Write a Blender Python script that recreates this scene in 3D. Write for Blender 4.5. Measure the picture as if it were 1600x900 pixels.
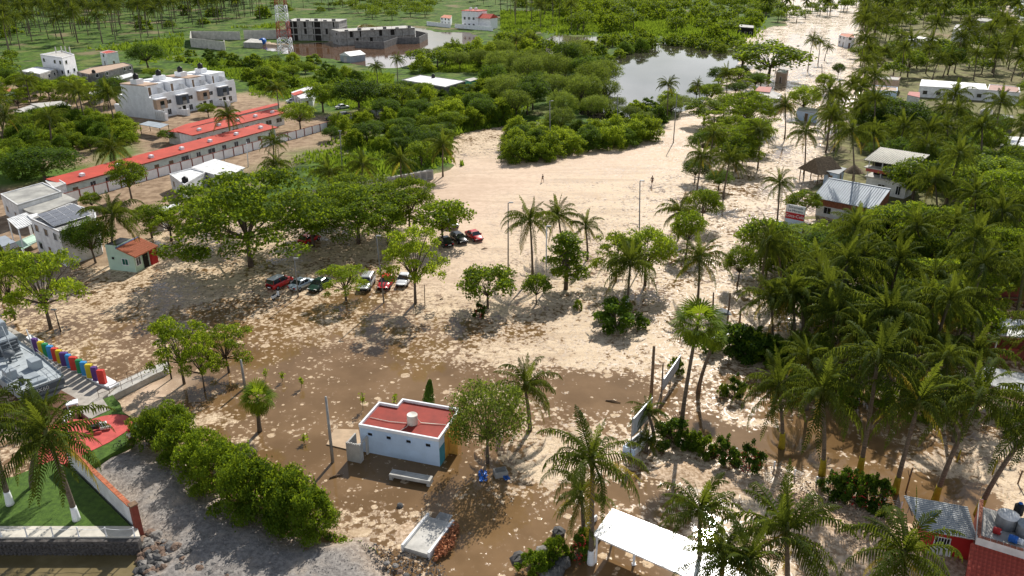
import bpy, math, random
import numpy as np
from mathutils import Vector, Matrix
for o in list(bpy.data.objects): bpy.data.objects.remove(o)
SC = bpy.context.scene; COL = SC.collection
R = math.radians
# ---------------------------------------------------------------- camera
F = 1240.0; CH = 44.0; TH = math.atan(535/F); S_, C_ = math.sin(TH), math.cos(TH)
cd = bpy.data.cameras.new('camera'); cam = bpy.data.objects.new('camera', cd); COL.objects.link(cam)
cam.location = (0, 0, CH); cam.rotation_euler = (math.pi/2-TH, 0, 0)
cd.sensor_width = 36; cd.lens = F/1600*36; cd.clip_start = .5; cd.clip_end = 20000
SC.camera = cam
# ---------------------------------------------------------------- light
SUN_EL, SUN_AZ = R(39), R(17)      # azimuth clockwise from +Y
w = bpy.data.worlds.new('World'); SC.world = w; w.use_nodes = True
nt = w.node_tree; nt.nodes.clear()
sky = nt.nodes.new('ShaderNodeTexSky'); sky.sky_type = 'NISHITA'; sky.sun_disc = False
sky.sun_elevation = SUN_EL; sky.sun_rotation = SUN_AZ; sky.air_density = 1.2; sky.dust_density = .8
bg = nt.nodes.new('ShaderNodeBackground'); bg.inputs[1].default_value = .062
wo = nt.nodes.new('ShaderNodeOutputWorld')
tc = nt.nodes.new('ShaderNodeTexCoord'); mp = nt.nodes.new('ShaderNodeMapping'); mp.inputs['Scale'].default_value = (1, 1, 3.2)
cn = nt.nodes.new('ShaderNodeTexNoise'); cn.inputs['Scale'].default_value = 2.6; cn.inputs['Detail'].default_value = 8
cr = nt.nodes.new('ShaderNodeValToRGB'); cr.color_ramp.elements[0].position = .36; cr.color_ramp.elements[1].position = .56
mx = nt.nodes.new('ShaderNodeMix'); mx.data_type = 'RGBA'; mx.inputs[7].default_value = (20.0, 20.4, 21.2, 1)
nt.links.new(tc.outputs['Generated'], mp.inputs[0]); nt.links.new(mp.outputs[0], cn.inputs[0]); nt.links.new(cn.outputs[0], cr.inputs[0])
sx = nt.nodes.new('ShaderNodeSeparateXYZ'); mr = nt.nodes.new('ShaderNodeMapRange'); mr.inputs[1].default_value = .22; mr.inputs[2].default_value = .50; mr.inputs[3].default_value = 1; mr.inputs[4].default_value = .10
mlt = nt.nodes.new('ShaderNodeMath'); mlt.operation = 'MULTIPLY'; nt.links.new(tc.outputs['Generated'], sx.inputs[0]); nt.links.new(sx.outputs[2], mr.inputs[0]); nt.links.new(mr.outputs[0], mlt.inputs[0]); nt.links.new(cr.outputs[0], mlt.inputs[1])   # cumulus banks lie low over the horizon
nt.links.new(mlt.outputs[0], mx.inputs[0]); nt.links.new(sky.outputs[0], mx.inputs[6])
nt.links.new(mx.outputs[2], bg.inputs[0]); nt.links.new(bg.outputs[0], wo.inputs[0])
sl = bpy.data.lights.new('sun', 'SUN'); sl.energy = 4.9; sl.angle = R(.53); sl.color = (1, .95, .87)
so = bpy.data.objects.new('sun', sl); COL.objects.link(so)
so.rotation_euler = (math.pi/2-SUN_EL, 0, math.pi-SUN_AZ)
SC.view_settings.view_transform = 'Standard'; SC.view_settings.look = 'None'; SC.view_settings.gamma = 1
SC.view_settings.use_curve_mapping = False; SC.view_settings.exposure = .30
SC.render.engine = 'CYCLES'; SC.cycles.max_bounces = 6; SC.cycles.transparent_max_bounces = 6
SC.cycles.diffuse_bounces = 3; SC.cycles.glossy_bounces = 2; SC.cycles.transmission_bounces = 3; SC.cycles.volume_bounces = 0
rng = random.Random(7); nr = np.random.default_rng(7)
# ---------------------------------------------------------------- geometry helpers
def G(px, py, z=0.0):
    u = (px-800)/F; v = (py-450)/F; t = (CH-z)/(S_+v*C_)
    return Vector((u*t, (C_-v*S_)*t, z))
def atY(px, py, Y):                 # point of a sight line at distance Y
    u = (px-800)/F; v = (py-450)/F; t = Y/(C_-v*S_)
    return Vector((u*t, Y, CH-(S_+v*C_)*t))
def P(x, y, z=0.0):
    d = y*C_-(z-CH)*S_
    return 800+F*x/d, 450-F*((z-CH)*C_+y*S_)/d
def ppm(y): return F/(y*C_+CH*S_)
def tag(o, label=None, cat=None, group=None, kind=None):
    if label: o['label'] = label
    if cat: o['category'] = cat
    if group: o['group'] = group
    if kind: o['kind'] = kind
    return o
def thing(name, label, cat, loc=(0, 0, 0), rz=0, group=None):
    o = bpy.data.objects.new(name, None); COL.objects.link(o); o.empty_display_size = .3
    o.location = loc; o.rotation_euler = (0, 0, rz); return tag(o, label, cat, group)
def link(name, me, parent=None, loc=None, rz=0):
    o = bpy.data.objects.new(name, me); COL.objects.link(o)
    if parent: o.parent = parent
    if loc is not None: o.location = loc
    if rz: o.rotation_euler = (0, 0, rz)
    return o
class MB:
    def __init__(s): s.v = []; s.f = []; s.m = []; s.sm = []
    def add(s, vs, fs, m=0, smooth=False):
        n = len(s.v); s.v += [tuple(v) for v in vs]; s.f += [tuple(i+n for i in f) for f in fs]; s.m += [m]*len(fs); s.sm += [smooth]*len(fs); return s
    def box(s, x0, y0, z0, x1, y1, z1, m=0):
        return s.add([(x0,y0,z0),(x1,y0,z0),(x1,y1,z0),(x0,y1,z0),(x0,y0,z1),(x1,y0,z1),(x1,y1,z1),(x0,y1,z1)],
                     [(3,2,1,0),(4,5,6,7),(0,1,5,4),(1,2,6,5),(2,3,7,6),(3,0,4,7)], m)
    def bbox(s, x0, y0, z0, x1, y1, z1, b=.04, m=0):      # box with chamfered top edge
        return s.add([(x0,y0,z0),(x1,y0,z0),(x1,y1,z0),(x0,y1,z0),(x0,y0,z1-b),(x1,y0,z1-b),(x1,y1,z1-b),(x0,y1,z1-b),
                      (x0+b,y0+b,z1),(x1-b,y0+b,z1),(x1-b,y1-b,z1),(x0+b,y1-b,z1)],
                     [(3,2,1,0),(8,9,10,11),(0,1,5,4),(1,2,6,5),(2,3,7,6),(3,0,4,7),(4,5,9,8),(5,6,10,9),(6,7,11,10),(7,4,8,11)], m)
    def prism(s, pts, z0, z1, m=0, mt=None):
        a = sum(pts[i][0]*pts[(i+1)%len(pts)][1]-pts[(i+1)%len(pts)][0]*pts[i][1] for i in range(len(pts)))
        if a < 0: pts = pts[::-1]
        n = len(pts); vs = [(p[0],p[1],z0) for p in pts]+[(p[0],p[1],z1) for p in pts]
        s.add(vs, [tuple(range(n-1,-1,-1))]+[(i,(i+1)%n,n+(i+1)%n,n+i) for i in range(n)], m)
        s.add([(p[0],p[1],z1) for p in pts], [tuple(range(n))], m if mt is None else mt); return s
    def tube(s, pts, rs, n=6, m=0, smooth=True, cap=True):
        pts = [Vector(p) for p in pts]
        if not hasattr(rs, '__len__'): rs = [rs]*len(pts)
        vs = []
        for i, p in enumerate(pts):
            d = (pts[min(i+1,len(pts)-1)]-pts[max(i-1,0)]).normalized()
            a = d.orthogonal() if abs(d.z) < .9 else d.cross(Vector((1,0,0)))
            a.normalize(); b = d.cross(a)
            vs += [p+(a*math.cos(2*math.pi*k/n)+b*math.sin(2*math.pi*k/n))*rs[i] for k in range(n)]
        fs = [(i*n+k, i*n+(k+1)%n, (i+1)*n+(k+1)%n, (i+1)*n+k) for i in range(len(pts)-1) for k in range(n)]
        if cap: fs += [tuple(range(n-1,-1,-1)), tuple(range((len(pts)-1)*n, len(pts)*n))]
        return s.add(vs, fs, m, smooth)
    def lathe(s, prof, n=16, c=(0,0,0), m=0, smooth=True):
        vs = [(c[0]+r*math.cos(2*math.pi*k/n), c[1]+r*math.sin(2*math.pi*k/n), c[2]+z) for r, z in prof for k in range(n)]
        fs = [(i*n+k, i*n+(k+1)%n, (i+1)*n+(k+1)%n, (i+1)*n+k) for i in range(len(prof)-1) for k in range(n)]
        fs += [tuple(range((len(prof)-1)*n, len(prof)*n))]
        return s.add(vs, fs, m, smooth)
    def mesh(s, name, mats):
        me = bpy.data.meshes.new(name); me.from_pydata(s.v, [], s.f)
        for m in (mats if isinstance(mats, (list, tuple)) else [mats]): me.materials.append(m)
        me.polygons.foreach_set('material_index', s.m); me.polygons.foreach_set('use_smooth', s.sm); me.update(); return me
    def build(s, name, mats, parent=None, loc=None, rz=0): return link(name, s.mesh(name, mats), parent, loc, rz)
# ---------------------------------------------------------------- materials
def node(nt, t, **k):
    n = nt.nodes.new(t)
    for a, b in k.items(): setattr(n, a, b)
    return n
def mat(name, col, rough=.8, var=.15, scale=1.5, bump=0, metal=0, col2=None, spec=.3, detail=6, bscale=None, stretch=None):
    m = bpy.data.materials.new(name); m.use_nodes = True; nt = m.node_tree; L = nt.links.new
    b = nt.nodes['Principled BSDF']; b.inputs['Roughness'].default_value = rough; b.inputs['Metallic'].default_value = metal
    b.inputs['Specular IOR Level'].default_value = spec
    tc = node(nt, 'ShaderNodeTexCoord'); n = node(nt, 'ShaderNodeTexNoise'); n.inputs['Scale'].default_value = scale; n.inputs['Detail'].default_value = detail
    n.inputs['Roughness'].default_value = .65
    src = tc.outputs['Object']
    if stretch:
        mp = node(nt, 'ShaderNodeMapping'); mp.inputs['Scale'].default_value = stretch; L(src, mp.inputs[0]); src = mp.outputs[0]
    L(src, n.inputs[0])
    r = node(nt, 'ShaderNodeValToRGB'); c = col; c2 = col2 or [x*(1-var*1.6) for x in col]
    r.color_ramp.elements[0].position = .33; r.color_ramp.elements[1].position = .67
    r.color_ramp.elements[0].color = (*c2, 1); r.color_ramp.elements[1].color = (*[min(1, x*(1+var*.5)) for x in c], 1)
    L(n.outputs[0], r.inputs[0]); L(r.outputs[0], b.inputs['Base Color'])
    if bump:
        n2 = node(nt, 'ShaderNodeTexNoise'); n2.inputs['Scale'].default_value = bscale or scale*6; n2.inputs['Detail'].default_value = 4
        L(src, n2.inputs[0]); bp = node(nt, 'ShaderNodeBump'); bp.inputs['Strength'].default_value = bump; bp.inputs['Distance'].default_value = .08
        L(n2.outputs[0], bp.inputs['Height']); L(bp.outputs[0], b.inputs['Normal'])
    return m
def leafmat(name, dark, light, trans, ymix=.35):
    m = bpy.data.materials.new(name); m.use_nodes = True; nt = m.node_tree; L = nt.links.new
    b = nt.nodes['Principled BSDF']; b.inputs['Roughness'].default_value = .65; b.inputs['Specular IOR Level'].default_value = .06
    out = nt.nodes['Material Output']
    at = node(nt, 'ShaderNodeAttribute', attribute_name='tint'); oi = node(nt, 'ShaderNodeObjectInfo')
    a = node(nt, 'ShaderNodeMath', operation='MULTIPLY_ADD'); a.inputs[1].default_value = .60; a.inputs[2].default_value = -.30
    L(oi.outputs['Random'], a.inputs[0])
    s = node(nt, 'ShaderNodeMath', operation='ADD', use_clamp=True); L(a.outputs[0], s.inputs[0]); L(at.outputs['Fac'], s.inputs[1])
    mx = node(nt, 'ShaderNodeMix', data_type='RGBA'); mx.inputs[6].default_value = (*dark, 1); mx.inputs[7].default_value = (*light, 1)
    L(s.outputs[0], mx.inputs[0]); L(mx.outputs[2], b.inputs['Base Color'])
    tr = node(nt, 'ShaderNodeBsdfTranslucent'); m2 = node(nt, 'ShaderNodeMix', data_type='RGBA', blend_type='MIX')
    m2.inputs[6].default_value = (*[x*.55 for x in trans], 1); m2.inputs[7].default_value = (*trans, 1); L(s.outputs[0], m2.inputs[0]); L(m2.outputs[2], tr.inputs[0])
    ms = node(nt, 'ShaderNodeMixShader'); ms.inputs[0].default_value = ymix
    L(b.outputs[0], ms.inputs[1]); L(tr.outputs[0], ms.inputs[2]); L(ms.outputs[0], out.inputs[0]); return m
LEAF = leafmat('tree_leaf', (.024,.058,.008), (.120,.185,.014), (.42,.55,.025), .38)
LEAF_Y = leafmat('light_leaf', (.036,.084,.010), (.150,.225,.018), (.54,.66,.035), .42)
LEAF_D = leafmat('dark_leaf', (.012,.038,.007), (.066,.118,.012), (.26,.40,.025), .33)
LEAF_M = leafmat('mangrove_leaf', (.036,.070,.012), (.145,.195,.030), (.38,.48,.05), .36)
PALM = leafmat('palm_leaf', (.016,.036,.008), (.074,.106,.014), (.26,.31,.025), .33)
PALM_O = leafmat('old_palm_leaf', (.12,.10,.02), (.32,.24,.035), (.56,.44,.05), .36)
GRASSL = leafmat('grass_blade', (.050,.100,.014), (.14,.215,.026), (.30,.42,.03), .40)
STEM = mat('frond_stem', (.11,.12,.03), .6, .2)
BARK = mat('bark', (.13,.10,.075), .9, .3, 3, .4)
PBARK = mat('palm_bark', (.17,.135,.10), .9, .35, 2, .5, stretch=(1,1,6))
WHITE = mat('white_paint', (.84,.85,.87), .7, .09, .8)
WHITEW = mat('weathered_white_paint', (.72,.72,.72), .8, .18, .7)
SHINY = mat('bright_sheet_roof', (.82,.82,.80), .32, .05, .5, spec=.8)
ROOFW = mat('white_roof_coating', (.80,.80,.79), .6, .24, .9)
BLUEW = mat('pale_blue_paint_and_shade', (.58,.72,.90), .7, .08, .6)  # also the white bath house, whose bluish skylit shade is in this colour
MINT = mat('mint_paint', (.50,.68,.56), .7, .08, .6)
GREY = mat('concrete', (.36,.35,.33), .9, .25, .8, .2)
GREYD = mat('dark_block', (.19,.185,.18), .9, .3, .8, .2)
GREYL = mat('pale_concrete', (.52,.50,.46), .9, .2, .6, .15)
CEMR = mat('stained_concrete_roof', (.40,.39,.35), .9, .4, .35, .1, col2=(.24,.235,.22))
REDR = mat('red_roof_coating', (.50,.060,.032), .7, .16, .3)
REDB = mat('red_floor_coating', (.29,.036,.022), .75, .18, .7)
TERRA = mat('clay_tile', (.50,.16,.075), .8, .35, 2.5)
MAROON = mat('red_brown_paint', (.25,.06,.04), .7, .2)
BRICK = mat('brick', (.34,.13,.08), .9, .3, 3)
BLACK = mat('black_plastic', (.015,.015,.017), .5, .1)
STEEL = mat('grey_metal', (.33,.34,.35), .5, .15, metal=.6)
ZINC = mat('galvanised_sheet', (.34,.38,.42), .65, .15, .5, metal=.05)
GALV = mat('pole_metal', (.22,.22,.22), .6, .15, metal=.3)
GLASS = mat('dark_glass', (.02,.025,.03), .08, .1, spec=.8)
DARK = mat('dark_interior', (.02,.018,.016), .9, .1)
WOOD = mat('timber', (.20,.13,.08), .85, .3, 3)
THATCH = mat('thatch', (.22,.16,.10), .95, .4, 4, .6)
GREENM = mat('green_sheet', (.12,.42,.28), .6, .2)
BLUEP = mat('blue_plastic', (.02,.13,.48), .4, .1)
YEL = mat('yellow_trunk_paint', (.36,.28,.02), .8, .25, 3)
TAN = mat('tan_stucco', (.46,.33,.24), .85, .1)
NAVY = mat('slate_paint', (.10,.12,.15), .8, .1)
SHIP = mat('ship_grey_paint', (.33,.37,.40), .6, .12, 1.2)
SHIPD = mat('ship_dark_grey', (.10,.115,.13), .6, .15)
REDP = mat('red_paint', (.50,.03,.03), .5, .1)
TANKW = mat('tank_plastic', (.66,.62,.54), .5, .08)
# ---------------------------------------------------------------- setting: terrain, flood, ponds, sea
def axis(n0, step, g, far, start=0.0):
    a = [start]; s = step
    while a[-1] < far:
        if a[-1]-start > n0: s *= g
        a.append(a[-1]+s)
    return a
xs = axis(66, .7, 1.07, 7000); XS = np.array([-x for x in xs[:0:-1]]+xs)
ys = axis(100, .7, 1.035, 9000, 36.0); YS = np.array([-3000, -800, -250, -80, -20, 0, 12, 20, 26, 30, 33]+ys)
GX, GY = np.meshgrid(XS, YS); gx, gy = GX.ravel(), GY.ravel()
def vnoise(x, y, s, seed):            # smooth lattice noise in world space
    r = np.random.default_rng(seed).random((257, 257)); fx, fy = x/s+1000, y/s+1000
    ix, iy = np.floor(fx).astype(int), np.floor(fy).astype(int); tx, ty = fx-ix, fy-iy; tx = tx*tx*(3-2*tx); ty = ty*ty*(3-2*ty)
    q = lambda a, b: r[a % 257, b % 257]
    return (q(ix,iy)*(1-tx)+q(ix+1,iy)*tx)*(1-ty)+(q(ix,iy+1)*(1-tx)+q(ix+1,iy+1)*tx)*ty
def sd_poly(x, y, poly):              # signed distance, positive inside
    d = np.full(x.shape, 1e18); ins = np.zeros(x.shape, bool); n = len(poly)
    for i in range(n):
        ax, ay = poly[i]; bx, by = poly[(i+1)%n]; ex, ey = bx-ax, by-ay
        t = np.clip(((x-ax)*ex+(y-ay)*ey)/max(ex*ex+ey*ey, 1e-9), 0, 1)
        d = np.minimum(d, (x-ax-ex*t)**2+(y-ay-ey*t)**2)
        c = ((ay > y) != (by > y)) & (x < (bx-ax)*(y-ay)/((by-ay) if by != ay else 1e-9)+ax)
        ins ^= c
    d = np.sqrt(d); return np.where(ins, d, -d)
def WP(px, z=0): return [tuple(G(a, b, z)[:2]) for a, b in px]
def wet(px, soft, amp=.0, ns=5, seed=1, x=None, y=None):
    x = gx if x is None else x; y = gy if y is None else y
    d = sd_poly(x, y, WP(px))
    if amp: d = d+(vnoise(x, y, ns, seed)-.5)*amp*2+(vnoise(x, y, ns/3, seed+9)-.5)*amp
    return np.clip(d/soft*.5+.5, 0, 1)
LAND = [(-900,-74),(1140,-74),(1235,10),(1235,40),(1180,50),(1150,80),(1128,105),(1112,135),(1082,165),(1075,182),(1040,205),(1012,222),(950,232),(880,244),(806,247),(790,250),(735,262),
        (700,272),(640,292),(540,300),(440,330),(300,345),(280,352),(262,372),(240,405),(165,425),(120,424),(60,470),(-60,500),(-700,480)]
LANDR = [(1340,-20),(1600,-20),(2300,100),(2300,420),(1700,470),(1600,455),(1560,440),(1430,392),(1290,352),(1240,346),(1232,330),(1262,262),(1310,200),(1350,150),(1350,100),(1345,60),(1335,20)]
POND_A = [(905,120),(955,96),(1000,76),(1040,68),(1085,71),(1130,80),(1158,80),(1140,102),(1118,128),(1085,162),(1040,176),(1000,185),(930,186),(905,150)]
POND_B = [(840,66),(870,56),(910,58),(955,60),(945,76),(905,95),(870,90),(845,82)]
POND_C = [(395,66),(450,70),(530,66),(570,40),(640,42),(680,50),(745,54),(740,62),(712,72),(680,84),(650,98),(600,106),(560,98),(440,80)]
POND_D = [(712,232),(716,212),(755,204),(812,196),(835,204),(800,222),(790,244),(735,258),(716,250)]
GRAVEL = [(128,735),(190,697),(228,690),(300,745),(360,790),(430,826),(500,842),(560,850),(600,876),(618,905),(640,990),(190,990),(222,870),(222,830),(170,780)]
BANKR = [(1010,722),(1060,700),(1150,718),(1260,758),(1400,800),(1520,850),(1700,960),(1600,1100),(1200,1000),(1180,900),(1250,850),(1180,790),(1080,770),(1010,745)]
DIRTY = [(-300,120),(200,150),(380,150),(470,185),(610,170),(600,182),(430,260),(330,300),(270,360),(240,410),(160,430),(-60,500),(-300,420)]
BEACH = [(-900,834),(216,836),(224,870),(200,1400),(-900,1400)]
RAMPM = [(628,800),(700,800),(735,850),(720,880),(640,880),(560,850),(540,830)]
land = wet(LAND, 5, 2.2, 7, 3); landr = wet(LANDR, 6, 3, 8, 5)
pond = np.maximum.reduce([wet(POND_A, 4, 2, 6, 11), wet(POND_B, 4, 2.5, 7, 12), wet(POND_C, 4, 3, 9, 13), wet(POND_D, 3, 2, 4, 14)])
grav = wet(GRAVEL, 2.2, .9, 3, 21); bankr = wet(BANKR, 3, 1.2, 3, 22); SEAW = [tuple((G(1574,4)-(G(1606,46)-G(1574,4)).normalized()*160)[:2]), tuple(G(1574,4)[:2]), tuple(G(1606,46)[:2]), tuple((G(1606,46)+(G(1606,46)-G(1574,4)).normalized()*60)[:2]), (900,150), (8000,400), (8000,9500), (1500,9500)]; seaw = np.clip(sd_poly(gx, gy, SEAW)/6+.5, 0, 1); beach = wet(BEACH, .8)
dirt = wet(DIRTY, 8, 6, 12, 31)
lawnp = np.maximum(wet([(-60,262),(30,256),(60,262),(118,262),(150,256),(140,268),(40,292),(-60,300)], 3, .5), wet([(150,236),(208,226),(216,240),(165,256)], 2, .5))
z = -.45+.62*np.maximum(land, landr)*(1-pond)+(vnoise(gx, gy, 9, 41)-.5)*.18
z = np.maximum(z, -.45+1.0*grav+.05*(vnoise(gx, gy, 1.1, 43)-.5)); z = np.maximum(z, -.45+.66*bankr+.16*(vnoise(gx, gy, 2.2, 44)-.5)*bankr)
z = np.maximum(z, -.45+.54*wet(RAMPM, 3, 1.2, 2, 45)+.1*(vnoise(gx, gy, .9, 46)-.5))
z = np.where(beach > .5, -1.2, z); z = z*(1-seaw)-1.5*seaw
def grid_obj(name, zz, attrs, m):
    nx, ny = len(XS), len(YS); me = bpy.data.meshes.new(name)
    i = np.arange(nx*ny).reshape(ny, nx); f = np.stack([i[:-1,:-1], i[:-1,1:], i[1:,1:], i[1:,:-1]], -1).reshape(-1, 4)
    me.vertices.add(nx*ny); me.vertices.foreach_set('co', np.stack([gx, gy, zz], 1).astype(np.float32).ravel())
    me.loops.add(f.size); me.loops.foreach_set('vertex_index', f.astype(np.int32).ravel()); me.polygons.add(len(f))
    me.polygons.foreach_set('loop_start', np.arange(0, f.size, 4, dtype=np.int32)); me.polygons.foreach_set('use_smooth', np.ones(len(f), bool))
    me.update(); me.validate()
    for k, v in attrs.items(): a = me.attributes.new(k, 'FLOAT', 'POINT'); a.data.foreach_set('value', v.astype(np.float32))
    me.materials.append(m); return link(name, me)
def coords(nt): g = node(nt, 'ShaderNodeNewGeometry'); return g.outputs['Position']
def tex(nt, src, scale, kind='Noise', detail=5, rough=.6, dist=0):
    n = node(nt, 'ShaderNodeTex'+kind); n.inputs['Scale'].default_value = scale
    if kind == 'Noise': n.inputs['Detail'].default_value = detail; n.inputs['Roughness'].default_value = rough; n.inputs['Distortion'].default_value = dist
    nt.links.new(src, n.inputs['Vector']); return n.outputs[0]
def math_(nt, op, a, b=None, clamp=False):
    n = node(nt, 'ShaderNodeMath', operation=op, use_clamp=clamp)
    for k, v in enumerate((a, b)):
        if v is None: continue
        if isinstance(v, (int, float)): n.inputs[k].default_value = v
        else: nt.links.new(v, n.inputs[k])
    return n.outputs[0]
def mixc(nt, f, a, b):
    n = node(nt, 'ShaderNodeMix', data_type='RGBA')
    if isinstance(f, (int, float)): n.inputs[0].default_value = f
    else: nt.links.new(f, n.inputs[0])
    for k, v in ((6, a), (7, b)):
        if isinstance(v, tuple): n.inputs[k].default_value = (*v, 1)
        else: nt.links.new(v, n.inputs[k])
    return n.outputs[2]
def ramp(nt, f, lo, hi): 
    n = node(nt, 'ShaderNodeMapRange', interpolation_type='SMOOTHSTEP'); nt.links.new(f, n.inputs[0])
    n.inputs[1].default_value = lo; n.inputs[2].default_value = hi; return n.outputs[0]
def attr(nt, k): return node(nt, 'ShaderNodeAttribute', attribute_name=k).outputs['Fac']
gm = bpy.data.materials.new('ground'); gm.use_nodes = True; nt = gm.node_tree; L = nt.links.new; b = nt.nodes['Principled BSDF']
b.inputs['Roughness'].default_value = .95; b.inputs['Specular IOR Level'].default_value = .1
p = coords(nt); n1 = tex(nt, p, .06, detail=6); n2 = tex(nt, p, .5, detail=6); n3 = tex(nt, p, 3, detail=5)
g1 = mixc(nt, ramp(nt, n2, .35, .65), (.036,.080,.012), (.110,.185,.024)); g1 = mixc(nt, ramp(nt, n1, .50, .66), g1, (.15,.17,.05)); g1 = mixc(nt, ramp(nt, tex(nt, p, .16, detail=5), .50, .60), g1, (.040,.070,.016)); g1 = mixc(nt, ramp(nt, tex(nt, p, .028, detail=5), .58, .66), g1, (.19,.16,.085))
d1 = mixc(nt, ramp(nt, n2, .3, .7), (.20,.135,.085), (.40,.29,.195)); gv = mixc(nt, ramp(nt, n3, .3, .75), (.17,.155,.145), (.33,.305,.28))
gv = mixc(nt, ramp(nt, n2, .5, .75), gv, (.34,.29,.24)); mud = mixc(nt, ramp(nt, n3, .35, .65), (.34,.23,.14), (.64,.49,.35))
c = mixc(nt, attr(nt, 'grass'), mud, g1); c = mixc(nt, attr(nt, 'dirt'), c, d1); c = mixc(nt, attr(nt, 'gravel'), c, gv)
c = mixc(nt, attr(nt, 'lawn'), c, mixc(nt, ramp(nt, n3, .3, .7), (.07,.13,.02), (.11,.19,.03))); L(c, b.inputs['Base Color'])
bp = node(nt, 'ShaderNodeBump'); bp.inputs['Strength'].default_value = .7; bp.inputs['Distance'].default_value = .15; L(n3, bp.inputs['Height']); L(bp.outputs[0], b.inputs['Normal'])
gd = grid_obj('ground', z, {'grass': np.maximum(land, landr*.9)*(1-dirt), 'dirt': np.maximum(dirt, landr*.35), 'gravel': grav, 'lawn': lawnp}, gm); tag(gd, kind='structure')
# flood: brown water carrying a broken scum of pale foam; density read from the picture on a coarse table
FT_Y = [-80, 40, 100, 150, 200, 250, 300, 350, 400, 450, 500, 550, 600, 650, 700, 750, 800, 850, 900, 1000]
FT = ["77777777777766777", "77777777777766777", "77777777777756877", "77777777777756877", "77777777779976887", "77777778999887777", "77777778998666666", "77777789998766666", "77777789977667766", "77765667787777666",
      "65544555787777766", "55433334688877755", "54322212536655566", "55432222453541356", "44433223577752368", "44433222466787428", "44433442345687745", "44433552234567877", "44433442123466766", "44433442123466766"]
FT = np.array([[int(c) for c in r] for r in FT])/9.0
pd = np.maximum(gy*C_+CH*S_, 8); ppx = 800+F*gx/pd; ppy = 450+F*(CH*C_-gy*S_)/pd
fx = np.clip(ppx/100, 0, 15.999); fy = np.interp(ppy, FT_Y, range(len(FT_Y))); fy = np.clip(fy, 0, len(FT_Y)-1.001)
ix, iy = fx.astype(int), fy.astype(int); tx, ty = fx-ix, fy-iy
foam = (FT[iy,ix]*(1-tx)+FT[iy,ix+1]*tx)*(1-ty)+(FT[iy+1,ix]*(1-tx)+FT[iy+1,ix+1]*tx)*ty
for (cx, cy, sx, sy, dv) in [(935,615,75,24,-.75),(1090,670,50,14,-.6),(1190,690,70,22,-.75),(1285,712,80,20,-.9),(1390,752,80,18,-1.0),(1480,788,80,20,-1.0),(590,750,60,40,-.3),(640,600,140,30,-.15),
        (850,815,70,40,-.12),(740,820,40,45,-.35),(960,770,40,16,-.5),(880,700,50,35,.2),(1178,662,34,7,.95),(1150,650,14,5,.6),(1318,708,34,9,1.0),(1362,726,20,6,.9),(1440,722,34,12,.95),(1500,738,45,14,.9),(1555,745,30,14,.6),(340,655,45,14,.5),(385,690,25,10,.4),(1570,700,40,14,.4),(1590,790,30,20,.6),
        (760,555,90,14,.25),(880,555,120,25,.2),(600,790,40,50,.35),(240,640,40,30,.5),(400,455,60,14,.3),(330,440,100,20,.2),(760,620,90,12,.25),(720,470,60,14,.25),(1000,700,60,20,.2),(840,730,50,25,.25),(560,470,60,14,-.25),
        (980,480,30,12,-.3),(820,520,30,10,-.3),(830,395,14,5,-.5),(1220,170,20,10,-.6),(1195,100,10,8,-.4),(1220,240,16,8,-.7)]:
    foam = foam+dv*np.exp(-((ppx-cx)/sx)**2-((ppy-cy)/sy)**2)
dry = np.clip(wet([(600,300),(740,250),(860,246),(1000,225),(1045,200),(1085,180),(1095,215),(1060,235),(900,275),(790,340),(760,400),(720,420),(640,330)], 14, 5, 9, 51)+wet([(190,605),(240,588),(285,590),(262,625),(225,648),(205,640)], 2.5, 1, 2, 52), 0, 1)
fm = bpy.data.materials.new('flood_water'); fm.use_nodes = True; nt = fm.node_tree; L = nt.links.new; b = nt.nodes['Principled BSDF']
p = coords(nt); fo = attr(nt, 'foam'); big = tex(nt, p, .13, detail=4); mid = tex(nt, p, .75, detail=6, rough=.62, dist=.6); fin = tex(nt, p, 2.6, detail=5, rough=.65, dist=.4)
vo = node(nt, 'ShaderNodeTexVoronoi', feature='F1'); vo.inputs['Scale'].default_value = 1.7; vo.inputs['Randomness'].default_value = 1
wp = node(nt, 'ShaderNodeMix', data_type='VECTOR'); wn = node(nt, 'ShaderNodeTexNoise'); wn.inputs['Scale'].default_value = 1.6; wn.inputs['Detail'].default_value = 4
L(p, wn.inputs[0]); wa = node(nt, 'ShaderNodeVectorMath', operation='MULTIPLY_ADD'); wa.inputs[1].default_value = (.7,.7,0); L(wn.outputs['Color'], wa.inputs[0]); L(p, wa.inputs[2]); L(wa.outputs[0], vo.inputs['Vector'])
def vor(scale, amt, feat='F1'):
    vv = node(nt, 'ShaderNodeTexVoronoi', feature=feat); vv.inputs['Scale'].default_value = scale
    ww = node(nt, 'ShaderNodeVectorMath', operation='MULTIPLY_ADD'); ww.inputs[1].default_value = (amt, amt, 0); L(wn.outputs['Color'], ww.inputs[0]); L(p, ww.inputs[2]); L(ww.outputs[0], vv.inputs['Vector']); return vv.outputs['Distance']
fine2 = tex(nt, p, 7.0, detail=3, rough=.7)
v = math_(nt, 'MULTIPLY', big, .60); v = math_(nt, 'ADD', v, math_(nt, 'MULTIPLY', mid, .62)); v = math_(nt, 'ADD', v, math_(nt, 'MULTIPLY', fin, .62)); v = math_(nt, 'ADD', v, math_(nt, 'MULTIPLY', fine2, .22))
v = math_(nt, 'ADD', v, math_(nt, 'MULTIPLY', math_(nt, 'SUBTRACT', .42, vo.outputs['Distance']), .38))
v = math_(nt, 'ADD', math_(nt, 'SUBTRACT', v, 1.045), math_(nt, 'MULTIPLY', math_(nt, 'SUBTRACT', tex(nt, p, .33, detail=3), .5), .35)); v = math_(nt, 'ADD', v, math_(nt, 'MULTIPLY', math_(nt, 'SUBTRACT', fo, .5), .47))
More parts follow.
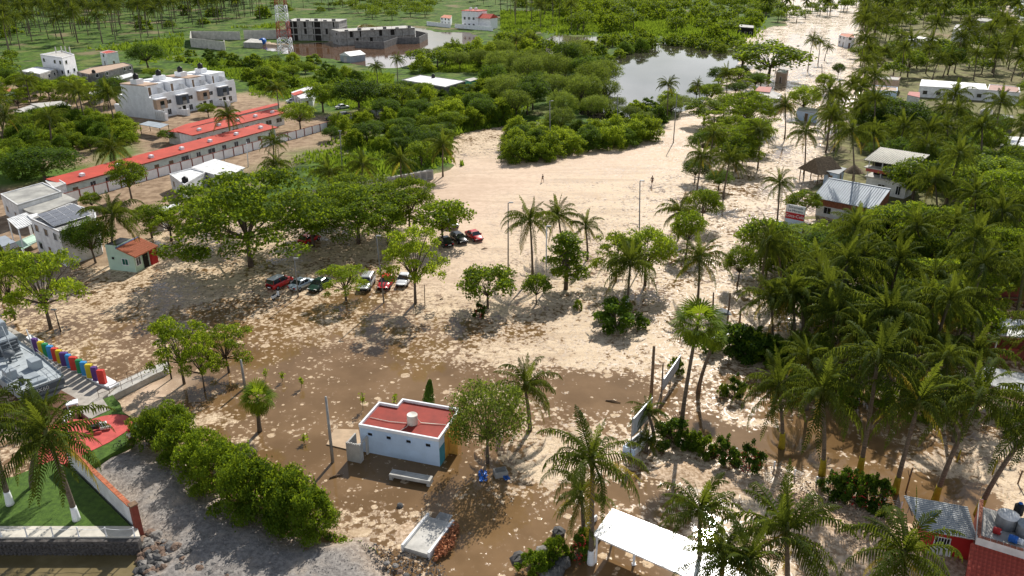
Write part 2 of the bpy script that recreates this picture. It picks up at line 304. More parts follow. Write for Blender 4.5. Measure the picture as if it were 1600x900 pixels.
ck = math_(nt, 'MINIMUM', vor(1.05, .5, 'DISTANCE_TO_EDGE'), math_(nt, 'MULTIPLY', vor(2.3, .4, 'DISTANCE_TO_EDGE'), 1.6)); ck = ramp(nt, ck, .035, .085)      # cracks between rafts of foam
ck = math_(nt, 'MAXIMUM', ck, ramp(nt, v, .14, .26))
def flakes(scale, dist, r0, r1, gain, off):
    vv = node(nt, 'ShaderNodeTexVoronoi', feature='F1'); vv.inputs['Scale'].default_value = scale
    ww = node(nt, 'ShaderNodeVectorMath', operation='MULTIPLY_ADD'); ww.inputs[1].default_value = (dist, dist, 0); L(wn2.outputs['Color'], ww.inputs[0]); L(p, ww.inputs[2]); L(ww.outputs[0], vv.inputs['Vector'])
    se = node(nt, 'ShaderNodeSeparateColor'); L(vv.outputs['Color'], se.inputs[0])
    pres = math_(nt, 'LESS_THAN', se.outputs[0], math_(nt, 'ADD', math_(nt, 'MULTIPLY', fo, gain), off)); rad = math_(nt, 'ADD', math_(nt, 'MULTIPLY', math_(nt, 'POWER', se.outputs[1], 2.0), r1-r0), r0)
    return math_(nt, 'MULTIPLY', pres, ramp(nt, math_(nt, 'SUBTRACT', rad, vv.outputs['Distance']), -.02, .03))
wn2 = node(nt, 'ShaderNodeTexNoise'); wn2.inputs['Scale'].default_value = 3.2; wn2.inputs['Detail'].default_value = 4; L(p, wn2.inputs[0])
flk = math_(nt, 'MAXIMUM', flakes(.85, .35, .10, .50, .55, .02), flakes(2.1, .22, .12, .42, .9, .05))
fbase = math_(nt, 'MULTIPLY', ramp(nt, v, -.010, .018), math_(nt, 'ADD', math_(nt, 'MULTIPLY', ck, .6), .4))
fmask = math_(nt, 'MAXIMUM', fbase, math_(nt, 'MULTIPLY', flk, ramp(nt, math_(nt, 'ADD', v, .35), .0, .12)))
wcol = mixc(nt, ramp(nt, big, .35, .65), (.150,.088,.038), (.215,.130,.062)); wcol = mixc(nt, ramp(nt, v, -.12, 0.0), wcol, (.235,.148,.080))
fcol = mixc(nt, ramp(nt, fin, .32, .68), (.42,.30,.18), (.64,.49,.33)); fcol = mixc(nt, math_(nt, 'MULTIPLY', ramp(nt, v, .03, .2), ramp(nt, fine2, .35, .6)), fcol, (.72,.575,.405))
dn = mixc(nt, ramp(nt, mid, .3, .7), (.54,.39,.275), (.65,.49,.36)); spk = ramp(nt, fin, .60, .72); dn = mixc(nt, math_(nt, 'MULTIPLY', spk, .7), dn, (.36,.25,.17))
mpx = node(nt, 'ShaderNodeMapping'); mpx.inputs['Scale'].default_value = (.05, .32, 1); mpx.inputs['Rotation'].default_value = (0, 0, .25); L(p, mpx.inputs[0]); strk = tex(nt, mpx.outputs[0], 1.0, detail=5, dist=1.2); wide = tex(nt, p, .045, detail=4)
tone = math_(nt, 'MULTIPLY', ramp(nt, math_(nt, 'ADD', math_(nt, 'MULTIPLY', strk, .6), math_(nt, 'MULTIPLY', wide, .4)), .46, .62), .55); fcol = mixc(nt, tone, fcol, (.36,.25,.155))
dr = attr(nt, 'dry'); dn = mixc(nt, math_(nt, 'MULTIPLY', tone, .85), dn, (.46,.33,.23)); col = mixc(nt, fmask, wcol, fcol); col = mixc(nt, dr, col, dn); L(col, b.inputs['Base Color'])
rr = node(nt, 'ShaderNodeMapRange'); L(math_(nt, 'MAXIMUM', fmask, dr), rr.inputs[0]); rr.inputs[3].default_value = .05; rr.inputs[4].default_value = .85; L(rr.outputs[0], b.inputs['Roughness'])
b.inputs['IOR'].default_value = 1.33
bp = node(nt, 'ShaderNodeBump'); bp.inputs['Strength'].default_value = .3; bp.inputs['Distance'].default_value = .04
L(math_(nt, 'ADD', math_(nt, 'MULTIPLY', fmask, math_(nt, 'ADD', fin, .6)), math_(nt, 'MULTIPLY', mid, .05)), bp.inputs['Height']); L(bp.outputs[0], b.inputs['Normal'])
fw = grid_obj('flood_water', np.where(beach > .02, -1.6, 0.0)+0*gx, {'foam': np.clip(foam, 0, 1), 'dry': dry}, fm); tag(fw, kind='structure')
def water(name, px, zz, col, rough, bump, wscale=1.2, col2=None, pts=None):
    m = bpy.data.materials.new(name); m.use_nodes = True; nt = m.node_tree; L = nt.links.new; b = nt.nodes['Principled BSDF']
    p = coords(nt); n = tex(nt, p, .09, detail=5); L(mixc(nt, ramp(nt, n, .35, .65), col, col2 or tuple(x*1.4 for x in col)), b.inputs['Base Color'])
    b.inputs['Roughness'].default_value = rough; b.inputs['IOR'].default_value = 1.33
    bp = node(nt, 'ShaderNodeBump'); bp.inputs['Strength'].default_value = bump; bp.inputs['Distance'].default_value = .05; L(tex(nt, p, wscale, detail=3), bp.inputs['Height']); L(bp.outputs[0], b.inputs['Normal'])
    q = pts or WP(px, zz); c = Vector((sum(a for a, _ in q)/len(q), sum(b for _, b in q)/len(q)))
    mb = MB(); mb.prism(q, zz-.004, zz); return tag(mb.build(name, m), kind='structure')
def grow(px, k): cx = sum(a for a, _ in px)/len(px); cy = sum(b for _, b in px)/len(px); return [(cx+(a-cx)*k, cy+(b-cy)*k) for a, b in px]
water('pond_water', grow(POND_A, 1.12), .012, (.045,.040,.030), .03, .03)
water('marsh_water', grow(POND_B, 1.15), .014, (.10,.08,.06), .06, .1)
water('flooded_lot_water', grow(POND_C, 1.1), .016, (.10,.055,.030), .05, .1)
q0, q1 = G(1574, 4), G(1606, 46)
d_ = (q1-q0).normalized()
water('sea', None, .03, (.10,.13,.13), .12, .6, .5, pts=[tuple((q0-d_*-1*0)[:2]), tuple((q1+d_*60)[:2]), tuple((q1+Vector((900,-200,0)))[:2]), (7500,400), (7500,9000), (1500,9000), tuple((q0-d_*160)[:2])])
# shore water under the sea wall
water('shore_water', None, .05, (.13,.10,.045), .2, .5, 2.0, (.30,.24,.13), pts=[tuple(G(216,850,.05)[:2]), tuple(G(-900,846,.05)[:2]), (-300,-200), (-22,-200), tuple(G(236,960,.05)[:2])])
# ---------------------------------------------------------------- vegetation builders
def np_mesh(name, V, Fc, m, tint=None, smooth=False):
    k = Fc.shape[1]; me = bpy.data.meshes.new(name); me.vertices.add(len(V)); me.vertices.foreach_set('co', V.astype(np.float32).ravel())
    me.loops.add(Fc.size); me.loops.foreach_set('vertex_index', Fc.astype(np.int32).ravel()); me.polygons.add(len(Fc))
    me.polygons.foreach_set('loop_start', np.arange(0, Fc.size, k, dtype=np.int32))
    if smooth: me.polygons.foreach_set('use_smooth', np.ones(len(Fc), bool))
    me.update(); me.validate()
    if tint is not None: a = me.attributes.new('tint', 'FLOAT', 'FACE'); a.data.foreach_set('value', tint.astype(np.float32))
    me.materials.append(m); return me
def leaves(g, pos, nrm, size, m, name, tint, aspect=.6, fold=.0):
    n = len(pos); d = g.normal(size=(n, 3)); nrm = nrm/np.maximum(np.linalg.norm(nrm, axis=1, keepdims=True), 1e-6)
    t = np.cross(nrm, d); t /= np.maximum(np.linalg.norm(t, axis=1, keepdims=True), 1e-6); b = np.cross(nrm, t)
    s = (size*g.uniform(.7, 1.35, n))[:, None] if np.isscalar(size) else size[:, None]
    V = np.stack([pos-t*s*.5, pos+b*s*.5*aspect, pos+t*s*.5, pos-b*s*.5*aspect], 1).reshape(-1, 3)
    return np_mesh(name, V, np.arange(n*4).reshape(n, 4), m, tint)
def tree_kind(seed, style, R0, H0, nleaf, size, leafm, ncl=40):
    """one tree of crown radius R0 and height H0: (trunk mesh, crown mesh)"""
    g = np.random.default_rng(seed); cl = []; 
    if style == 'umbrella':
        for i in range(ncl):
            r = R0*math.sqrt((i+.5)/ncl)*.93; a = i*2.4+g.uniform(-.5, .5); lay = g.integers(0, 3)
            zc = H0*(.93-.20*lay)-.22*H0*(r/R0)**2+g.uniform(-.04, .04)*H0
            if lay == 2 and r < R0*.4: zc += .1*H0
            cl.append((r*math.cos(a), r*math.sin(a), zc, R0*g.uniform(.12, .26), H0*.055*g.uniform(.8, 1.7)))
    elif style == 'round':
        for i in range(ncl):
            u = 1-1.55*(i+.5)/ncl; a = i*2.4+g.uniform(-.4, .4); q = math.sqrt(max(0, 1-u*u)); rr = g.uniform(.55, .92)
            cl.append((R0*rr*q*math.cos(a), R0*rr*q*math.sin(a), H0*.62+H0*.36*rr*u, R0*g.uniform(.17, .34), R0*g.uniform(.14, .26)))
    elif style == 'tall':
        for i in range(ncl):
            u = (i+.5)/ncl; a = i*2.4; rr = R0*(.35+.65*math.sin(math.pi*min(1, .25+u*.8)))*g.uniform(.4, .85)
            cl.append((rr*math.cos(a), rr*math.sin(a), H0*(.22+.72*u), R0*g.uniform(.26, .4), H0*.075))
    else:                             # mound: shrub or vine-covered bush reaching the ground
        for i in range(ncl):
            u = (i+.5)/ncl; a = i*2.4+g.uniform(-.5, .5); q = math.sqrt(1-u*u)*g.uniform(.5, 1.0)
            cl.append((R0*q*math.cos(a), R0*q*math.sin(a), H0*.84*u*g.uniform(.62, 1.1)+.05*H0, R0*g.uniform(.14, .32), H0*g.uniform(.10, .26)))
    cl = np.array(cl); w_ = cl[:, 3]**2; w_ /= w_.sum(); k = g.choice(len(cl), nleaf, p=w_)
    d = g.normal(size=(nleaf, 3)); d /= np.linalg.norm(d, axis=1, keepdims=True); d[:, 2] = np.where(g.random(nleaf) < .7, np.abs(d[:, 2]), d[:, 2])
    rr = g.uniform(.25, 1.0, nleaf)**.5*(1+.5*(g.random(nleaf) < .22)*g.random(nleaf)); c = cl[k]
    pos = c[:, :3]+d*rr[:, None]*np.stack([c[:, 3], c[:, 3], c[:, 4]], 1)
    pos[:, 2] = np.maximum(pos[:, 2], .05)
    cen = np.array([0, 0, H0*.5]); nrm = d*.45+g.normal(size=d.shape)*.6+np.array([0, 0, .7])
    ct = g.uniform(-.18, .18, len(cl)); tint = np.clip(.5+ct[k]+g.uniform(-.28, .28, nleaf), 0, 1)
    crown = leaves(g, pos, nrm, size, leafm, 'crown', tint, .62)
    t = MB(); r0 = .024*H0+.02
    if style != 'mound':
        fork = H0*(.34 if style != 'tall' else .7)
        lean = (g.uniform(-.03, .03)*H0, g.uniform(-.03, .03)*H0)
        t.tube([(0, 0, -.4), (lean[0]*.4, lean[1]*.4, fork*.45), (lean[0], lean[1], fork)], [r0*1.35, r0, r0*.8], 8)
        for c1 in cl[::max(1, len(cl)//16)]:
            mid = ((lean[0]+c1[0])*.5, (lean[1]+c1[1])*.5, fork+(c1[2]-fork)*.62)
            t.tube([(lean[0], lean[1], fork*.93), mid, (c1[0], c1[1], c1[2]+c1[4]*.3)], [r0*.5, r0*.3, r0*.1], 5)
    else:
        for c1 in cl[::max(1, len(cl)//7)]: t.tube([(0, 0, -.3), (c1[0]*.4, c1[1]*.4, c1[2]*.6), tuple(c1[:3])], [r0, r0*.6, r0*.2], 5)
    return t.mesh('trunk', BARK), crown, R0, H0
TK = {
 'umbrella': [tree_kind(101+i, 'umbrella', 6.5, 8.0, 17000, .27, LEAF, 84) for i in range(3)],
 'light':    [tree_kind(121+i, 'umbrella', 4.0, 6.0, 6500, .23, LEAF_Y, 44) for i in range(3)],
 'round':    [tree_kind(141+i, 'round', 3.6, 6.0, 7000, .24, LEAF_Y if i == 1 else LEAF, 34) for i in range(4)],
 'dark':     [tree_kind(161+i, 'round', 4.0, 6.5, 8000, .25, LEAF_D, 44) for i in range(3)],
 'almond':   [tree_kind(181+i, 'round', 3.8, 5.4, 3300, .36, LEAF, 34) for i in range(2)],
 'tall':     [tree_kind(191+i, 'tall', 2.6, 8.0, 4600, .30, LEAF, 26) for i in range(2)],
 'mound':    [tree_kind(201+i, 'mound', 3.2, 3.0, 8500, .20, (LEAF, LEAF_Y, LEAF_Y, LEAF_D)[i], 48) for i in range(4)],
 'mangrove': [tree_kind(221+i, 'round', 4.2, 5.6, 9000, .20, LEAF_M, 60) for i in range(3)],
 'shrub':    [tree_kind(241+i, 'mound', 1.6, 1.9, 3400, .19, (LEAF, LEAF_Y, LEAF_D)[i], 18) for i in range(3)]}
def tree(kind, loc, W, Hh, label, group=None, idx=None, cat='tree', name=None, rz=None):
    v = TK[kind]; tm, cm, R0, H0 = v[idx if idx is not None else rng.randrange(len(v))]
    nm = name or {'mound': 'vine_covered_bush', 'shrub': 'shrub', 'mangrove': 'mangrove_tree', 'almond': 'almond_tree'}.get(kind, 'broadleaf_tree')
    o = thing(nm, label, cat, loc, rng.uniform(0, 6.28) if rz is None else rz, group); o.scale = (W/2/R0, W/2/R0, Hh/H0)
    link('trunk', tm, o); link('crown', cm, o); return o
def tree_px(kind, bx, by, top, wpx, label, group=None, idx=None, cat='tree', name=None, z0=0):
    """base at pixel (bx,by), crown top at pixel row top, crown wpx wide"""
    b = G(bx, by, z0); s = ppm(b.y); W = wpx/s; Rw = W/2; best = None
    for i in range(4, 260):
        Ht = i*.1; c = .30*Ht; zc = Ht-c
        px, py = P(b.x, b.y, z0+zc); e = s*math.hypot(Rw*.85*S_, c*C_)
        if py-e <= top: best = Ht; break
    return tree(kind, b, W, best or 25, label, group, idx, cat, name)
# ---- palms
def frond_mesh(seed, elev, L=4.6, droop=1.0, old=False, npair=26, hang=.5):
    g = np.random.default_rng(seed); n = npair; ts = np.linspace(0, 1, n+1); pts = [np.zeros(3)]; a = elev; side = g.uniform(-.45, .45)
    for i in range(n):
        a2 = elev-droop*(ts[i+1]**1.5)*1.75; az = side*ts[i+1]**2
        pts.append(pts[-1]+np.array([math.cos(a2)*math.cos(az), math.cos(a2)*math.sin(az), math.sin(a2)])*L/n)
    pts = np.array(pts); V = []; Fq = []; T = []
    for i in range(len(pts)-1):       # rachis: flat strip with a keel
        w0, w1 = .055*(1-ts[i])+.012, .055*(1-ts[i+1])+.012; k = len(V)
        V += [pts[i]+[0, w0, 0], pts[i]-[0, w0, 0], pts[i+1]-[0, w1, 0], pts[i+1]+[0, w1, 0]]; Fq.append((k, k+1, k+2, k+3)); T.append(.62)
        V += [pts[i]+[0, 0, w0], pts[i]-[0, 0, w0], pts[i+1]-[0, 0, w1], pts[i+1]+[0, 0, w1]]; Fq.append((k+4, k+5, k+6, k+7)); T.append(.62)
    for i in range(3, n+1):
        t = ts[i]; ll = 1.02*math.sin(math.pi*min(1, .18+.80*t))**.7*(1-.25*t)*g.uniform(.7, 1.15)
        d = pts[i]-pts[i-1]; d /= np.linalg.norm(d); up = np.array([-d[2], 0, max(d[0], .1)]); 
        for sg in (-1, 1):
            sv = np.cross(up, d)*sg; sv /= max(np.linalg.norm(sv), 1e-6)
            fw = .55+.75*max(0, elev-.85); dirn = sv*(.78-.35*max(0, elev-.85))+d*fw+np.array([0, 0, g.uniform(-.6, .0) if elev < 1.1 else g.uniform(-.2, .1)]); dirn /= np.linalg.norm(dirn)
            p0 = pts[i]; p1 = p0+dirn*ll*.5; p2 = p1+(dirn*(1-hang)+np.array([0, 0, -hang*1.25]))*ll*.55; wv = d*.066
            k = len(V); V += [p0-wv*.6, p0+wv*.6, p1+wv, p1-wv, p2+wv*.25, p2-wv*.25]; Fq += [(k, k+1, k+2, k+3), (k+3, k+2, k+4, k+5)]
            q = float(np.clip(g.uniform(.2, .7), 0, 1)); T += [q, q]
    return np.array(V), np.array(Fq), np.array(T)
FCL = []                               # elevation classes: upright spear leaves to hanging old leaves
for e_, dr, oldf in [(1.45, .22, 0), (1.25, .60, 0), (1.02, 1.0, 0), (.75, 1.15, 0), (.42, 1.08, 0), (.05, .90, 0), (-.35, .62, 0), (-.70, .40, 1), (-1.0, .25, 1)]:
    FCL.append([(frond_mesh(int(300+e_*100)+s, e_, (3.9, 4.9, 5.3)[min(2, int((1.5-e_)*2.4))]*(.95+.1*s), dr, hang=.3 if e_ > 1.1 else .85), oldf) for s in (0, 1)])
FM = [[np_mesh('frond', d[0], d[1], PALM_O if oldf else PALM, d[2]) for d, oldf in c] for c in FCL]
PLAN = [(0, 3), (1, 3), (2, 4), (3, 5), (4, 5), (5, 5), (6, 5), (7, 2)]
def heart_mesh():
    m = MB(); m.lathe([(.16, -.5), (.26, -.1), (.20, .3), (.05, .75)], 8)
    return m.mesh('crownshaft', STEM)
HEART = heart_mesh()
NUTS = MB()
for k in range(7): NUTS.lathe([(.02, -.16), (.11, -.08), (.13, 0), (.10, .09), (.01, .14)], 6, (.33*math.cos(k*.9), .33*math.sin(k*.9), -.22-.1*(k % 2)))
NUTM = NUTS.mesh('coconut_bunch', mat('coconut_husk', (.20, .20, .05), .6, .3))
def crown_full(seed, s=1.0):
    g = np.random.default_rng(seed); Vs = []; Fs = []; Ts = []; k = 0
    for c, n in PLAN:
        for i in range(n):
            if g.random() < .12: continue
            (V, Fq, T), old = FCL[c][g.integers(0, 2)]; a = 2*math.pi*(i+g.uniform(-.3, .3))/n+c*.7
            ca, sa = math.cos(a), math.sin(a); sc = g.uniform(.8, 1.1)*s; X = V*sc; tl = g.normal(0, .2); X = np.stack([X[:, 0], X[:, 1]*math.cos(tl)-X[:, 2]*math.sin(tl), X[:, 1]*math.sin(tl)+X[:, 2]*math.cos(tl)], 1)
            Vs.append(np.stack([X[:, 0]*ca-X[:, 1]*sa, X[:, 0]*sa+X[:, 1]*ca, X[:, 2]], 1)); Fs.append(Fq+k); k += len(V); Ts.append(np.clip(T+g.uniform(-.15, .15)+(.35 if c >= 6 else 0), 0, 1))
    return np_mesh('crown', np.concatenate(Vs), np.concatenate(Fs), PALM, np.concatenate(Ts))
PCROWN = [crown_full(400+i) for i in range(5)]
def ptrunk(dx, dy, h, r=.17, paint=None, n=8):
    m = MB(); N = 7; pts = []; rs = []
    for i in range(N+1):
        t = i/N; pts.append((dx*t**1.6, dy*t**1.6, h*t if i else -.5)); rs.append(r*(1.5-.35*min(1, t*6)-.35*t) if i < 2 else r*(1.12-.35*t))
    m.tube(pts, rs, n); return m, pts, rs
PTR = [ptrunk(dx, dy, 10, .19, n=6)[0].mesh('trunk', PBARK) for dx, dy in ((.3, .2), (-.8, .4), (.6, -.7), (-.2, 1.2), (1.4, .3))]
PC = ['palm', 'palm tree']
def palm_far(x, y, h, s, label, group, z0=0.0):
    i = rng.randrange(5); o = thing('coconut_palm', label, 'palm tree', (x, y, z0), rng.uniform(0, 6.28), group)
    t = link('trunk', PTR[i], o); t.scale = (1.0, 1.0, h/10)
    dx, dy = ((.3, .2), (-.8, .4), (.6, -.7), (-.2, 1.2), (1.4, .3))[i]
    c = link('crown', PCROWN[rng.randrange(5)], o, (dx, dy, h)); c.scale = (s, s, s); return o
def palm(cx, cy, bx, by, label, s=1.0, paint=None, phm=1.3, group=None, z0=0.0, r=.17, drop=.1, rot=None):
    """coconut palm with single fronds: crown heart at pixel (cx,cy), foot at pixel (bx,by)"""
    b = G(bx, by, z0); c = atY(cx, cy, b.y); h = max(1.2, c.z-z0); dx = c.x-b.x
    o = thing('coconut_palm', label, 'palm tree', b, 0, group); tm, pts, rs = ptrunk(dx, 0, h, r*(.8+.2*s)); tm.build('trunk', PBARK, o)
    if paint:
        pb = MB(); N = 5; q = []
        for i in range(N+1):
            zz = phm*i/N; t = zz/h; q.append((dx*t**1.6, 0, zz))
        pb.tube(q, [r*(1.75-.45*i/N) for i in range(N+1)], 10); pb.build('painted_band', paint, o)
    link('crownshaft', HEART, o, (dx, 0, h)).scale = (s, s, s)
    if rng.random() < .8: link('coconut_bunch', NUTM, o, (dx, 0, h)).scale = (s, s, s)
    a0 = rng.uniform(0, 6.28) if rot is None else rot
    for c_, n in PLAN:
        for i in range(n):
            if rng.random() < drop: continue
            sc = s*rng.uniform(.78, 1.08); f = link('frond', FM[c_][rng.randrange(2)], o, (dx, 0, h+.1)); f.rotation_euler = (rng.gauss(0, .22), rng.gauss(0, .10), a0+2*math.pi*(i+rng.uniform(-.4, .4))/n+c_*.7); f.scale = (sc,)*3
    return o
def fan_palm(cx, cy, bx, by, label, s=1.0, z0=0):
    b = G(bx, by, z0); c = atY(cx, cy, b.y); h = c.z-z0; o = thing('fan_palm', label, 'palm tree', b); tm, _, _ = ptrunk(c.x-b.x, 0, h, .2); tm.build('trunk', PBARK, o)
    global FANM
    if 'FANM' not in globals():
        V = []; Fq = []; T = []
        for i in range(15):
            a = -2.0+4.0*i/14; d = np.array([math.cos(a)*.9, math.sin(a), 0]); p0 = np.array([.95, 0, .0]); L1 = .95*(1-.12*abs(a)); sd = np.array([-d[1], d[0], 0])*.06
            p1 = p0+d*L1*.6+[0, 0, .02]; p2 = p0+d*L1+[0, 0, -.22]; k = len(V); V += [p0, p1+sd, p2, p1-sd]; Fq.append((k, k+1, k+2, k+3)); T.append(.3+.4*(i % 2))
        k = len(V); V += [(0, .03, 0), (0, -.03, 0), (.97, -.02, 0), (.97, .02, 0)]; Fq.append((k, k+1, k+2, k+3)); T.append(.9)
        FANM = np_mesh('fan_leaf', np.array(V, float), np.array(Fq), LEAF, np.array(T))
    for j, (el, n) in enumerate(((1.25, 4), (.85, 6), (.4, 7), (0, 7), (-.5, 6), (-1.1, 7))):
        for i in range(n):
            f = link('fan_leaf', FANM, o, (c.x-b.x, 0, h)); f.rotation_euler = (rng.uniform(-.2, .2), -el, 2*math.pi*(i+rng.uniform(-.25, .25))/n+j); q = s*rng.uniform(.9, 1.1); f.scale = (q, q, q)
    return o
def inpoly(px, py, poly):
    c = False; n = len(poly)
    for i in range(n):
        a, b = poly[i], poly[(i+1)%n]
        if (a[1] > py) != (b[1] > py) and px < (b[0]-a[0])*(py-a[1])/(b[1]-a[1])+a[0]: c = not c
    return c
TAKEN = []
def scatter(poly, n, sep, excl=(), seed=1, tries=60):
    """random ground points inside a region given by its outline in the photograph, at least sep metres apart"""
    g = random.Random(seed); W = [tuple(G(a, b)[:2]) for a, b in poly]; x0, x1 = min(a for a, _ in W), max(a for a, _ in W); y0, y1 = min(b for _, b in W), max(b for _, b in W)
    out = []; t = 0
    ex = [[tuple(G(a, b)[:2]) for a, b in e] for e in excl]
    while len(out) < n and t < n*tries:
        t += 1; x, y = g.uniform(x0, x1), g.uniform(y0, y1)
        if not inpoly(x, y, W) or any(inpoly(x, y, e) for e in ex): continue
        if any((x-a)**2+(y-b)**2 < sep*sep for a, b in out) or any((x-a)**2+(y-b)**2 < r*r for a, b, r in TAKEN): continue
        out.append((x, y))
    return out
# ---------------------------------------------------------------- building helpers
def frame(p0, p1, z=0.0):
    a, b = G(*p0, z), G(*p1, z); return a, (b-a).length, math.atan2(b.y-a.y, b.x-a.x)
def window(par, x, y, zc, w_, h_, face='f', m=WHITE, glass=GLASS, bars=1):
    """a window frame on a wall plane with its pane as child; face f/b: wall along x, l/r: wall along y"""
    sg = {'f': -1, 'b': 1, 'l': -1, 'r': 1}[face]; fr = MB(); pn = MB(); t = .07
    def bx(mb, a0, a1, z0, z1, d0, d1):
        lo, hi = sorted((sg*d0, sg*d1))
        if face in 'fb': mb.box(x+a0, y+lo, z0, x+a1, y+hi, z1)
        else: mb.box(x+lo, y+a0, z0, x+hi, y+a1, z1)
    bx(fr, -w_/2-t, -w_/2, zc-h_/2-t, zc+h_/2+t, .0, .07); bx(fr, w_/2, w_/2+t, zc-h_/2-t, zc+h_/2+t, 0, .07)
    bx(fr, -w_/2, w_/2, zc+h_/2, zc+h_/2+t, 0, .07); bx(fr, -w_/2, w_/2, zc-h_/2-t, zc-h_/2, 0, .11)
    for i in range(bars): c = -w_/2+w_*(i+1)/(bars+1); bx(fr, c-.02, c+.02, zc-h_/2, zc+h_/2, .012, .05)
    f = fr.build('window', m, par); bx(pn, -w_/2, w_/2, zc-h_/2, zc+h_/2, .002, .012); pn.build('pane', glass, f); return f
def door(par, x, y, z0, w_, h_, face='f', m=WOOD):
    sg = {'f': -1, 'b': 1, 'l': -1, 'r': 1}[face]; d = MB(); lo, hi = sorted((0, sg*.05)); h2 = MB(); l2, i2 = sorted((sg*.05, sg*.1))
    if face in 'fb': d.box(x-w_/2, y+lo, z0, x+w_/2, y+hi, z0+h_); h2.box(x+w_/2-.15, y+l2, z0+1, x+w_/2-.08, y+i2, z0+1.1)
    else: d.box(x+lo, y-w_/2, z0, x+hi, y+w_/2, z0+h_); h2.box(x+l2, y+w_/2-.15, z0+1, x+i2, y+w_/2-.08, z0+1.1)
    o = d.build('door', m, par); h2.build('handle', STEEL, o); return o
def tank(par, x, y, z, r=.55, h=1.2, m=BLACK, name='water_tank'):
    t = MB(); t.lathe([(r*.98, 0), (r, .1), (r*.97, h*.3), (r, h*.35), (r*.97, h*.6), (r, h*.7), (r*.8, h*.86), (r*.35, h*.97), (r*.35, h*1.05), (.01, h*1.06)], 16, (x, y, z))
    return t.build(name, m, par)
def poly_house(name, label, cat, roofpx, h, wallm, roofm, z0=0.0, par=.25, wins=True, storeys=None, tanks=0, over=0.0, glass=GLASS, wsep=3.2):
    """house from its roof outline in the picture at height h: wall, roof (> parapet), windows on the sides turned to the camera"""
    pts = [G(a, b, h) for a, b in roofpx]; c = sum(pts, Vector())/len(pts); c.z = z0
    o = thing(name, label, cat, c); q = [(p.x-c.x, p.y-c.y) for p in pts]
    ar = sum(q[i][0]*q[(i+1)%len(q)][1]-q[(i+1)%len(q)][0]*q[i][1] for i in range(len(q)))
    if ar < 0: q = q[::-1]
    TAKEN.append((c.x, c.y, max(math.hypot(*a) for a in q)*.8+2))
    MB().prism(q, -.4, h-z0-.12).build('wall', wallm, o)
    def off(k): 
        n = len(q); out = []
        for i in range(n):
            a, b, d = Vector(q[i-1]), Vector(q[i]), Vector(q[(i+1)%n]); e1, e2 = (b-a).normalized(), (d-b).normalized()
            n1, n2 = Vector((e1.y, -e1.x)), Vector((e2.y, -e2.x)); bis = (n1+n2); bis = bis/max(bis.length_squared/2, .3); out.append(tuple(b+bis*k))
        return out
    rf = MB().prism(off(over+.03), h-z0-.12, h-z0).build('roof', roofm, o)
    if par:
        pb = MB(); a, b = off(over+.03), off(-.17); n = len(a); z1 = h-z0+par
        for i in range(n):
            j = (i+1) % n; pb.add([(*a[i], h-z0), (*a[j], h-z0), (*b[j], h-z0), (*b[i], h-z0), (*a[i], z1), (*a[j], z1), (*b[j], z1), (*b[i], z1)], [(4,5,6,7),(0,1,5,4),(2,3,7,6)])
        pb.build('parapet', wallm, rf)
    if wins:
        st = storeys or max(1, round((h-z0)/3)); n = len(q)
        for i in range(n):
            a, b = Vector(q[i]), Vector(q[(i+1)%n]); e = b-a; ln = e.length; e.normalize(); nn = Vector((e.y, -e.x))
            if nn.dot(Vector((-c.x, -c.y)).normalized()) < .15 or ln < 2.6: continue
            k = max(1, int(ln/wsep))
            for s in range(st):
                for j in range(k):
                    if rng.random() < .15: continue
                    p_ = a+e*(ln*(j+.5)/k); isd = s == 0 and j == k//2
                    wmb = MB(); W2, H2 = (.9, 2.1) if isd else (1.25, 1.1); zc = s*((h-z0)/st)+(1.05 if isd else 1.65)
                    for (u0, u1, v0, v1, d0, d1) in [(-W2/2-.08, -W2/2, -H2/2-.08, H2/2+.08, 0, .07), (W2/2, W2/2+.08, -H2/2-.08, H2/2+.08, 0, .07), (-W2/2, W2/2, H2/2, H2/2+.08, 0, .07), (-W2/2, W2/2, -H2/2-.08, -H2/2, 0, .1)]:
                        wmb.box(u0, -d1, zc+v0, u1, -d0, zc+v1)
                    fr = wmb.build('door_frame' if isd else 'window', WHITEW, o, (p_.x, p_.y, 0), math.atan2(e.y, e.x))
                    MB().box(-W2/2, -.012, zc-H2/2, W2/2, -.002, zc+H2/2).build('door' if isd else 'pane', WOOD if isd else glass, fr)
    for t in range(tanks): tank(o, *(Vector(q[0])*.5+Vector(q[t % len(q)])*.2), h-z0, .6, 1.1)
    return o
def wall_px(name, label, px, h, th, m, cat='wall', z0=0, cap=None):
    pts = [G(a, b, z0) for a, b in px]; o = thing(name, label, cat, pts[0]); c = pts[0]
    for i in range(len(pts)-1):
        a, b = pts[i]-c, pts[i+1]-c; d = (b-a); ln = d.length; ang = math.atan2(d.y, d.x)
        MB().box(0, -th/2, -.4, ln, th/2, h).build('wall_section', m, o, (a.x, a.y, 0), ang)
        if cap: MB().box(-.02, -th/2-.05, h, ln+.02, th/2+.05, h+.1).build('coping', cap, o, (a.x, a.y, 0), ang)
    return o
def text_mesh(s, size, depth=.02):
    c = bpy.data.curves.new('lettering', 'FONT'); c.body = s; c.size = size; c.extrude = depth; c.align_x = 'CENTER'; c.align_y = 'CENTER'
    t = bpy.data.objects.new('t', c); COL.objects.link(t); dg = bpy.context.evaluated_depsgraph_get(); me = bpy.data.meshes.new_from_object(t.evaluated_get(dg)); bpy.data.objects.remove(t); bpy.data.curves.remove(c); return me
def lettering(par, s, size, m, loc, rot, scale=(1, 1, 1)):
    me = text_mesh(s, size); me.materials.clear(); me.materials.append(m); o = link('lettering', me, par, loc); o.rotation_euler = rot; o.scale = scale; return o
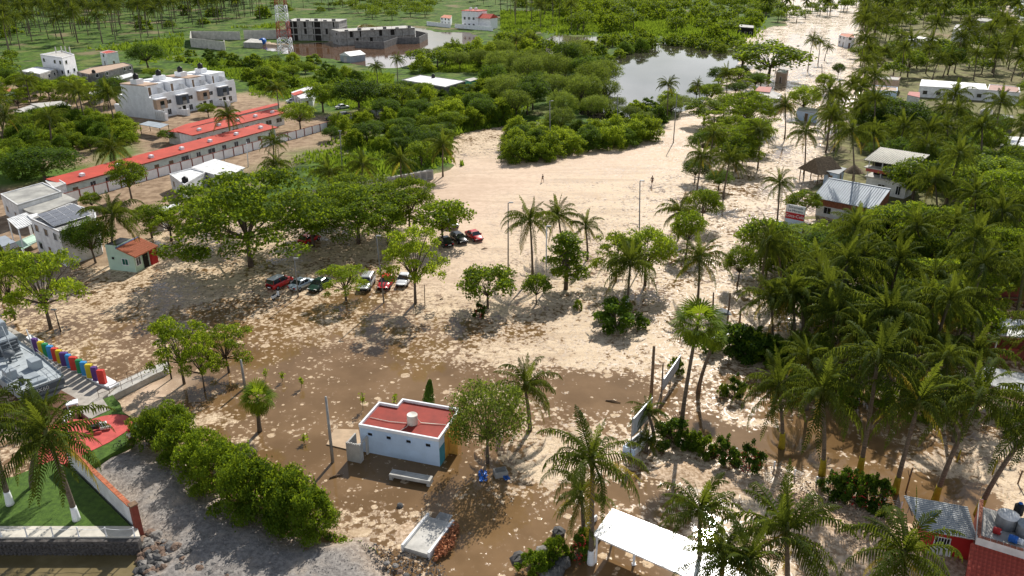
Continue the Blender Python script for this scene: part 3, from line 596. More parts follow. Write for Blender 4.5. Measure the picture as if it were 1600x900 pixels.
def slab(name, px, z1, z0, m, kind='structure', dens=0, amp=0, seed=0, bevel=False):
    pts = [Vector(G(a, b, z1)[:2]) for a, b in px]
    if dens:
        g = random.Random(seed); q = []
        for i in range(len(pts)):
            a, b = pts[i], pts[(i+1)%len(pts)]; n = max(1, int((b-a).length/dens))
            for k in range(n): q.append(a.lerp(b, k/n)+Vector((g.uniform(-amp, amp), g.uniform(-amp, amp))))
        pts = q
    return tag(MB().prism([tuple(p) for p in pts], z0, z1).build(name, m), kind=kind)
# ---------------------------------------------------------------- bath house on the flooded beach
c0, W, a0 = frame((561, 663), (685, 686), 3.0); c0.z = 0
o = thing('bath_house', 'small white bath house with red flat roof standing in brown flood water', 'building', c0, a0); TAKEN.append((c0.x+3.5, c0.y+1, 6))
Lp = [(0, 0), (8, 0), (8, 5.4), (1.95, 5.4), (1.95, 4.15), (0, 4.15)]
MB().prism(Lp, -.4, 2.70).build('wall', BLUEW, o)  # white wall, with blue shade from the sky put into its colour
rf = MB().prism([(.15, .15), (7.85, .15), (7.85, 5.25), (2.1, 5.25), (2.1, 4.0), (.15, 4.0)], 2.70, 2.76).build('roof', REDB, o)
pb = MB()
for (x0, y0, x1, y1) in [(-.04,-.04,8.04,.15), (7.85,.15,8.04,5.25), (1.91,5.25,8.04,5.44), (1.91,4.19,2.1,5.25), (-.04,4.0,2.1,4.19), (-.04,.15,.15,4.0)]: pb.box(x0, y0, 2.701, x1, y1, 3.02)
pb.build('parapet', WHITE, rf)
for x in (1.1, 3.0, 5.0, 6.95): window(o, x, 0, 2.15, .46, .32, 'f', BLUEW, DARK, 0)
MB().box(8.001, .05, -.2, 8.03, 1.25, 1.9).build('painted_panel', mat('teal_paint', (.06,.28,.38), .8), o)
MB().box(8.001, 1.3, -.2, 8.05, 5.3, 2.65).build('painted_panel', mat('ochre_paint', (.62,.34,.06), .8), o)
MB().box(8.06, 2.2, 0, 8.9, 2.32, 2.3).build('partition', mat('ochre_paint_2', (.60,.33,.07), .8), o)
tk = MB(); tk.lathe([(.50,0),(.52,.05),(.50,.35),(.52,.4),(.50,.8),(.51,.95),(.47,1.0),(.44,.98),(.01,.93)], 20, (4.55, 1.95, 2.78)); t1 = tk.build('water_tank', TANKW, o)
pp = MB(); pp.tube([(.3,1.6,2.83),(2.4,1.5,2.84),(4.1,1.75,2.84)], .035, 5); pp.tube([(3.9,.2,2.83),(4.3,1.2,2.84),(4.5,1.7,3.2)], .035, 5); pp.tube([(5.0,2.1,3.3),(5.3,2.2,2.85),(7.7,2.6,2.84)], .035, 5); pp.build('pipe', TANKW, t1)
an = MB(); an.box(-.55,-1.75,-.4,.85,-1.6,1.95); an.box(-.55,-1.6,-.4,-.40,-.003,1.95); an.box(.70,-1.6,-.4,.85,-1.15,1.95); an.box(.70,-1.15,1.8,.85,-.003,1.95); an.box(.70,-.35,-.4,.85,-.003,1.8)
ax = an.build('annex', GREYL, o)
for k in range(6): MB().box(-.55+.24*k, -1.76, 1.952, -.40+.24*k, -1.6, 2.02+.02*(k % 3)).build('broken_block', GREYL, ax)
slab('concrete_apron', [(522,670),(560,671),(566,700),(548,703),(510,694)], .10, -.4, mat('wet_concrete', (.50,.36,.23), .8, .15, 1.2))
# bench
c0, W, a0 = frame((608, 750), (670, 761)); o = thing('concrete_bench', 'long grey concrete bench in the flood water before the white bath house', 'bench', c0, a0)
MB().bbox(0, 0, .42, 3.9, .85, .62, .03).build('seat', GREYL, o)
for x in (.02, 3.58): MB().box(x, .02, -.4, x+.3, .83, .42).build('leg', GREYL, o)
MB().box(.32, .05, .28, 3.58, .17, .42).build('apron', GREYL, o)
for i in range(3): MB().box(.1, .2+.2*i, .621, 3.8, .22+.2*i, .626).build('groove', GREYD, o)
# concrete ramp
c0, W, a0 = frame((632, 862), (664, 877)); o = thing('concrete_ramp', 'pale concrete ramp with low white kerbs ending in the flood', 'ramp', c0, math.atan2(*(G(672,808)-G(632,862)).yx)-math.pi/2)
rm = MB(); rm.add([(0,0,-.3),(2.1,0,-.3),(2.1,4.3,-.3),(0,4.3,-.3),(0,0,.42),(2.1,0,.42),(2.1,4.3,.14),(0,4.3,.14)], [(4,5,6,7),(0,1,5,4),(1,2,6,5),(2,3,7,6),(3,0,4,7)]); rm.build('deck', GREYL, o)
for x in (-.22, 2.1): k = MB(); k.add([(x,-.1,-.3),(x+.2,-.1,-.3),(x+.2,4.4,-.3),(x,4.4,-.3),(x,-.1,.72),(x+.2,-.1,.72),(x+.2,4.4,.44),(x,4.4,.44)], [(4,5,6,7),(0,1,5,4),(1,2,6,5),(2,3,7,6),(3,0,4,7)]); k.build('kerb', ROOFW, o)
MB().box(.5, 4.3, -.3, 1.7, 5.3, .06).build('lower_slab', GREY, o)
# ---------------------------------------------------------------- kiosk
c0, W, a0 = frame((172, 421), (215, 426)); o = thing('kiosk', 'small pale green kiosk with red clay tile roof at the edge of the sand', 'building', c0, a0); TAKEN.append((c0.x+2.3, c0.y+2.5, 5))
MB().box(0, 0, -.3, 2.05, 3.2, 3.9).build('tower', MINT, o); MB().box(.1, .1, 3.901, 1.95, 3.1, 3.95).build('tower_roof', BLACK, o)
wm = MB(); wm.add([(2.05,0,-.3),(4.6,0,-.3),(4.6,4.3,-.3),(2.05,4.3,-.3),(2.05,0,3.5),(4.6,0,2.55),(4.6,4.3,2.55),(2.05,4.3,3.5)], [(0,1,5,4),(1,2,6,5),(2,3,7,6),(3,0,4,7),(4,5,6,7)]); wm.build('wall', MINT, o)
MB().box(1.9, -.2, 3.45, 2.12, 4.6, 3.75).build('ridge_beam', mat('blue_beam', (.15,.2,.45), .7), o)
window(o, 1.0, 0, 1.9, .45, .4, 'f', MINT, DARK, 0); window(o, 3.0, 0, 1.5, 1.0, .9, 'f', WHITE, mat('green_glass', (.02,.12,.09), .1), 1)
window(o, 4.6, .8, 1.5, .9, 1.1, 'r', WHITE, GLASS, 1); door(o, 4.6, 2.3, 0, 1.1, 2.2, 'r', DARK)
MB().box(4.6, 3.2, -.3, 4.95, 4.5, 2.3).build('red_panel', REDP, o)
rb = MB(); rb.add([(2.12,-.3,3.52),(5.2,-.3,2.42),(5.2,4.7,2.42),(2.12,4.7,3.52),(2.12,-.3,3.60),(5.2,-.3,2.50),(5.2,4.7,2.50),(2.12,4.7,3.60)], [(3,2,1,0),(4,5,6,7),(0,1,5,4),(1,2,6,5),(2,3,7,6),(3,0,4,7)]); rb = rb.build('roof', TERRA, o)
tl = MB(); n = 5; vs = []
for x, dz in ((0, .03), (.40, 0)):
    for i in range(n): a = math.pi*i/(n-1); vs.append((x, -.115*math.cos(a), dz+.075*math.sin(a)))
tl.add(vs, [(i, i+1, n+i+1, n+i) for i in range(n-1)]+[(4,3,2,1,0),(5,6,7,8,9)]); tlm = tl.mesh('tile', TERRA); sl_ = math.atan2(1.1, 3.08)
for i in range(8):
    for j in range(20):
        t_ = link('tile', tlm, rb, (2.16+.375*i, -.17+.25*j, 3.60-(.04+.375*i)*math.tan(sl_)+.012)); t_.rotation_euler = (rng.uniform(-.04, .04), sl_+rng.uniform(-.02, .03), rng.uniform(-.05, .05))
# ---------------------------------------------------------------- promenade, lawn, patio, sea wall
ZP = .9
PAVE = mat('promenade_paving', (.44,.40,.35), .85, .25, .9, .1, bscale=5)
slab('promenade', [(-60,470),(45,527),(186,600),(160,622),(172,640),(150,650),(141,655),(122,640),(60,612),(-80,560)], ZP, -1, PAVE)
slab('ramp_path', [(172,602),(238,572),(262,565),(262,576),(243,584),(168,622)], ZP-.18, -1, GREYL)
LAWN = mat('lawn_turf', (.085,.155,.022), .95, .3, 2.2, .8, col2=(.038,.08,.012), bscale=22)
slab('lawn', [(141,655),(150,628),(176,617),(186,630),(192,644),(210,656),(214,668),(206,688),(188,700),(130,735),(98,720),(100,690),(120,660)], ZP-.06, -1, LAWN, dens=.8, amp=.07)
PINK = mat('red_patio_paint', (.58,.10,.085), .8, .2, 1.1)
slab('red_patio', [(60,668),(112,655),(140,656),(160,650),(182,647),(198,649),(207,656),(206,665),(194,676),(172,690),(118,716),(60,745)], ZP, -1, PINK)
slab('lawn', [(-90,760),(20,745),(85,718),(118,738),(208,826),(-90,826)], 1.35, -1.2, LAWN)
slab('sea_wall_walk', [(-90,822),(214,822),(219,838),(-90,840)], 1.42, -1.2, mat('pale_paving', (.62,.58,.50), .8, .15, 1, .05))
SW = mat('sea_wall_stone', (.12,.11,.105), .95, .5, 3.5, .8, col2=(.04,.036,.034))
a, b = G(-90, 840, 1.42), G(219, 838, 1.42); o = thing('sea_wall', 'dark rubble stone sea wall below the white walkway', 'wall', (a.x, a.y, 0))
MB().box(0, -.35, -1.6, b.x-a.x, 0, 1.30).build('wall_face', SW, o)
g = random.Random(5); stm = []
for k in range(6):
    m_ = MB(); m_.lathe([(.02,-.10),(.13,-.07),(.17,0),(.12,.08),(.02,.10)], 6); m_.v = [(x*g.uniform(.8,1.2), y*g.uniform(.8,1.2), zz*g.uniform(.8,1.3)) for x, y, zz in m_.v]; stm.append(m_.mesh('stone', SW))
for i in range(60):
    for j in range(5):
        s = link('stone', stm[g.randrange(6)], o, (b.x-a.x-.25-i*.34+g.uniform(-.05,.05), -.37, -.75+j*.42+g.uniform(-.06,.06))); s.rotation_euler = (1.57, g.uniform(0, 6), 0)
o = thing('rope_railing', 'white posts with a rope along the sea wall walkway', 'railing', (a.x, a.y, 1.42)); prev = None
for k, px in enumerate((3, 43, 84, 124, 167, 211)):
    q = G(px, 838, 1.42); MB().lathe([(.07,0),(.07,.1),(.05,.15),(.05,.85),(.08,.9),(.01,.97)], 8, (q.x-a.x, .1, 0)).build('post', WHITE, o)
    if prev is not None: MB().tube([(prev+(q.x-a.x-prev)*t, .1, .8-.5*t*(1-t)) for t in (0,.25,.5,.75,1)], .018, 4).build('rope', WHITE, o)
    prev = q.x-a.x
# white garden wall with terracotta coping and red end pillar
ga, gb = G(108, 722, 1.35), G(210, 822, 1.35); d_ = gb-ga; ang = math.atan2(d_.y, d_.x); ln = d_.length
o = thing('garden_wall', 'white garden wall with terracotta coping beside the gravel bank', 'wall', ga, ang); MB().box(0, 0, -1.6, ln, .25, 1.75).build('wall_face', WHITEW, o)
for i in range(int(ln/.42)): MB().box(i*.42+.012, -.06, 1.752, i*.42+.408, .31, 1.83+.01*(i % 2)).build('coping_tile', TERRA, o)
MB().box(ln, -.08, -1.9, ln+.5, .42, 2.15).build('pillar', MAROON, o); MB().box(ln-.05, -.14, 2.151, ln+.56, .48, 2.25).build('pillar_cap', WOOD, o)
# ---------------------------------------------------------------- fourteen coloured block letters seen from behind
L0, L1 = G(57, 548, ZP+.2), G(164, 600, ZP+.2); dv = L1-L0; ang = math.atan2(dv.y, dv.x)
slab('sign_plinth', [(40,527),(47,522),(186,598),(172,606),(150,597)], ZP+.22, -1, WHITE)
PC_ = {'purple': (.10,.04,.20), 'yellow': (.62,.47,.02), 'green': (.02,.26,.09), 'blue': (.05,.28,.60), 'red': (.60,.05,.035)}; PM = {k: mat('letter_'+k, v, .5, .08) for k, v in PC_.items()}
LB = [(52,524,540,'purple',1.0),(63,527,545,'yellow',1),(70,530,549,'green',.9),(78,533,552,'blue',1),(86,536,556,'red',1),(93,540,560,'yellow',.95),(101,543,563,'purple',1.3),(108,548,566,'blue',.8),(116,551,571,'red',1.3),(125,556,575,'green',1),(132,559,579,'blue',1.0),(140,563,583,'yellow',1.1),(148,568,587,'purple',.9),(158,571,592,'red',1.15)]
shapes = ['slab', 'notch', 'leg', 'step']
ordn = {}
for k, (px, ty, by, cn_, wd) in enumerate(LB):
    t = (k+.45)/len(LB); p_ = L0.lerp(L1, (px-52)/(160-52)*.985+.01); ordn[cn_] = ordn.get(cn_, 0)+1
    pos = ['at the far end of the row beside the boat', 'next to the far end of the row', 'third from the far end of the row', 'fourth from the far end of the row', 'fifth from the far end of the row', 'sixth from the far end of the row', 'seventh from the far end, widest of its colour', 'just left of the wide red one', 'at mid row, the wide one', 'fifth from the ramp end of the row', 'fourth from the ramp end of the row', 'third from the ramp end of the row', 'second from the ramp end of the row', 'at the ramp end of the row'][k]
    o = thing('block_letter', '%s block letter %s' % (cn_, pos), 'sign letter', (p_.x, p_.y, ZP+.22), ang+.55, 'block letters along the promenade')
    w_ = .62*wd; h_ = 1.6; m_ = MB()
    m_.bbox(-w_/2, -.22, 0, w_/2, .22, h_, .02)
    m_.build('letter_body', PM[cn_], o)
    MB().box(-w_/2+.10, .221, .25, w_/2-.10, .24, h_-.25).build('letter_face', PM[cn_], o)
    MB().box(-w_/2-.05, -.26, -.06, w_/2+.05, .26, .0).build('foot_plate', WHITE, o)
# ---------------------------------------------------------------- patrol boat monument
A, B = G(28, 612, 2.9), G(99, 586, 2.9); dv = B-A; ang = math.atan2(dv.y, dv.x); bw = dv.length
o = thing('patrol_boat', 'grey naval patrol boat with white number on its stern, displayed ashore', 'boat', (A.x, A.y, 0), ang); LN = 19
def hsec(y): 
    t = y/LN; return bw/2*(1.0+.10*math.sin(math.pi*min(1, t*1.4)))*(1 if t < .55 else max(.02, 1-((t-.55)/.45)**2.2))
hb = MB(); st = [0, 1, 3, 6, 9, 12, 14.5, 17, 18.5, LN]; vs = []
for y in st:
    hw = hsec(y); c = bw/2; zk = .7+.3*(y/LN)**2
    for (fx, zz) in ((-1, 2.9+.5*(y/LN)**2), (-.97, 2.3), (-.90, 1.6), (-.55, .95+.2*(y/LN)), (0, zk), (.55, .95+.2*(y/LN)), (.90, 1.6), (.97, 2.3), (1, 2.9+.5*(y/LN)**2)): vs.append((c+fx*hw, y+(-.25*(zz-1.6)/1.3 if y == 0 else 0), zz))
n = 9; fs = [(i*n+k, i*n+k+1, (i+1)*n+k+1, (i+1)*n+k) for i in range(len(st)-1) for k in range(n-1)]+[tuple(range(n-1,-1,-1))]
hb.add(vs, fs, 0, False); hb.build('hull', SHIP, o)
dk = MB(); dk.add([(bw/2+s*(hsec(y)-.06), y+.02, 2.72+.5*(y/LN)**2) for y in st for s in (-1, 1)], [(2*i, 2*i+1, 2*i+3, 2*i+2) for i in range(len(st)-1)]); dk.build('deck', mat('deck_grey', (.42,.46,.48), .7, .15), o)
wl = MB(); wl.box(-.03, -.33, 1.55, bw+.03, -.24, 1.72); wl.box(.1, -.30, 2.05, bw-.1, -.22, 2.62); wl.build('transom_band', SHIPD, o)
lettering(o, 'UX60', .62, ROOFW, (bw*.45, -.325, 2.33), (math.pi/2, 0, 0))
for (x0, y0, x1, y1, zz, nm) in [(.25,3.3,1.25,4.6,1.0,'deck_locker'), (bw-1.6,3.6,bw-.55,4.9,1.0,'deck_locker'), (1.4,2.0,bw-1.5,4.2,.12,'hatch'), (1.5,.5,bw-1.4,1.4,.25,'hatch')]: MB().bbox(x0, y0, 2.72, x1, y1, 2.74+zz, .05).build(nm, SHIP, o)
sp = MB(); sp.bbox(.6, 9.4, 2.7, bw-.6, 15, 4.6, .1); sp.bbox(1.0, 10.6, 4.6, bw-1.0, 13.5, 6.2, .1); su = sp.build('superstructure', SHIP, o)
for k in range(6): MB().box(bw-1.9, 7.6+.27*k, 2.72+.31*k, bw-.9, 7.9+.27*k, 2.78+.31*k).build('stair_step', SHIPD, su)
MB().box(.7, 9.33, 2.9, bw-.7, 9.39, 4.4).build('aft_bulkhead', SHIPD, su); window(su, 1.2, 9.33, 3.7, .6, .7, 'f', SHIPD); door(su, bw/2, 9.33, 2.75, .8, 1.5, 'f', SHIPD)
gn = MB(); gn.lathe([(.3,0),(.25,.35),(.16,.6)], 10, (.95, 1.6, 2.74)); gn.tube([(.95,1.6,3.4),(.2,.9,3.65),(-.3,.4,3.8)], .045, 6); gn.box(.75,1.5,3.2,1.2,1.9,3.6); gn.build('deck_gun', SHIPD, o)
dv2 = MB(); dv2.tube([(.45,2.6,2.7),(.45,2.6,4.3),(1.2,1.5,4.9)], .05, 5); dv2.tube([(bw-.5,5.3,2.7),(bw-.6,5.3,5.0),(bw-.4,6.4,6.3)], .06, 5); dv2.tube([(bw-1.6,5.9,4.9),(bw-2.2,4.0,5.9),(bw-1.2,3.6,4.6)], .05, 5); dv2.build('derrick', SHIP, o)
ra = MB(); 
for y in np.arange(.2, 6.8, 1.1):
    for s in (-1, 1): ra.tube([(bw/2+s*(hsec(y)-.12), y, 2.75), (bw/2+s*(hsec(y)-.12), y, 3.65)], .022, 4)
for s in (-1, 1):
    for zz in (3.2, 3.65): ra.tube([(bw/2+s*(hsec(y)-.12), y, zz) for y in (.2, 3, 6.8)], .018, 4)
for x in np.arange(.2, bw, .9): ra.tube([(x, .05, 2.75), (x, .05, 3.65)], .022, 4)
for zz in (3.2, 3.65): ra.tube([(.1, .05, zz), (bw-.1, .05, zz)], .018, 4)
ra.build('railing', SHIP, o)
ld = MB(); ld.tube([(1.6,7.2,2.7),(1.5,8.6,6.6)], .06, 5); ld.tube([(2.6,7.2,2.7),(2.4,8.6,6.6)], .06, 5); ld.tube([(1.6,8.6,6.6),(2.4,10.6,5.6)], .05, 5)
for k in range(8): t = k/8; ld.tube([(1.6-.1*t, 7.2+1.4*t, 2.9+3.7*t), (2.6-.2*t, 7.2+1.4*t, 2.9+3.7*t)], .035, 4)
ld.build('ladder_frame', SHIP, o); rd = MB(); rd.tube([(2.0,7.4,2.75),(2.0,7.4,3.6)], .14, 8); rd.lathe([(.5,3.6),(.62,3.9),(.35,4.2),(.01,4.25)], 12, (2.0,7.4,0)); rd.build('winch', SHIPD, o)
for x in (.8, bw-.8):
    for y in (1.5, 7, 12): MB().box(x-.25, y-.25, 0, x+.25, y+.25, 1.6).build('cradle_post', GREY, o)
slab('planting_bed', [(30,600),(75,598),(118,622),(126,640),(112,655),(60,668),(20,640)], ZP+.05, -1, mat('bed_soil', (.17,.09,.055), .95, .3, 3, .5))
# blue barrels, white table and stools, oddments
def barrel(px, py, z0, label, m=BLUEP, r=.3, h=.85, cat='barrel', lie=False):
    p_ = G(px, py, z0); o = thing('barrel', label, cat, p_, 0); b_ = MB(); b_.lathe([(r*.9,0),(r,.05),(r*.96,h*.3),(r,h*.34),(r*.96,h*.66),(r,h*.7),(r*.9,h),(r*.8,h-.02),(.01,h-.02)], 14); x = b_.build('drum', m, o); MB().lathe([(r*.25,h-.02),(r*.25,h+.03),(.01,h+.03)], 8).build('lid', WHITE, o)
    if lie: o.rotation_euler = (1.45, 0, .8); o.location.z += r
barrel(36, 625, ZP, 'blue barrel under the stern of the grey boat'); barrel(78, 611, ZP, 'blue barrel beside the planting bed by the boat')
barrel(106, 688, ZP, 'blue barrel half hidden by palm fronds on the red patio')
def table(px, py, z0, label, w_=1.3, d=1.0, h=.75, rz=0.3, m=WHITE):
    p_ = G(px, py, z0); o = thing('table', label, 'table', p_, rz); MB().bbox(-w_/2, -d/2, h-.12, w_/2, d/2, h, .02).build('tabletop', m, o)
    for sx in (-1, 1):
        for sy in (-1, 1): MB().box(sx*(w_/2-.12)-.04, sy*(d/2-.12)-.04, 0, sx*(w_/2-.12)+.04, sy*(d/2-.12)+.04, h-.12).build('leg', m, o)
table(114, 636, ZP, 'square white slab table beside the planting bed', 1.1, .95, .6, .5)
for k, (px, py) in enumerate([(111,647),(107,652),(104,656),(101,661)]):
    p_ = G(px, py, ZP); o = thing('stone_stool', 'small white block stool, %s in the line leading from the white slab table' % ('first','second','third','fourth')[k], 'stool', p_, .5, 'white block stools'); MB().bbox(-.28,-.17,.12,.28,.17,.34,.03).build('seat', WHITE, o); MB().box(-.15,-.1,0,.15,.1,.12).build('leg', WHITE, o)
# black and white anchor-like bench set on the patio
p_ = G(155, 672, ZP); o = thing('chess_bench', 'black and white bench group in the middle of the red patio', 'bench', p_, .35)
MB().bbox(-1.0,-.25,.3,-.1,.35,.6,.03).build('black_seat', BLACK, o); MB().bbox(-.05,.1,.3,.7,.5,.62,.03).build('white_seat', WHITE, o); MB().bbox(.15,-.3,.15,1.1,.05,.35,.03).build('grey_slab', GREYL, o); MB().box(-.15,-.28,.3,.1,.3,.75).build('centre_block', BLACK, o)
MB().box(-1.2,-.75,0,.3,-.65,.25).build('pink_kerb', PINK, o); MB().box(-.85,.0,0,-.65,.2,.3).build('foot', BLACK, o); MB().box(.3,.1,0,.5,.3,.3).build('foot', WHITE, o)
# ramp railing
o = thing('pipe_railing', 'brown pipe railing along the concrete ramp path', 'railing', G(158, 622, ZP)); c = o.location.copy()
for seg in ([(155,622),(172,616),(190,608),(207,600),(222,593),(245,583)], [(183,601),(200,594),(216,588),(235,580),(255,571),(262,569)]):
    q = [G(a, b, ZP-.1)-c for a, b in seg]
    for v in q: MB().tube([tuple(v), (v.x, v.y, v.z+.95)], .028, 5).build('post', WOOD, o)
    for hh in (.5, .95): MB().tube([(v.x, v.y, v.z+hh) for v in q], .025, 5).build('rail', WOOD, o)
# ---------------------------------------------------------------- rocks
ROCKM = [mat('rock_dark', (.13,.125,.12), .9, .4, 2, .6), mat('rock_pale', (.27,.25,.23), .9, .35, 2, .6), mat('rock_brown', (.22,.15,.11), .9, .35, 2, .6)]
def rock_mesh(seed, m):
    g = np.random.default_rng(seed); b_ = MB(); b_.lathe([(.05,-.45),(.42,-.30),(.55,-.02),(.42,.26),(.06,.40)], 7, smooth=False); b_.v = [(x*g.uniform(.75,1.25), y*g.uniform(.75,1.25), zz*g.uniform(.75,1.2)) for x, y, zz in b_.v]; return b_.mesh('boulder', m)
ROCKS = [rock_mesh(i, ROCKM[i % 3]) for i in range(12)]
g = random.Random(11); RP = [(222,838),(240,835),(262,852),(300,872),(345,888),(370,905),(330,960),(215,960),(216,880)]
rp = scatter(RP, 240, .33, seed=12, tries=200)
for x, y in rp:
    o = tag(link('boulder', ROCKS[g.randrange(12)], None, (x, y, max(-.6, .05+g.uniform(-.1,.3)))), 'grey boulder in the rubble heap below the red pillar at the sea wall end', 'rock', 'boulders heaped at the end of the sea wall'); s = g.uniform(.45, 1.05); o.scale = (s, s, s*g.uniform(.7, 1)); o.rotation_euler = (g.uniform(-.6,.6), g.uniform(-.6,.6), g.uniform(0,6.3))
def rock(px, py, s, label, z0=.1, k=None, grp=None): o = tag(link('boulder', ROCKS[k if k is not None else g.randrange(12)], None, G(px, py, z0)), label, 'rock', grp); o.scale = (s, s, s*.75); o.rotation_euler = (.2, -.1, g.uniform(0, 6)); return o
rock(873, 832, 1.1, 'upright grey boulder at the back of the rock planter near the white shelter', .2, 0); rock(848, 862, 1.1, 'pale round boulder on the left of the grassy rock planter', .2, 1)
rock(810, 872, 1.2, 'dark boulder at the left end of the rock planter', .15, 3); rock(880, 880, 1.3, 'tall grey boulder at the right end of the rock planter', .3, 6); rock(868, 893, 1.3, 'dark boulder at the bottom of the rock planter', .2, 9)
rock(852, 898, 1.0, 'pale brown boulder below the rock planter', .1, 4); rock(625, 790, .55, 'small dark stone above the foam by the concrete ramp', .1, 3)
for px, py in ((604,880),(618,884),(625,893),(635,899),(478,860),(832,905),(842,890),(860,876)): rock(px, py, .5, 'small grey stone lying near the edge of the flood water', .35, None, 'small stones by the water edge')
# rubble spill beside the ramp (orange) and rubble stuff
def rubble(px, n, s0, s1, m, zf, name, seed, zr=.2):
    g_ = random.Random(seed); b_ = MB()
    for x, y in scatter(px, n, s0*.8, seed=seed, tries=30):
        s = g_.uniform(s0, s1); z_ = zf+g_.uniform(0, zr); q = [Vector((g_.uniform(-1,1), g_.uniform(-1,1), g_.uniform(-.7,1)))*s for _ in range(4)]; k = len(b_.v)
        b_.v += [(x+v.x, y+v.y, z_+v.z) for v in q]; b_.f += [(k,k+1,k+2),(k,k+1,k+3),(k+1,k+2,k+3),(k,k+2,k+3)]; b_.m += [0]*4; b_.sm += [False]*4
    return tag(b_.build(name, m), kind='stuff')
rubble([(682,860),(712,822),(718,830),(706,862),(680,880)], 900, .08, .22, mat('orange_soil', (.42,.17,.08), .95, .3), .15, 'rubble', 3, .35)
rubble([(560,850),(640,868),(690,885),(700,905),(600,905)], 500, .06, .16, ROCKM[0], .25, 'rubble', 4, .1)
rubble([(215,700),(330,790),(430,835),(600,880),(600,905),(330,905),(222,840),(160,760)], 2600, .03, .09, ROCKM[1], .54, 'gravel', 5, .05)
rubble([(1200,730),(1290,765),(1420,810),(1340,860),(1240,800)], 900, .05, .2, mat('pale_soil', (.5,.37,.26), .95, .25), .2, 'rubble', 6, .1)
rubble([(1035,670),(1070,640),(1062,680),(1045,690)], 200, .1, .3, mat('pale_soil_2', (.46,.30,.2), .95, .25), .1, 'rubble', 7, .2)
# ---------------------------------------------------------------- town on the left
# terrace of white townhouses
c0, W, a0 = frame((243, 188), (368, 160)); o = thing('townhouse_row', 'terrace of four white townhouses with tan and slate bays and black roof tanks', 'building', c0, a0)
for k in range(5): TAKEN.append((c0.x+math.cos(a0)*k*7+math.cos(a0+1.57)*5, c0.y+math.sin(a0)*k*7+math.sin(a0+1.57)*5, 8))
MB().box(-.02, 0, -.4, 31, 13.2, 6).build('wall', WHITE, o); MB().box(0, 13.2, -.4, 1, 15.5, 3.2).build('rear_wall', WHITE, o)
for i, (bm, tx) in enumerate(((TAN, 0), (NAVY, 0), (TAN, 0), (NAVY, 1))):
    x = .3+i*7.7
    MB().box(x, -1.2, 2.9, x+3.6, 0, 5.5).build('bay', bm, o); rl = MB().box(x-.1, -1.35, 5.501, x+3.7, 3.2, 5.75).build('terrace_slab', WHITE, o); MB().box(x+1.2, -1.33, 3.0, x+2.6, -1.25, 3.9).build('balcony_rail', STEEL, o)
    window(o, x+1.9, -1.2, 4.1, 1.2, 1.6, 'f', DARK, GLASS); window(o, x+5.1, 0, 4.2, 1.8, 1.0, 'f', WHITEW); window(o, x+4.9, 0, 1.5, 1.2, 1.4, 'f', WHITEW); door(o, x+2.5, 0, 0, 1.1, 2.3, 'f', DARK); window(o, x+.9, 0, 1.4, 1.0, 1.2, 'f', WHITEW)
    MB().box(x-.3, .005, 6.0, x+7.4, .25, 6.75).build('parapet', WHITE, o)
    up = MB().box(x-.2, 3.2, 6.001, x+7.1, 11.5, 8.9).build('upper_storey', WHITE, o); MB().box(x-.3, 2.2, 8.901, x+4.6, 11.6, 9.15).build('roof_slab', TAN if i % 2 == 0 else WHITE, up)
    door(up, x+2.0, 3.2, 6.0, 1.1, 2.2, 'f', WOOD); MB().box(x-.3, 1.0, 6.0, x-.12, 3.2, 8.9).build('fin_wall', WHITE, up)
    MB().add([(x+4.7,1.2,6.0),(x+7.0,1.2,6.0),(x+7.0,3.19,6.0),(x+4.7,3.19,6.0),(x+4.7,1.2,7.9),(x+4.7,3.19,7.9)],[(0,1,4),(2,3,5),(1,2,5,4),(0,4,5,3)]).build('stair_block', WHITEW, up)
    MB().box(x+.3, 5.5, 9.15, x+2.6, 8.0, 10.4).build('tank_base', WHITE, up); tank(o, x+1.4, 6.8, 10.4, .75, 1.5)
    MB().box(x-.35, -3.8, -.3, x-.1, 0, 1.9).build('garden_wall', WHITE, o); MB().box(x-.5, -4.4, -.3, x+.3, -3.8, 2.1).build('gate_pier', WHITE, o)
window(o, 0, 9.0, 4.2, 1.1, 1.8, 'l', WHITEW, GLASS, 0); window(o, 0, 10.5, 1.5, 1.1, 1.4, 'l', WHITEW, GLASS, 0)
MB().box(-.3, -4.4, -.3, -.05, 0, 2.9).build('side_wall', WHITE, o)
for k in range(5): MB().box(-.36, -4.0+.7*k, .5, -.30, -3.5+.7*k, 2.5).build('screen_slat', WHITEW, o)
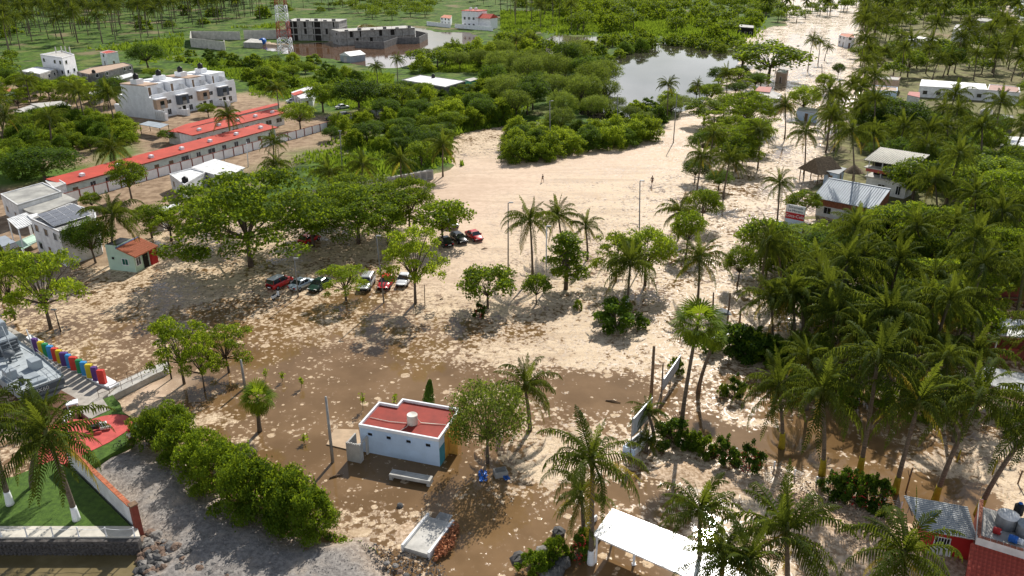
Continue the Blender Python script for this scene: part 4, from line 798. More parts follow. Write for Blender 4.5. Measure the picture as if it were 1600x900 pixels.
# long red-roofed school building and the strip behind it
def long_house(label, q0, q1, h, depth, wallm, roofm, n, seed, vents):
    c0, W, a0 = frame(q0, q1, h); c0.z = 0; o = thing('long_building', label, 'building', c0, a0)
    for k in range(int(W/5)+1): TAKEN.append((c0.x+math.cos(a0)*k*5+math.cos(a0+1.57)*depth/2, c0.y+math.sin(a0)*k*5+math.sin(a0+1.57)*depth/2, depth*.5+3))
    MB().box(0, .5, -.4, W, depth-.3, h-.15).build('wall', wallm, o); rf = MB(); rf.add([(-.4,-.1,h-.15),(W+.4,-.1,h-.15),(W+.4,depth,h+.35),(-.4,depth,h+.35),(-.4,-.1,h),(W+.4,-.1,h),(W+.4,depth,h+.5),(-.4,depth,h+.5)], [(3,2,1,0),(4,5,6,7),(0,1,5,4),(1,2,6,5),(2,3,7,6),(3,0,4,7)]); rf = rf.build('roof', roofm, o)
    MB().box(-.42,-.16,h-.2,W+.42,-.1,h+.02).build('fascia', MAROON, rf)
    g = random.Random(seed)
    for k in range(n):
        x = W*(k+.5)/n
        if g.random() < .2: door(o, x, .5, 0, 1.1, 2.1, 'f', WOOD)
        else: window(o, x, .5, 1.75, g.choice((1.2, 2.0)), 1.1, 'f', WHITEW)
    for k in range(vents): MB().bbox(W*(k+.6)/vents-.4, 1.6, h+.1, W*(k+.6)/vents+.4, 2.4, h+.75, .1).build('roof_vent', WHITE, rf)
    return o
long_house('long pale building with a bright red roof along the white panelled wall', (104, 288), (432, 199), 3.2, 5.2, mat('pale_green_wall', (.58,.64,.58), .8, .12), REDR, 15, 1, 7)
long_house('shorter red-roofed building behind the long red-roofed one', (302, 211), (445, 176), 3.4, 5.0, WHITEW, REDR, 8, 2, 5)
poly_house('flat_roof_building', 'narrow building with thin red roof strip in front of the townhouses', 'building', [(262,205),(290,194),(432,161),(436,163.5),(300,198),(283,207)], 3.2, GREYL, REDR, par=0, wins=False)
poly_house('concrete_house', 'low house with two stained grey concrete roofs left of the red roof', 'house', [(1,304),(67,286),(96,300),(27,321)], 3.8, WHITEW, CEMR, par=.15, storeys=1)
poly_house('concrete_shed', 'small grey concrete roof between the stained roof and the red roof', 'shed', [(71,283),(89,279),(103,287),(84,294)], 3.4, WHITEW, GREYL, par=.1, wins=False)
poly_house('concrete_shed', 'low dull concrete roof behind the solar panel house', 'shed', [(28,322),(98,302),(120,312),(60,334),(45,331)], 3.0, GREY, CEMR, par=0, wins=False)
sh = poly_house('solar_house', 'weathered white two-storey house carrying solar panels', 'house', [(48,342),(110,318),(149,330),(150,345),(92,362)], 5.6, WHITEW, GREY, par=.1, wsep=3)
Sx, Sy = G(58, 336, 6.0), G(84, 354, 5.9); Ux = G(116, 319, 6.0); ex = Ux-Sx; ey = Sy-Sx; sp = thing('solar_panel_array', 'dark solar panel array on the weathered white house', 'solar panels', Sx)
exn, eyn = ex.normalized(), ey.normalized(); lx, ly = ex.length/4, ey.length/4; rot = Matrix((exn, eyn, exn.cross(eyn))).transposed().to_4x4() if True else None
PV = mat('solar_cell', (.012,.016,.035), .15, .1, spec=.7); pm_ = MB()
e1 = exn*(lx*.93); e2 = eyn*(ly*.93); up = Vector((0,0,.05)); pm_.add([(0,0,0), tuple(e1), tuple(e1+e2), tuple(e2), tuple(up), tuple(e1+up), tuple(e1+e2+up), tuple(e2+up)], [(0,1,2,3),(7,6,5,4),(0,4,5,1),(1,5,6,2),(2,6,7,3),(3,7,4,0)]); pmm = pm_.mesh('solar_panel', PV)
for i in range(4):
    for j in range(4): link('solar_panel', pmm, sp, tuple(exn*lx*(i+.03)+eyn*ly*(j+.03)+Vector((0,0,.05))))
fr = MB()
for j in range(5): a = eyn*ly*j; fr.tube([tuple(a+Vector((0,0,.04))), tuple(a+ex+Vector((0,0,.04)))], .05, 4)
for i in range(5): a = exn*lx*i; fr.tube([tuple(a+Vector((0,0,.04))), tuple(a+ey+Vector((0,0,.04)))], .05, 4)
fr.build('mounting_frame', WHITE, sp)
def canopy(name, label, px, h, m, cat='canopy', th=.1, posts=True, post_m=WHITE, ribs=0, z0=0, slopez=0, purlins=False):
    pts = [G(a, b, h+(slopez if k in (1, 2) else 0)) for k, (a, b) in enumerate(px)]; c = sum(pts, Vector())/len(pts); c.z = z0; o = thing(name, label, cat, c); n = len(pts); q = [p_-c for p_ in pts]
    TAKEN.append((c.x, c.y, max(v.xy.length for v in q)*.7+1.5))
    mb = MB(); ar = sum(q[i].x*q[(i+1)%n].y-q[(i+1)%n].x*q[i].y for i in range(n)); q2 = q if ar > 0 else q[::-1]
    mb.add([tuple(v-Vector((0,0,th))) for v in q2]+[tuple(v) for v in q2], [tuple(range(n-1,-1,-1)), tuple(range(n,2*n))]+[(i,(i+1)%n,n+(i+1)%n,n+i) for i in range(n)]); rf = mb.build('roof', m, o)
    if ribs and n == 4:
        rb = MB(); 
        for k in range(ribs+1):
            t = k/ribs; a, b = q[0].lerp(q[3], t) if purlins else q[0].lerp(q[1], t), q[1].lerp(q[2], t) if purlins else q[3].lerp(q[2], t); rb.tube([tuple(a+Vector((0,0,.025))), tuple(b+Vector((0,0,.025)))], .045, 4, smooth=False)
        tag(rb.build('corrugation', m, rf), kind='stuff')
    if posts:
        cc = sum(q, Vector())/n
        for v in q: w_ = v.lerp(cc, .06); MB().box(w_.x-.07, w_.y-.07, -.4-z0, w_.x+.07, w_.y+.07, v.z-th-.01).build('post', post_m, o)
    return o
canopy('awning', 'bright white awning left of the solar panel house', [(11,342),(40,332),(62,346),(28,358)], 4.2, ROOFW, ribs=10, posts=True)
canopy('awning', 'small white awning with mint edge between white awning and solar house', [(42,336),(58,333),(68,341),(52,345)], 4.4, ROOFW)
canopy('awning', 'mint green sheet awning on the side of the solar panel house', [(114,364),(138,347),(141,351),(121,368)], 3.6, mat('mint_sheet', (.40,.70,.55), .6, .1), posts=False)
canopy('terrace', 'mint floored terrace below the white awning', [(24,378),(52,366),(60,376),(34,390)], 1.2, MINT, posts=True)
poly_house('small_house', 'small house behind the leafy tree at the left edge, with striped grey roof', 'house', [(-20,375),(8,368),(24,378),(-5,388)], 3.0, WHITEW, ZINC, par=0, wins=False)
poly_house('white_house', 'house with plain white roof beside the panelled wall', 'house', [(302,261),(335,249),(380,262),(352,277)], 3.2, WHITEW, ROOFW, par=0, over=.3)
poly_house('white_house', 'low white-roofed house with one black tank right of the round tree', 'house', [(265,273),(299,264),(321,270),(288,290)], 3.0, WHITEW, ROOFW, par=.2, tanks=1)
canopy('canopy', 'white sheet canopy between two bushy trees by the car park', [(246,325),(279,317),(283,322),(252,338)], 2.6, ROOFW)
poly_house('unfinished_house', 'two-storey grey block house with pale roof left of the white tower house', 'house', [(31,111),(57,104),(88,108),(62,116)], 6.0, GREY, ROOFW, par=.1)
th_ = poly_house('tower_house', 'tall white three-storey house with bare columns rising from its roof', 'house', [(63,86),(96,80),(116,86),(97,91)], 9.5, WHITE, GREYL, par=.3)
for k, (px, py) in enumerate(((97,82),(103,82),(110,83),(88,83))): v = G(px, py, 9.5)-th_.location; MB().box(v.x-.15, v.y-.15, 9.0, v.x+.15, v.y+.15, 11.6).build('bare_column', GREYL, th_)
poly_house('block_house', 'long brown block building with flat cluttered roof', 'house', [(120,113),(142,106),(193,98),(207,102),(162,113),(140,117)], 4.6, GREYD, TAN, par=.2, tanks=1)
poly_house('white_house', 'small white house with red roof edge behind the big dark trees', 'house', [(156,82),(170,78.5),(184,81),(166,84)], 5.2, WHITE, REDR, par=.1)
poly_house('block_house', 'small building with pale flat roof next to the brown block building', 'house', [(176,121),(204,114),(213,117),(188,124)], 3.6, GREYD, ROOFW, par=0, wins=False)
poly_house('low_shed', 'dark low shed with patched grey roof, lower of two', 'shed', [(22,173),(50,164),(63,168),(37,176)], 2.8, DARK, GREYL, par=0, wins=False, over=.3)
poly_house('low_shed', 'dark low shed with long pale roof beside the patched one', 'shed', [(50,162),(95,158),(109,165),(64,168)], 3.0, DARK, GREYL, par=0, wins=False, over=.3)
poly_house('low_house', 'low house with pale roof among trees above the townhouse yard', 'house', [(137,145),(152,140),(163,143),(148,149)], 3.0, GREYD, GREYL, par=0)
poly_house('small_house', 'mint walled house with orange roof at the left edge', 'house', [(-4,140),(8,136),(24,140),(10,144)], 3.2, MINT, TERRA, par=0)
canopy('carport', 'grey sheet carport in the townhouse yard', [(217,194),(232,189),(264,194),(250,200)], 2.8, ZINC, posts=True, post_m=WOOD)
# white panelled wall with red-brown posts
A, B = G(104, 319), G(607, 176); d_ = B-A; ang = math.atan2(d_.y, d_.x); ln = d_.length; o = thing('panelled_wall', 'long white panelled wall with red-brown posts beside the street', 'wall', A, ang); n = 34; u = ln/n
pm_ = MB().box(.1, -.06, -.3, u-.1, .06, 2.0).mesh('panel', WHITE); qm = MB().box(-.1, -.14, -.3, .1, .14, 2.15).mesh('post', MAROON); cm = MB().box(.1, -.09, 2.001, u-.1, .09, 2.07).mesh('coping', MAROON)
for k in range(n): link('panel', pm_, o, (k*u, 0, 0)); link('post', qm, o, (k*u, 0, 0)); link('coping', cm, o, (k*u, 0, 0))
link('post', qm, o, (ln, 0, 0))
A, B = G(486, 302), G(672, 285); 
wall_px('boundary_wall', 'grey block wall along the back of the shaded car park', [(488,313),(545,302),(610,291),(668,280)], 1.9, .2, GREYL)
for k in range(7): p_ = G(612+k*10, 291-k*1.9); o = thing('concrete_block_pile', 'grey cubic concrete panel leaning by the scrub edge, %s from the left' % ('first second third fourth fifth sixth seventh'.split()[k]), 'concrete panel', p_, .2, 'concrete panels by the scrub'); MB().bbox(-.7,-.25,-.2,.7,.25,1.9,.04).build('panel', GREYL, o); MB().box(-.5,-.3,.3,.5,-.25,1.5).build('recess', GREY, o)
wall_px('compound_wall', 'grey compound wall of the empty lot beside the lattice mast', [(376,63),(300,62),(299,74),(352,80),(352,77)], 4.2, .3, GREYL)
wall_px('compound_wall', 'grey stepped wall between empty lot and unfinished block building', [(382,62),(396,62),(440,61),(462,60)], 4.6, .3, GREYL)
poly_house('low_slab', 'low grey flat-roofed building behind the blue tank', 'building', [(380,66),(392,60),(408,62),(410,67)], 2.6, GREY, GREYL, par=0, wins=False)
c_ = G(410, 71); o = thing('blue_tank', 'large round blue tank beside the empty walled lot', 'tank', c_); t = MB(); t.tube([(0,-1.2,1.8),(0,2.6,1.8)], 1.45, 18); t.build('tank_body', mat('tank_blue', (.01,.11,.42), .4), o); MB().lathe([(.5,0),(.5,.1),(.01,.12)], 12, (0,.5,3.2)).build('hatch', BLUEP, o)
for y in (-.7, 2): MB().box(-1.1, y-.15, -.2, 1.1, y+.15, .75).build('saddle', GREY, o)
# lattice mast
c_ = G(447, 85); o = thing('lattice_mast', 'tall red and white lattice telecom mast', 'mast', c_)
RW = [WHITE, mat('mast_red', (.35,.07,.05), .7)]
def hw(z): return 2.7-1.35*z/40
for k in range(12):
    z0_, z1_ = k*3.4, (k+1)*3.4; m_ = MB(); a, b = hw(z0_), hw(z1_); cs = [(-1,-1),(1,-1),(1,1),(-1,1)]
    for i in range(4):
        (x0, y0), (x1, y1) = cs[i], cs[(i+1)%4]
        m_.tube([(x0*a,y0*a,z0_),(x0*b,y0*b,z1_)], .17, 4); m_.tube([(x0*a,y0*a,z0_),(x1*b,y1*b,z1_)], .10, 4); m_.tube([(x1*a,y1*a,z0_),(x0*b,y0*b,z1_)], .10, 4); m_.tube([(x0*b,y0*b,z1_),(x1*b,y1*b,z1_)], .12, 4)
    m_.build('mast_section', RW[(k//2) % 2], o)
# unfinished concrete blocks
def shell(label, q0, q1, depth, st, voids, top=True):
    c0, W, a0 = frame(q0, q1); o = thing('unfinished_building', label, 'building', c0, a0); H_ = st*3.2; TAKEN.append((c0.x+W/2, c0.y+depth/2, W*.6))
    MB().box(0, .8, -.4, W, depth, H_-.2).build('wall', GREY, o)
    for s in range(st+1): MB().box(-.3, 0, s*3.2-.2, W+.3, depth+.3, s*3.2+.05).build('floor_slab', GREYL if s == st else GREY, o)
    for x in np.arange(0, W+.1, 3.6): MB().box(x-.2, .02, -.3, x+.2, .42, H_-.2).build('column', GREY, o)
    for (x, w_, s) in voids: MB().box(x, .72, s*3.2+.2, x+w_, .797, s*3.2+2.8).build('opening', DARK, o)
    for k in range(voids and 6 or 0): x = W*(k+.5)/6; MB().box(x-.9, .1, H_+.05, x+.9, .3, H_+.6+.5*(k % 2)).build('roof_upstand', GREYD, o)
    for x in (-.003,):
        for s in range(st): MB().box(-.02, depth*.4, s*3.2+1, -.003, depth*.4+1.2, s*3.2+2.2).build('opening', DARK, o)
    for k in range(5): MB().tube([(W*(k+.4)/5, .3, H_), (W*(k+.4)/5, .3, H_+1.3)], .07, 4).build('starter_bar', MAROON, o)
    return o
shell('three-storey unfinished grey block building behind the mast', (449, 64), (531, 65), 14, 3, [(2,3.5,0),(2,3.5,1),(2,3.5,2),(9,1.3,1),(9,1.3,2),(13.5,4,0),(13.5,4,1),(13.5,4,2),(20,1.3,1),(24,1.2,2)])
shell('two-storey unfinished grey block building standing in brown water', (533, 71), (650, 64), 12, 2, [(5,1.5,1),(8,1.2,0),(10,1.2,1),(15,1.5,0),(20,1.5,1),(26,2,1)])
wall_px('block_wall', 'low unfinished grey walls in brown water below the two-storey shell', [(555,74),(600,76),(622,68),(655,68),(668,61),(650,57)], 3.0, .4, GREYD)
c0, W, a0 = frame((532, 96), (548, 98)); o = thing('metal_shed', 'small white metal shed with pitched roof in the green field', 'shed', c0, a0); D_ = 8
MB().box(0, 0, -.3, W, D_, 2.6).build('wall', ZINC, o); m_ = MB(); m_.add([(-.3,-.3,2.6),(W/2,-.3,4.0),(W+.3,-.3,2.6),(-.3,D_+.3,2.6),(W/2,D_+.3,4.0),(W+.3,D_+.3,2.6)], [(0,2,1),(3,4,5),(0,1,4,3),(1,2,5,4),(0,3,5,2)]); m_.build('roof', ROOFW, o); door(o, W*.5, 0, 0, 2, 2.2, 'f', GREYL)
# white villa at the top
c0, W, a0 = frame((722, 44), (758, 46)); o = thing('villa', 'white villa with red roof terraces behind a white wall at the top', 'house', c0, a0); TAKEN.append((c0.x+8, c0.y+6, 16))
MB().box(0, 0, -.3, W*.7, 10, 9.5).build('wall', WHITE, o); MB().box(W*.7, 1, -.3, W+3, 9, 6).build('wing', WHITE, o); MB().box(-.3, -.3, 9.5, W*.7+.3, 10.3, 9.8).build('roof', REDR, o)
MB().add([(W*.6,-.5,6.0),(W+3.5,-.5,6.0),(W+3.5,9.5,6.0),(W*.6,9.5,6.0),(W*.65,4.5,8.2),(W+3,4.5,8.2)], [(0,1,5,4),(2,3,4,5),(1,2,5),(3,0,4),(3,2,1,0)]).build('wing_roof', REDR, o)
for k in range(3):
    for s in range(2): window(o, 2+k*3, 0, 2+s*3.6, 1.3, 1.4)
tank(o, 3, 5, 9.8, .9, 1.5, WHITE); tank(o, 6, 6, 9.8, .9, 1.5, WHITE)
poly_house('small_house', 'small white house with orange roof left of the white villa', 'house', [(688,27),(694,23),(706,24),(704,29)], 4.5, WHITE, TERRA, par=0)
wall_px('villa_wall', 'low white boundary wall in front of the white villa', [(667,40),(704,44)], 2.4, .3, WHITE); wall_px('villa_wall', 'low white boundary wall right of the villa gate', [(711,44),(770,49)], 2.4, .3, WHITE)
kh = poly_house('white_roof_house', 'flat white-roofed block house standing in the scrub', 'house', [(629,125),(657,117.5),(727,127),(696,136)], 4.2, GREYD, ROOFW, par=.1, over=.3)
v = G(677, 121, 4.3)-kh.location; tank(kh, v.x, v.y, 4.2, .6, 1.2)
poly_house('green_shed', 'low green-sided shed right of the white-roofed block house', 'shed', [(726,124),(740,121),(748,123),(735,127)], 3.0, GREENM, GREYL, par=0, wins=False)
poly_house('small_house', 'small white and red roofed house by the parked white cars', 'house', [(455,144),(484,134),(492,136),(488,152),(470,154)], 3.0, WHITEW, ROOFW, par=0)
canopy('canopy', 'small red roof panel beside the white cars', [(455,146),(470,141),(476,144),(460,149)], 3.3, REDR, posts=True)
# ---------------------------------------------------------------- right-hand houses
c0, W, a0 = frame((1274, 308), (1366, 326), 3.3); c0.z = 0; o = thing('metal_roof_house', 'house with large grey corrugated metal roof behind the drinks sign', 'house', c0, a0); TAKEN.append((c0.x+5, c0.y+3, 8)); D_ = 6.2
MB().box(.3, .4, -.4, W-.3, D_, 3.0).build('wall', WHITEW, o); MB().box(.28, .37, 1.9, W-.28, .40, 3.0).build('brick_band', BRICK, o)
rf = MB(); rf.add([(-.4,-.3,3.2),(W+.3,-.3,3.2),(W+.3,D_,5.3),(-.4,D_,5.3),(-.4,-.3,3.28),(W+.3,-.3,3.28),(W+.3,D_,5.38),(-.4,D_,5.38)], [(3,2,1,0),(4,5,6,7),(0,1,5,4),(1,2,6,5),(2,3,7,6),(3,0,4,7)]); rf = rf.build('roof', ZINC, o)
n = int((W+.7)/.42); sm_ = MB(); sm_.add([(0,0,0),(.16,0,0),(.08,0,.07),(0,D_+.3,2.1),(.16,D_+.3,2.1),(.08,D_+.3,2.17)], [(0,1,2),(5,4,3),(0,2,5,3),(2,1,4,5)]); smm = sm_.mesh('roof_rib', ZINC)
for k in range(n): link('roof_rib', smm, rf, (-.38+k*.42, -.3, 3.283))
MB().add([(W+.3,-.2,3.2),(W+.3,D_,5.3),(W+.3,D_,3.0)], [(0,1,2)]).build('gable', BRICK, o); MB().box(-.4, D_-.1, 5.38, W+.3, D_+.3, 5.45).build('ridge_cap', ZINC, rf); window(o, 2.3, .4, 1.2, 1.2, 1.1, 'f', WHITEW, DARK); window(o, 7, .4, 1.2, 1.2, 1.1, 'f', WHITEW, DARK)
# sign of the beach restaurant
c0, W, a0 = frame((1224, 361), (1252, 367)); o = thing('restaurant_sign', 'roadside board lettered black on white over a red drinks advert', 'sign', c0, a0); WB = W
MB().box(0, 0, 3.45, WB, .12, 4.75).build('white_board', WHITE, o); MB().box(0, .003, 2.35, WB, .117, 3.449).build('red_board', mat('advert_red', (.55,.03,.04), .5), o); MB().box(.03, .01, .2, WB-.03, .1, 2.349).build('lower_board', BLUEW, o)
for x in (-.09, WB): MB().box(x, .02, -.4, x+.09, .11, 4.7).build('post', STEEL, o)
lettering(o, 'Enramada', .62, NAVY, (WB/2, -.012, 4.38), (math.pi/2, 0, 0)); lettering(o, 'La Morena', .58, NAVY, (WB/2, -.012, 3.80), (math.pi/2, 0, 0)); lettering(o, 'Coca-Cola', .72, WHITE, (WB/2, -.012, 2.9), (math.pi/2, 0, 0))
barrel(1219, 356, 0, 'blue barrel at the foot of the lettered roadside board', r=.45, h=1.1)
# palapa hut, dark roof, restaurant
c_ = G(1280, 283); o = thing('thatched_hut', 'thatched hut with open sides beside the pale street', 'hut', c_, .4); TAKEN.append((c_.x, c_.y, 4))
t = MB(); t.add([(-3.4,-3,2.3),(3.4,-3,2.3),(3.4,3,2.3),(-3.4,3,2.3),(-2,0,5.0),(2,0,5.0)], [(0,1,5,4),(2,3,4,5),(1,2,5),(3,0,4)]); th2 = t.build('thatch_roof', THATCH, o); fr = MB(); g = random.Random(3)
for k in range(700):
    s = g.choice((-1, 1)); u, v_ = g.random(), g.random(); x = (-3.4+6.8*u)*(1-v_)+(-2+4*u)*v_; y = s*3*(1-v_); z_ = 2.3+2.7*v_; fr.add([(x-.04, y, z_+.05), (x+.04, y, z_+.05), (x+g.uniform(-.1,.1), y+s*.5, z_-.42)], [(0,1,2)])
tag(fr.build('straw', THATCH, th2), kind='stuff')
for x in (-2.9, 0, 2.9):
    for y in (-2.5, 2.5): MB().tube([(x,y,-.3),(x,y,2.5)], .1, 6).build('post', WOOD, o)
poly_house('dark_roof_shed', 'shed with dark grey roof right of the thatched hut', 'shed', [(1289,266),(1303,259),(1320,263),(1309,271)], 2.8, BLUEW, SHIPD, par=0, over=.3)
c_ = G(1331, 284); o = thing('thatched_hut', 'small round thatched shade between the dark shed and the restaurant', 'hut', c_); MB().lathe([(1.9,2.0),(1.2,2.7),(.1,3.6),(.01,3.65)], 14).build('thatch_roof', THATCH, o); MB().tube([(0,0,-.3),(0,0,3.3)], .1, 6).build('post', WOOD, o)
c0, W, a0 = frame((1350, 300), (1412, 312)); o = thing('restaurant', 'two-storey open restaurant with cream corrugated canopy and red balcony', 'building', c0, a0); TAKEN.append((c0.x+4, c0.y+3, 8)); D_ = 7
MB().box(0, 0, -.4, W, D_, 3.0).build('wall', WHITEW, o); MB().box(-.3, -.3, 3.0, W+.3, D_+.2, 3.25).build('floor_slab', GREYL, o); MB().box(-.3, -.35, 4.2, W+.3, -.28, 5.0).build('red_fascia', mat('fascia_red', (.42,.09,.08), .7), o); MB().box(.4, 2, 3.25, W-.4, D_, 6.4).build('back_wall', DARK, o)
MB().box(-.6, -.8, 4.9, W+.4, 1.2, 5.05).build('lower_canopy', GREYL, o)
for x in (0, W*.33, W*.66, W-.15): MB().box(x, -.2, 3.25, x+.15, -.05, 6.5).build('post', WHITEW, o)
cn2 = MB(); cn2.add([(-.8,-1,6.4),(W+1,-1,6.4),(W+1,D_,7.4),(-.8,D_,7.4),(-.8,-1,6.5),(W+1,-1,6.5),(W+1,D_,7.5),(-.8,D_,7.5)], [(3,2,1,0),(4,5,6,7),(0,1,5,4),(1,2,6,5),(2,3,7,6),(3,0,4,7)]); cn2 = cn2.build('canopy', mat('cream_sheet', (.50,.47,.38), .7, .2), o)
for k in range(22): MB().tube([(-.7+k*(W+1.6)/21, -1, 6.53), (-.7+k*(W+1.6)/21, D_, 7.53)], .06, 4).build('canopy_rib', GREYL, cn2)
window(o, W-1.3, 0, 1.5, .8, 1.6); window(o, W*.4, 0, 1.5, 1.2, 1.2)
c_ = G(1440, 262); o = thing('water_tank', 'black and white water tanks among the palms right of the restaurant canopy', 'water tank', c_); tank(o, 0, 0, 3, .8, 1.5, BLACK, 'tank_body'); tank(o, 2, .3, 3, .75, 1.4, WHITE, 'tank_body'); MB().box(-1, -1, -.3, 3, 1.2, 3).build('tank_house', GREY, o)
c_ = G(1526, 285); o = thing('water_tank', 'grey tank tower standing in the palms on the right', 'water tank', c_); MB().box(-1, -1, -.3, 1, 1, 4.2).build('tank_tower', GREYL, o); tank(o, 0, 0, 4.2, .8, 1.7, TANKW, 'tank_body')
poly_house('white_roof_house', 'long house with bright white sheet roof among the upper right palms', 'house', [(1437,134),(1440,124),(1540,131),(1543,140)], 3.6, WHITEW, ROOFW, par=0)
poly_house('blue_house', 'pale blue walled house left of the long white roof', 'house', [(1350,141),(1352,133),(1402,137),(1402,143)], 4.0, BLUEW, TAN, par=.2)
poly_house('tan_house', 'tan flat-roofed building behind the pale blue house', 'house', [(1363,123),(1372,118),(1407,121),(1404,126)], 4.2, TAN, GREYL, par=.2)
poly_house('small_house', 'small house with faded red roof between pale blue house and long white roof', 'house', [(1418,148),(1421,143),(1437,144),(1437,152)], 2.8, WHITEW, mat('faded_red', (.45,.16,.14), .8), par=0)
poly_house('white_house', 'white house with dark doorways right of the long white roof', 'house', [(1543,141),(1546,132),(1592,136),(1594,145)], 3.6, WHITE, mat('pinkish_roof', (.42,.25,.20), .8), par=.15)
w2 = poly_house('flat_roof_house', 'flat-roofed house carrying two pale tanks at the right', 'house', [(1532,184),(1540,176),(1583,181),(1584,190)], 3.6, GREYD, GREYL, par=.1)
for k, px in enumerate((1536, 1544)): v = G(px, 180, 3.6)-w2.location; tank(w2, v.x, v.y, 3.6, .9, 1.6, TANKW)
poly_house('white_roof_house', 'bright white roof at the right edge behind palm fronds', 'house', [(1563,228),(1570,212),(1640,218),(1640,232)], 3.2, WHITEW, ROOFW, par=0)
poly_house('white_house', 'small white house with red roof corner in the upper pale street', 'house', [(1311,55),(1314,52),(1334,53),(1336,59),(1322,58)], 4.6, WHITE, TERRA, par=.1)
poly_house('white_roof_house', 'pair of low white roofs among the far palms', 'house', [(1413,62),(1421,55),(1467,61),(1462,67)], 3.6, WHITEW, ROOFW, par=0)
poly_house('white_house', 'white house half hidden by far palms near the top right', 'house', [(1488,50),(1494,38),(1532,41),(1534,52)], 4.8, WHITE, GREYL, par=.2)
poly_house('grey_house', 'long low grey-roofed house near the top right sea corner', 'house', [(1525,32),(1530,28),(1570,31),(1568,36)], 4, GREY, CEMR, par=0)
poly_house('white_house', 'white walled house right of the round leafy street tree', 'house', [(1180,150),(1198,140),(1222,148),(1215,156)], 3.6, WHITE, GREYL, par=.1)
poly_house('red_roof_house', 'small house with faded red pitched roof beside the pale street', 'house', [(1179,142),(1186,135),(1206,136),(1203,144)], 4.0, GREYL, mat('faded_red_2', (.42,.15,.12), .8), par=0)
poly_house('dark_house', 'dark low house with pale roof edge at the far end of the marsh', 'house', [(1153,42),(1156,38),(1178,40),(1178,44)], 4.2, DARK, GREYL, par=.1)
poly_house('blue_house', 'low pale blue wall house under the clipped round tree', 'house', [(1245,172),(1249,166),(1279,170),(1277,177)], 2.6, BLUEW, GREYL, par=0)
poly_house('low_house', 'low tan house beside the big dark street tree', 'house', [(1213,112),(1217,108),(1232,110),(1229,115)], 3.6, TAN, ROOFW, par=.1)
canopy('sheet_canopy', 'white ribbed sheet canopy at the right edge over a red stall', [(1558,523),(1558,497),(1640,502),(1640,531)], 3.0, ROOFW, ribs=12, purlins=True)
o = thing('market_stall', 'dark red stall under the ribbed sheet canopy', 'stall', G(1560, 560)); MB().box(-1.5, 0, -.3, 6, 2.5, 1.2).build('counter', MAROON, o); MB().box(-1.6, -.1, 1.2, 6.1, 2.6, 1.28).build('counter_top', REDB, o); MB().box(2.6, -.6, -.3, 2.8, -.4, 3.0).build('post', REDP, o); MB().box(4.2, .5, 1.28, 5.4, 1.4, 1.5).build('cloth', mat('pink_cloth', (.6,.15,.25), .8), o)
canopy('sheet_canopy', 'broad white sheet roof below the red stall, partly behind a palm', [(1512,592),(1540,573),(1640,592),(1640,626)], 2.8, ROOFW, ribs=16)
poly_house('dark_shed', 'dark shed right of the leafy tree at the right edge', 'shed', [(1560,440),(1568,430),(1640,440),(1640,452)], 2.6, MAROON, DARK, par=0, wins=False)
o = thing('timber_rack', 'weathered timber table frame behind the ribbed sheet canopy', 'frame', G(1580, 480)); MB().box(-2, 0, .7, 2, .25, .85).build('rail', WOOD, o); MB().box(-2, 1.2, .7, 2, 1.45, .85).build('rail', WOOD, o)
for x in (-1.9, 1.7):
    for y in (.02, 1.22): MB().box(x, y, -.3, x+.2, y+.2, .7).build('leg', WOOD, o)
# ---------------------------------------------------------------- white shelters near the camera
canopy('shelter', 'long bright white shelter roof on white posts at the bottom', [(926,836),(957,794),(1178,882),(1150,936)], 2.6, SHINY, th=.14, posts=True)
o = thing('shelter_post', 'white post under the front edge of the long white shelter roof', 'post', G(990, 882)); MB().lathe([(.1,-.4),(.1,2.2),(.01,2.3)], 10).build('shaft', WHITE, o); MB().box(-.14,-.14,-.4,.14,.14,.1).build('base', WHITE, o)
# planter island at the shelter corner
slab('planter_bed', [(912,842),(925,822),(940,838),(928,855)], .25, -.4, mat('planter_soil', (.10,.09,.05), .95))
wall_px('planter_edge', 'white planter kerb at the corner of the long white shelter', [(906,838),(922,820),(932,812)], .5, .15, WHITE); wall_px('planter_edge', 'white planter kerb between palm trunk and shelter', [(914,858),(927,842)], .5, .15, WHITE)
# signs in the flood
def board(label, f0, f1, z0_, z1_, n, bm, pm, sid):
    a, b = G(*f0), G(*f1); d_ = b-a; ang = math.atan2(d_.y, d_.x); o = thing('advert_board', label, 'sign', a, ang); ln = d_.length
    for k in range(n): MB().box(ln*k/n+.03, -.04, z0_, ln*(k+1)/n-.03, .04, z1_).build('board_panel', bm, o)
    for x in (0, ln/2, ln): MB().tube([(x, .09, -.4), (x, .09, z1_+.15)], .055, 6).build('post', pm, o)
    for zz in (z0_, z1_): MB().box(0, -.055, zz-.04, ln, .055, zz+.04).build('frame_rail', pm, o)
board('long grey board seen edge on beyond the tall timber pole', (1035, 622), (1061, 583), 1.0, 2.3, 5, mat('board_blue_grey', (.40,.44,.50), .7, .15), STEEL, 1)
board('leaning grey panelled board beside the planter trough', (986, 711), (1015, 676), 2.1, 4.0, 4, mat('board_blue_grey2', (.42,.46,.50), .7, .15), STEEL, 2)
o = thing('planter_trough', 'white and blue boat-shaped planter trough below the leaning grey board', 'planter', G(992, 712), math.atan2(*(G(1020,688)-G(992,712)).yx)); MB().box(0, 0, -.2, 3.2, .14, .6).build('side', WHITE, o); MB().box(0, 1.15, -.2, 3.2, 1.29, .6).build('side', WHITE, o); MB().box(-.14, 0, -.2, 0, 1.29, .6).build('end', BLUEW, o); MB().box(.0, .14, -.2, 3.2, 1.15, .35).build('soil', GREYD, o)
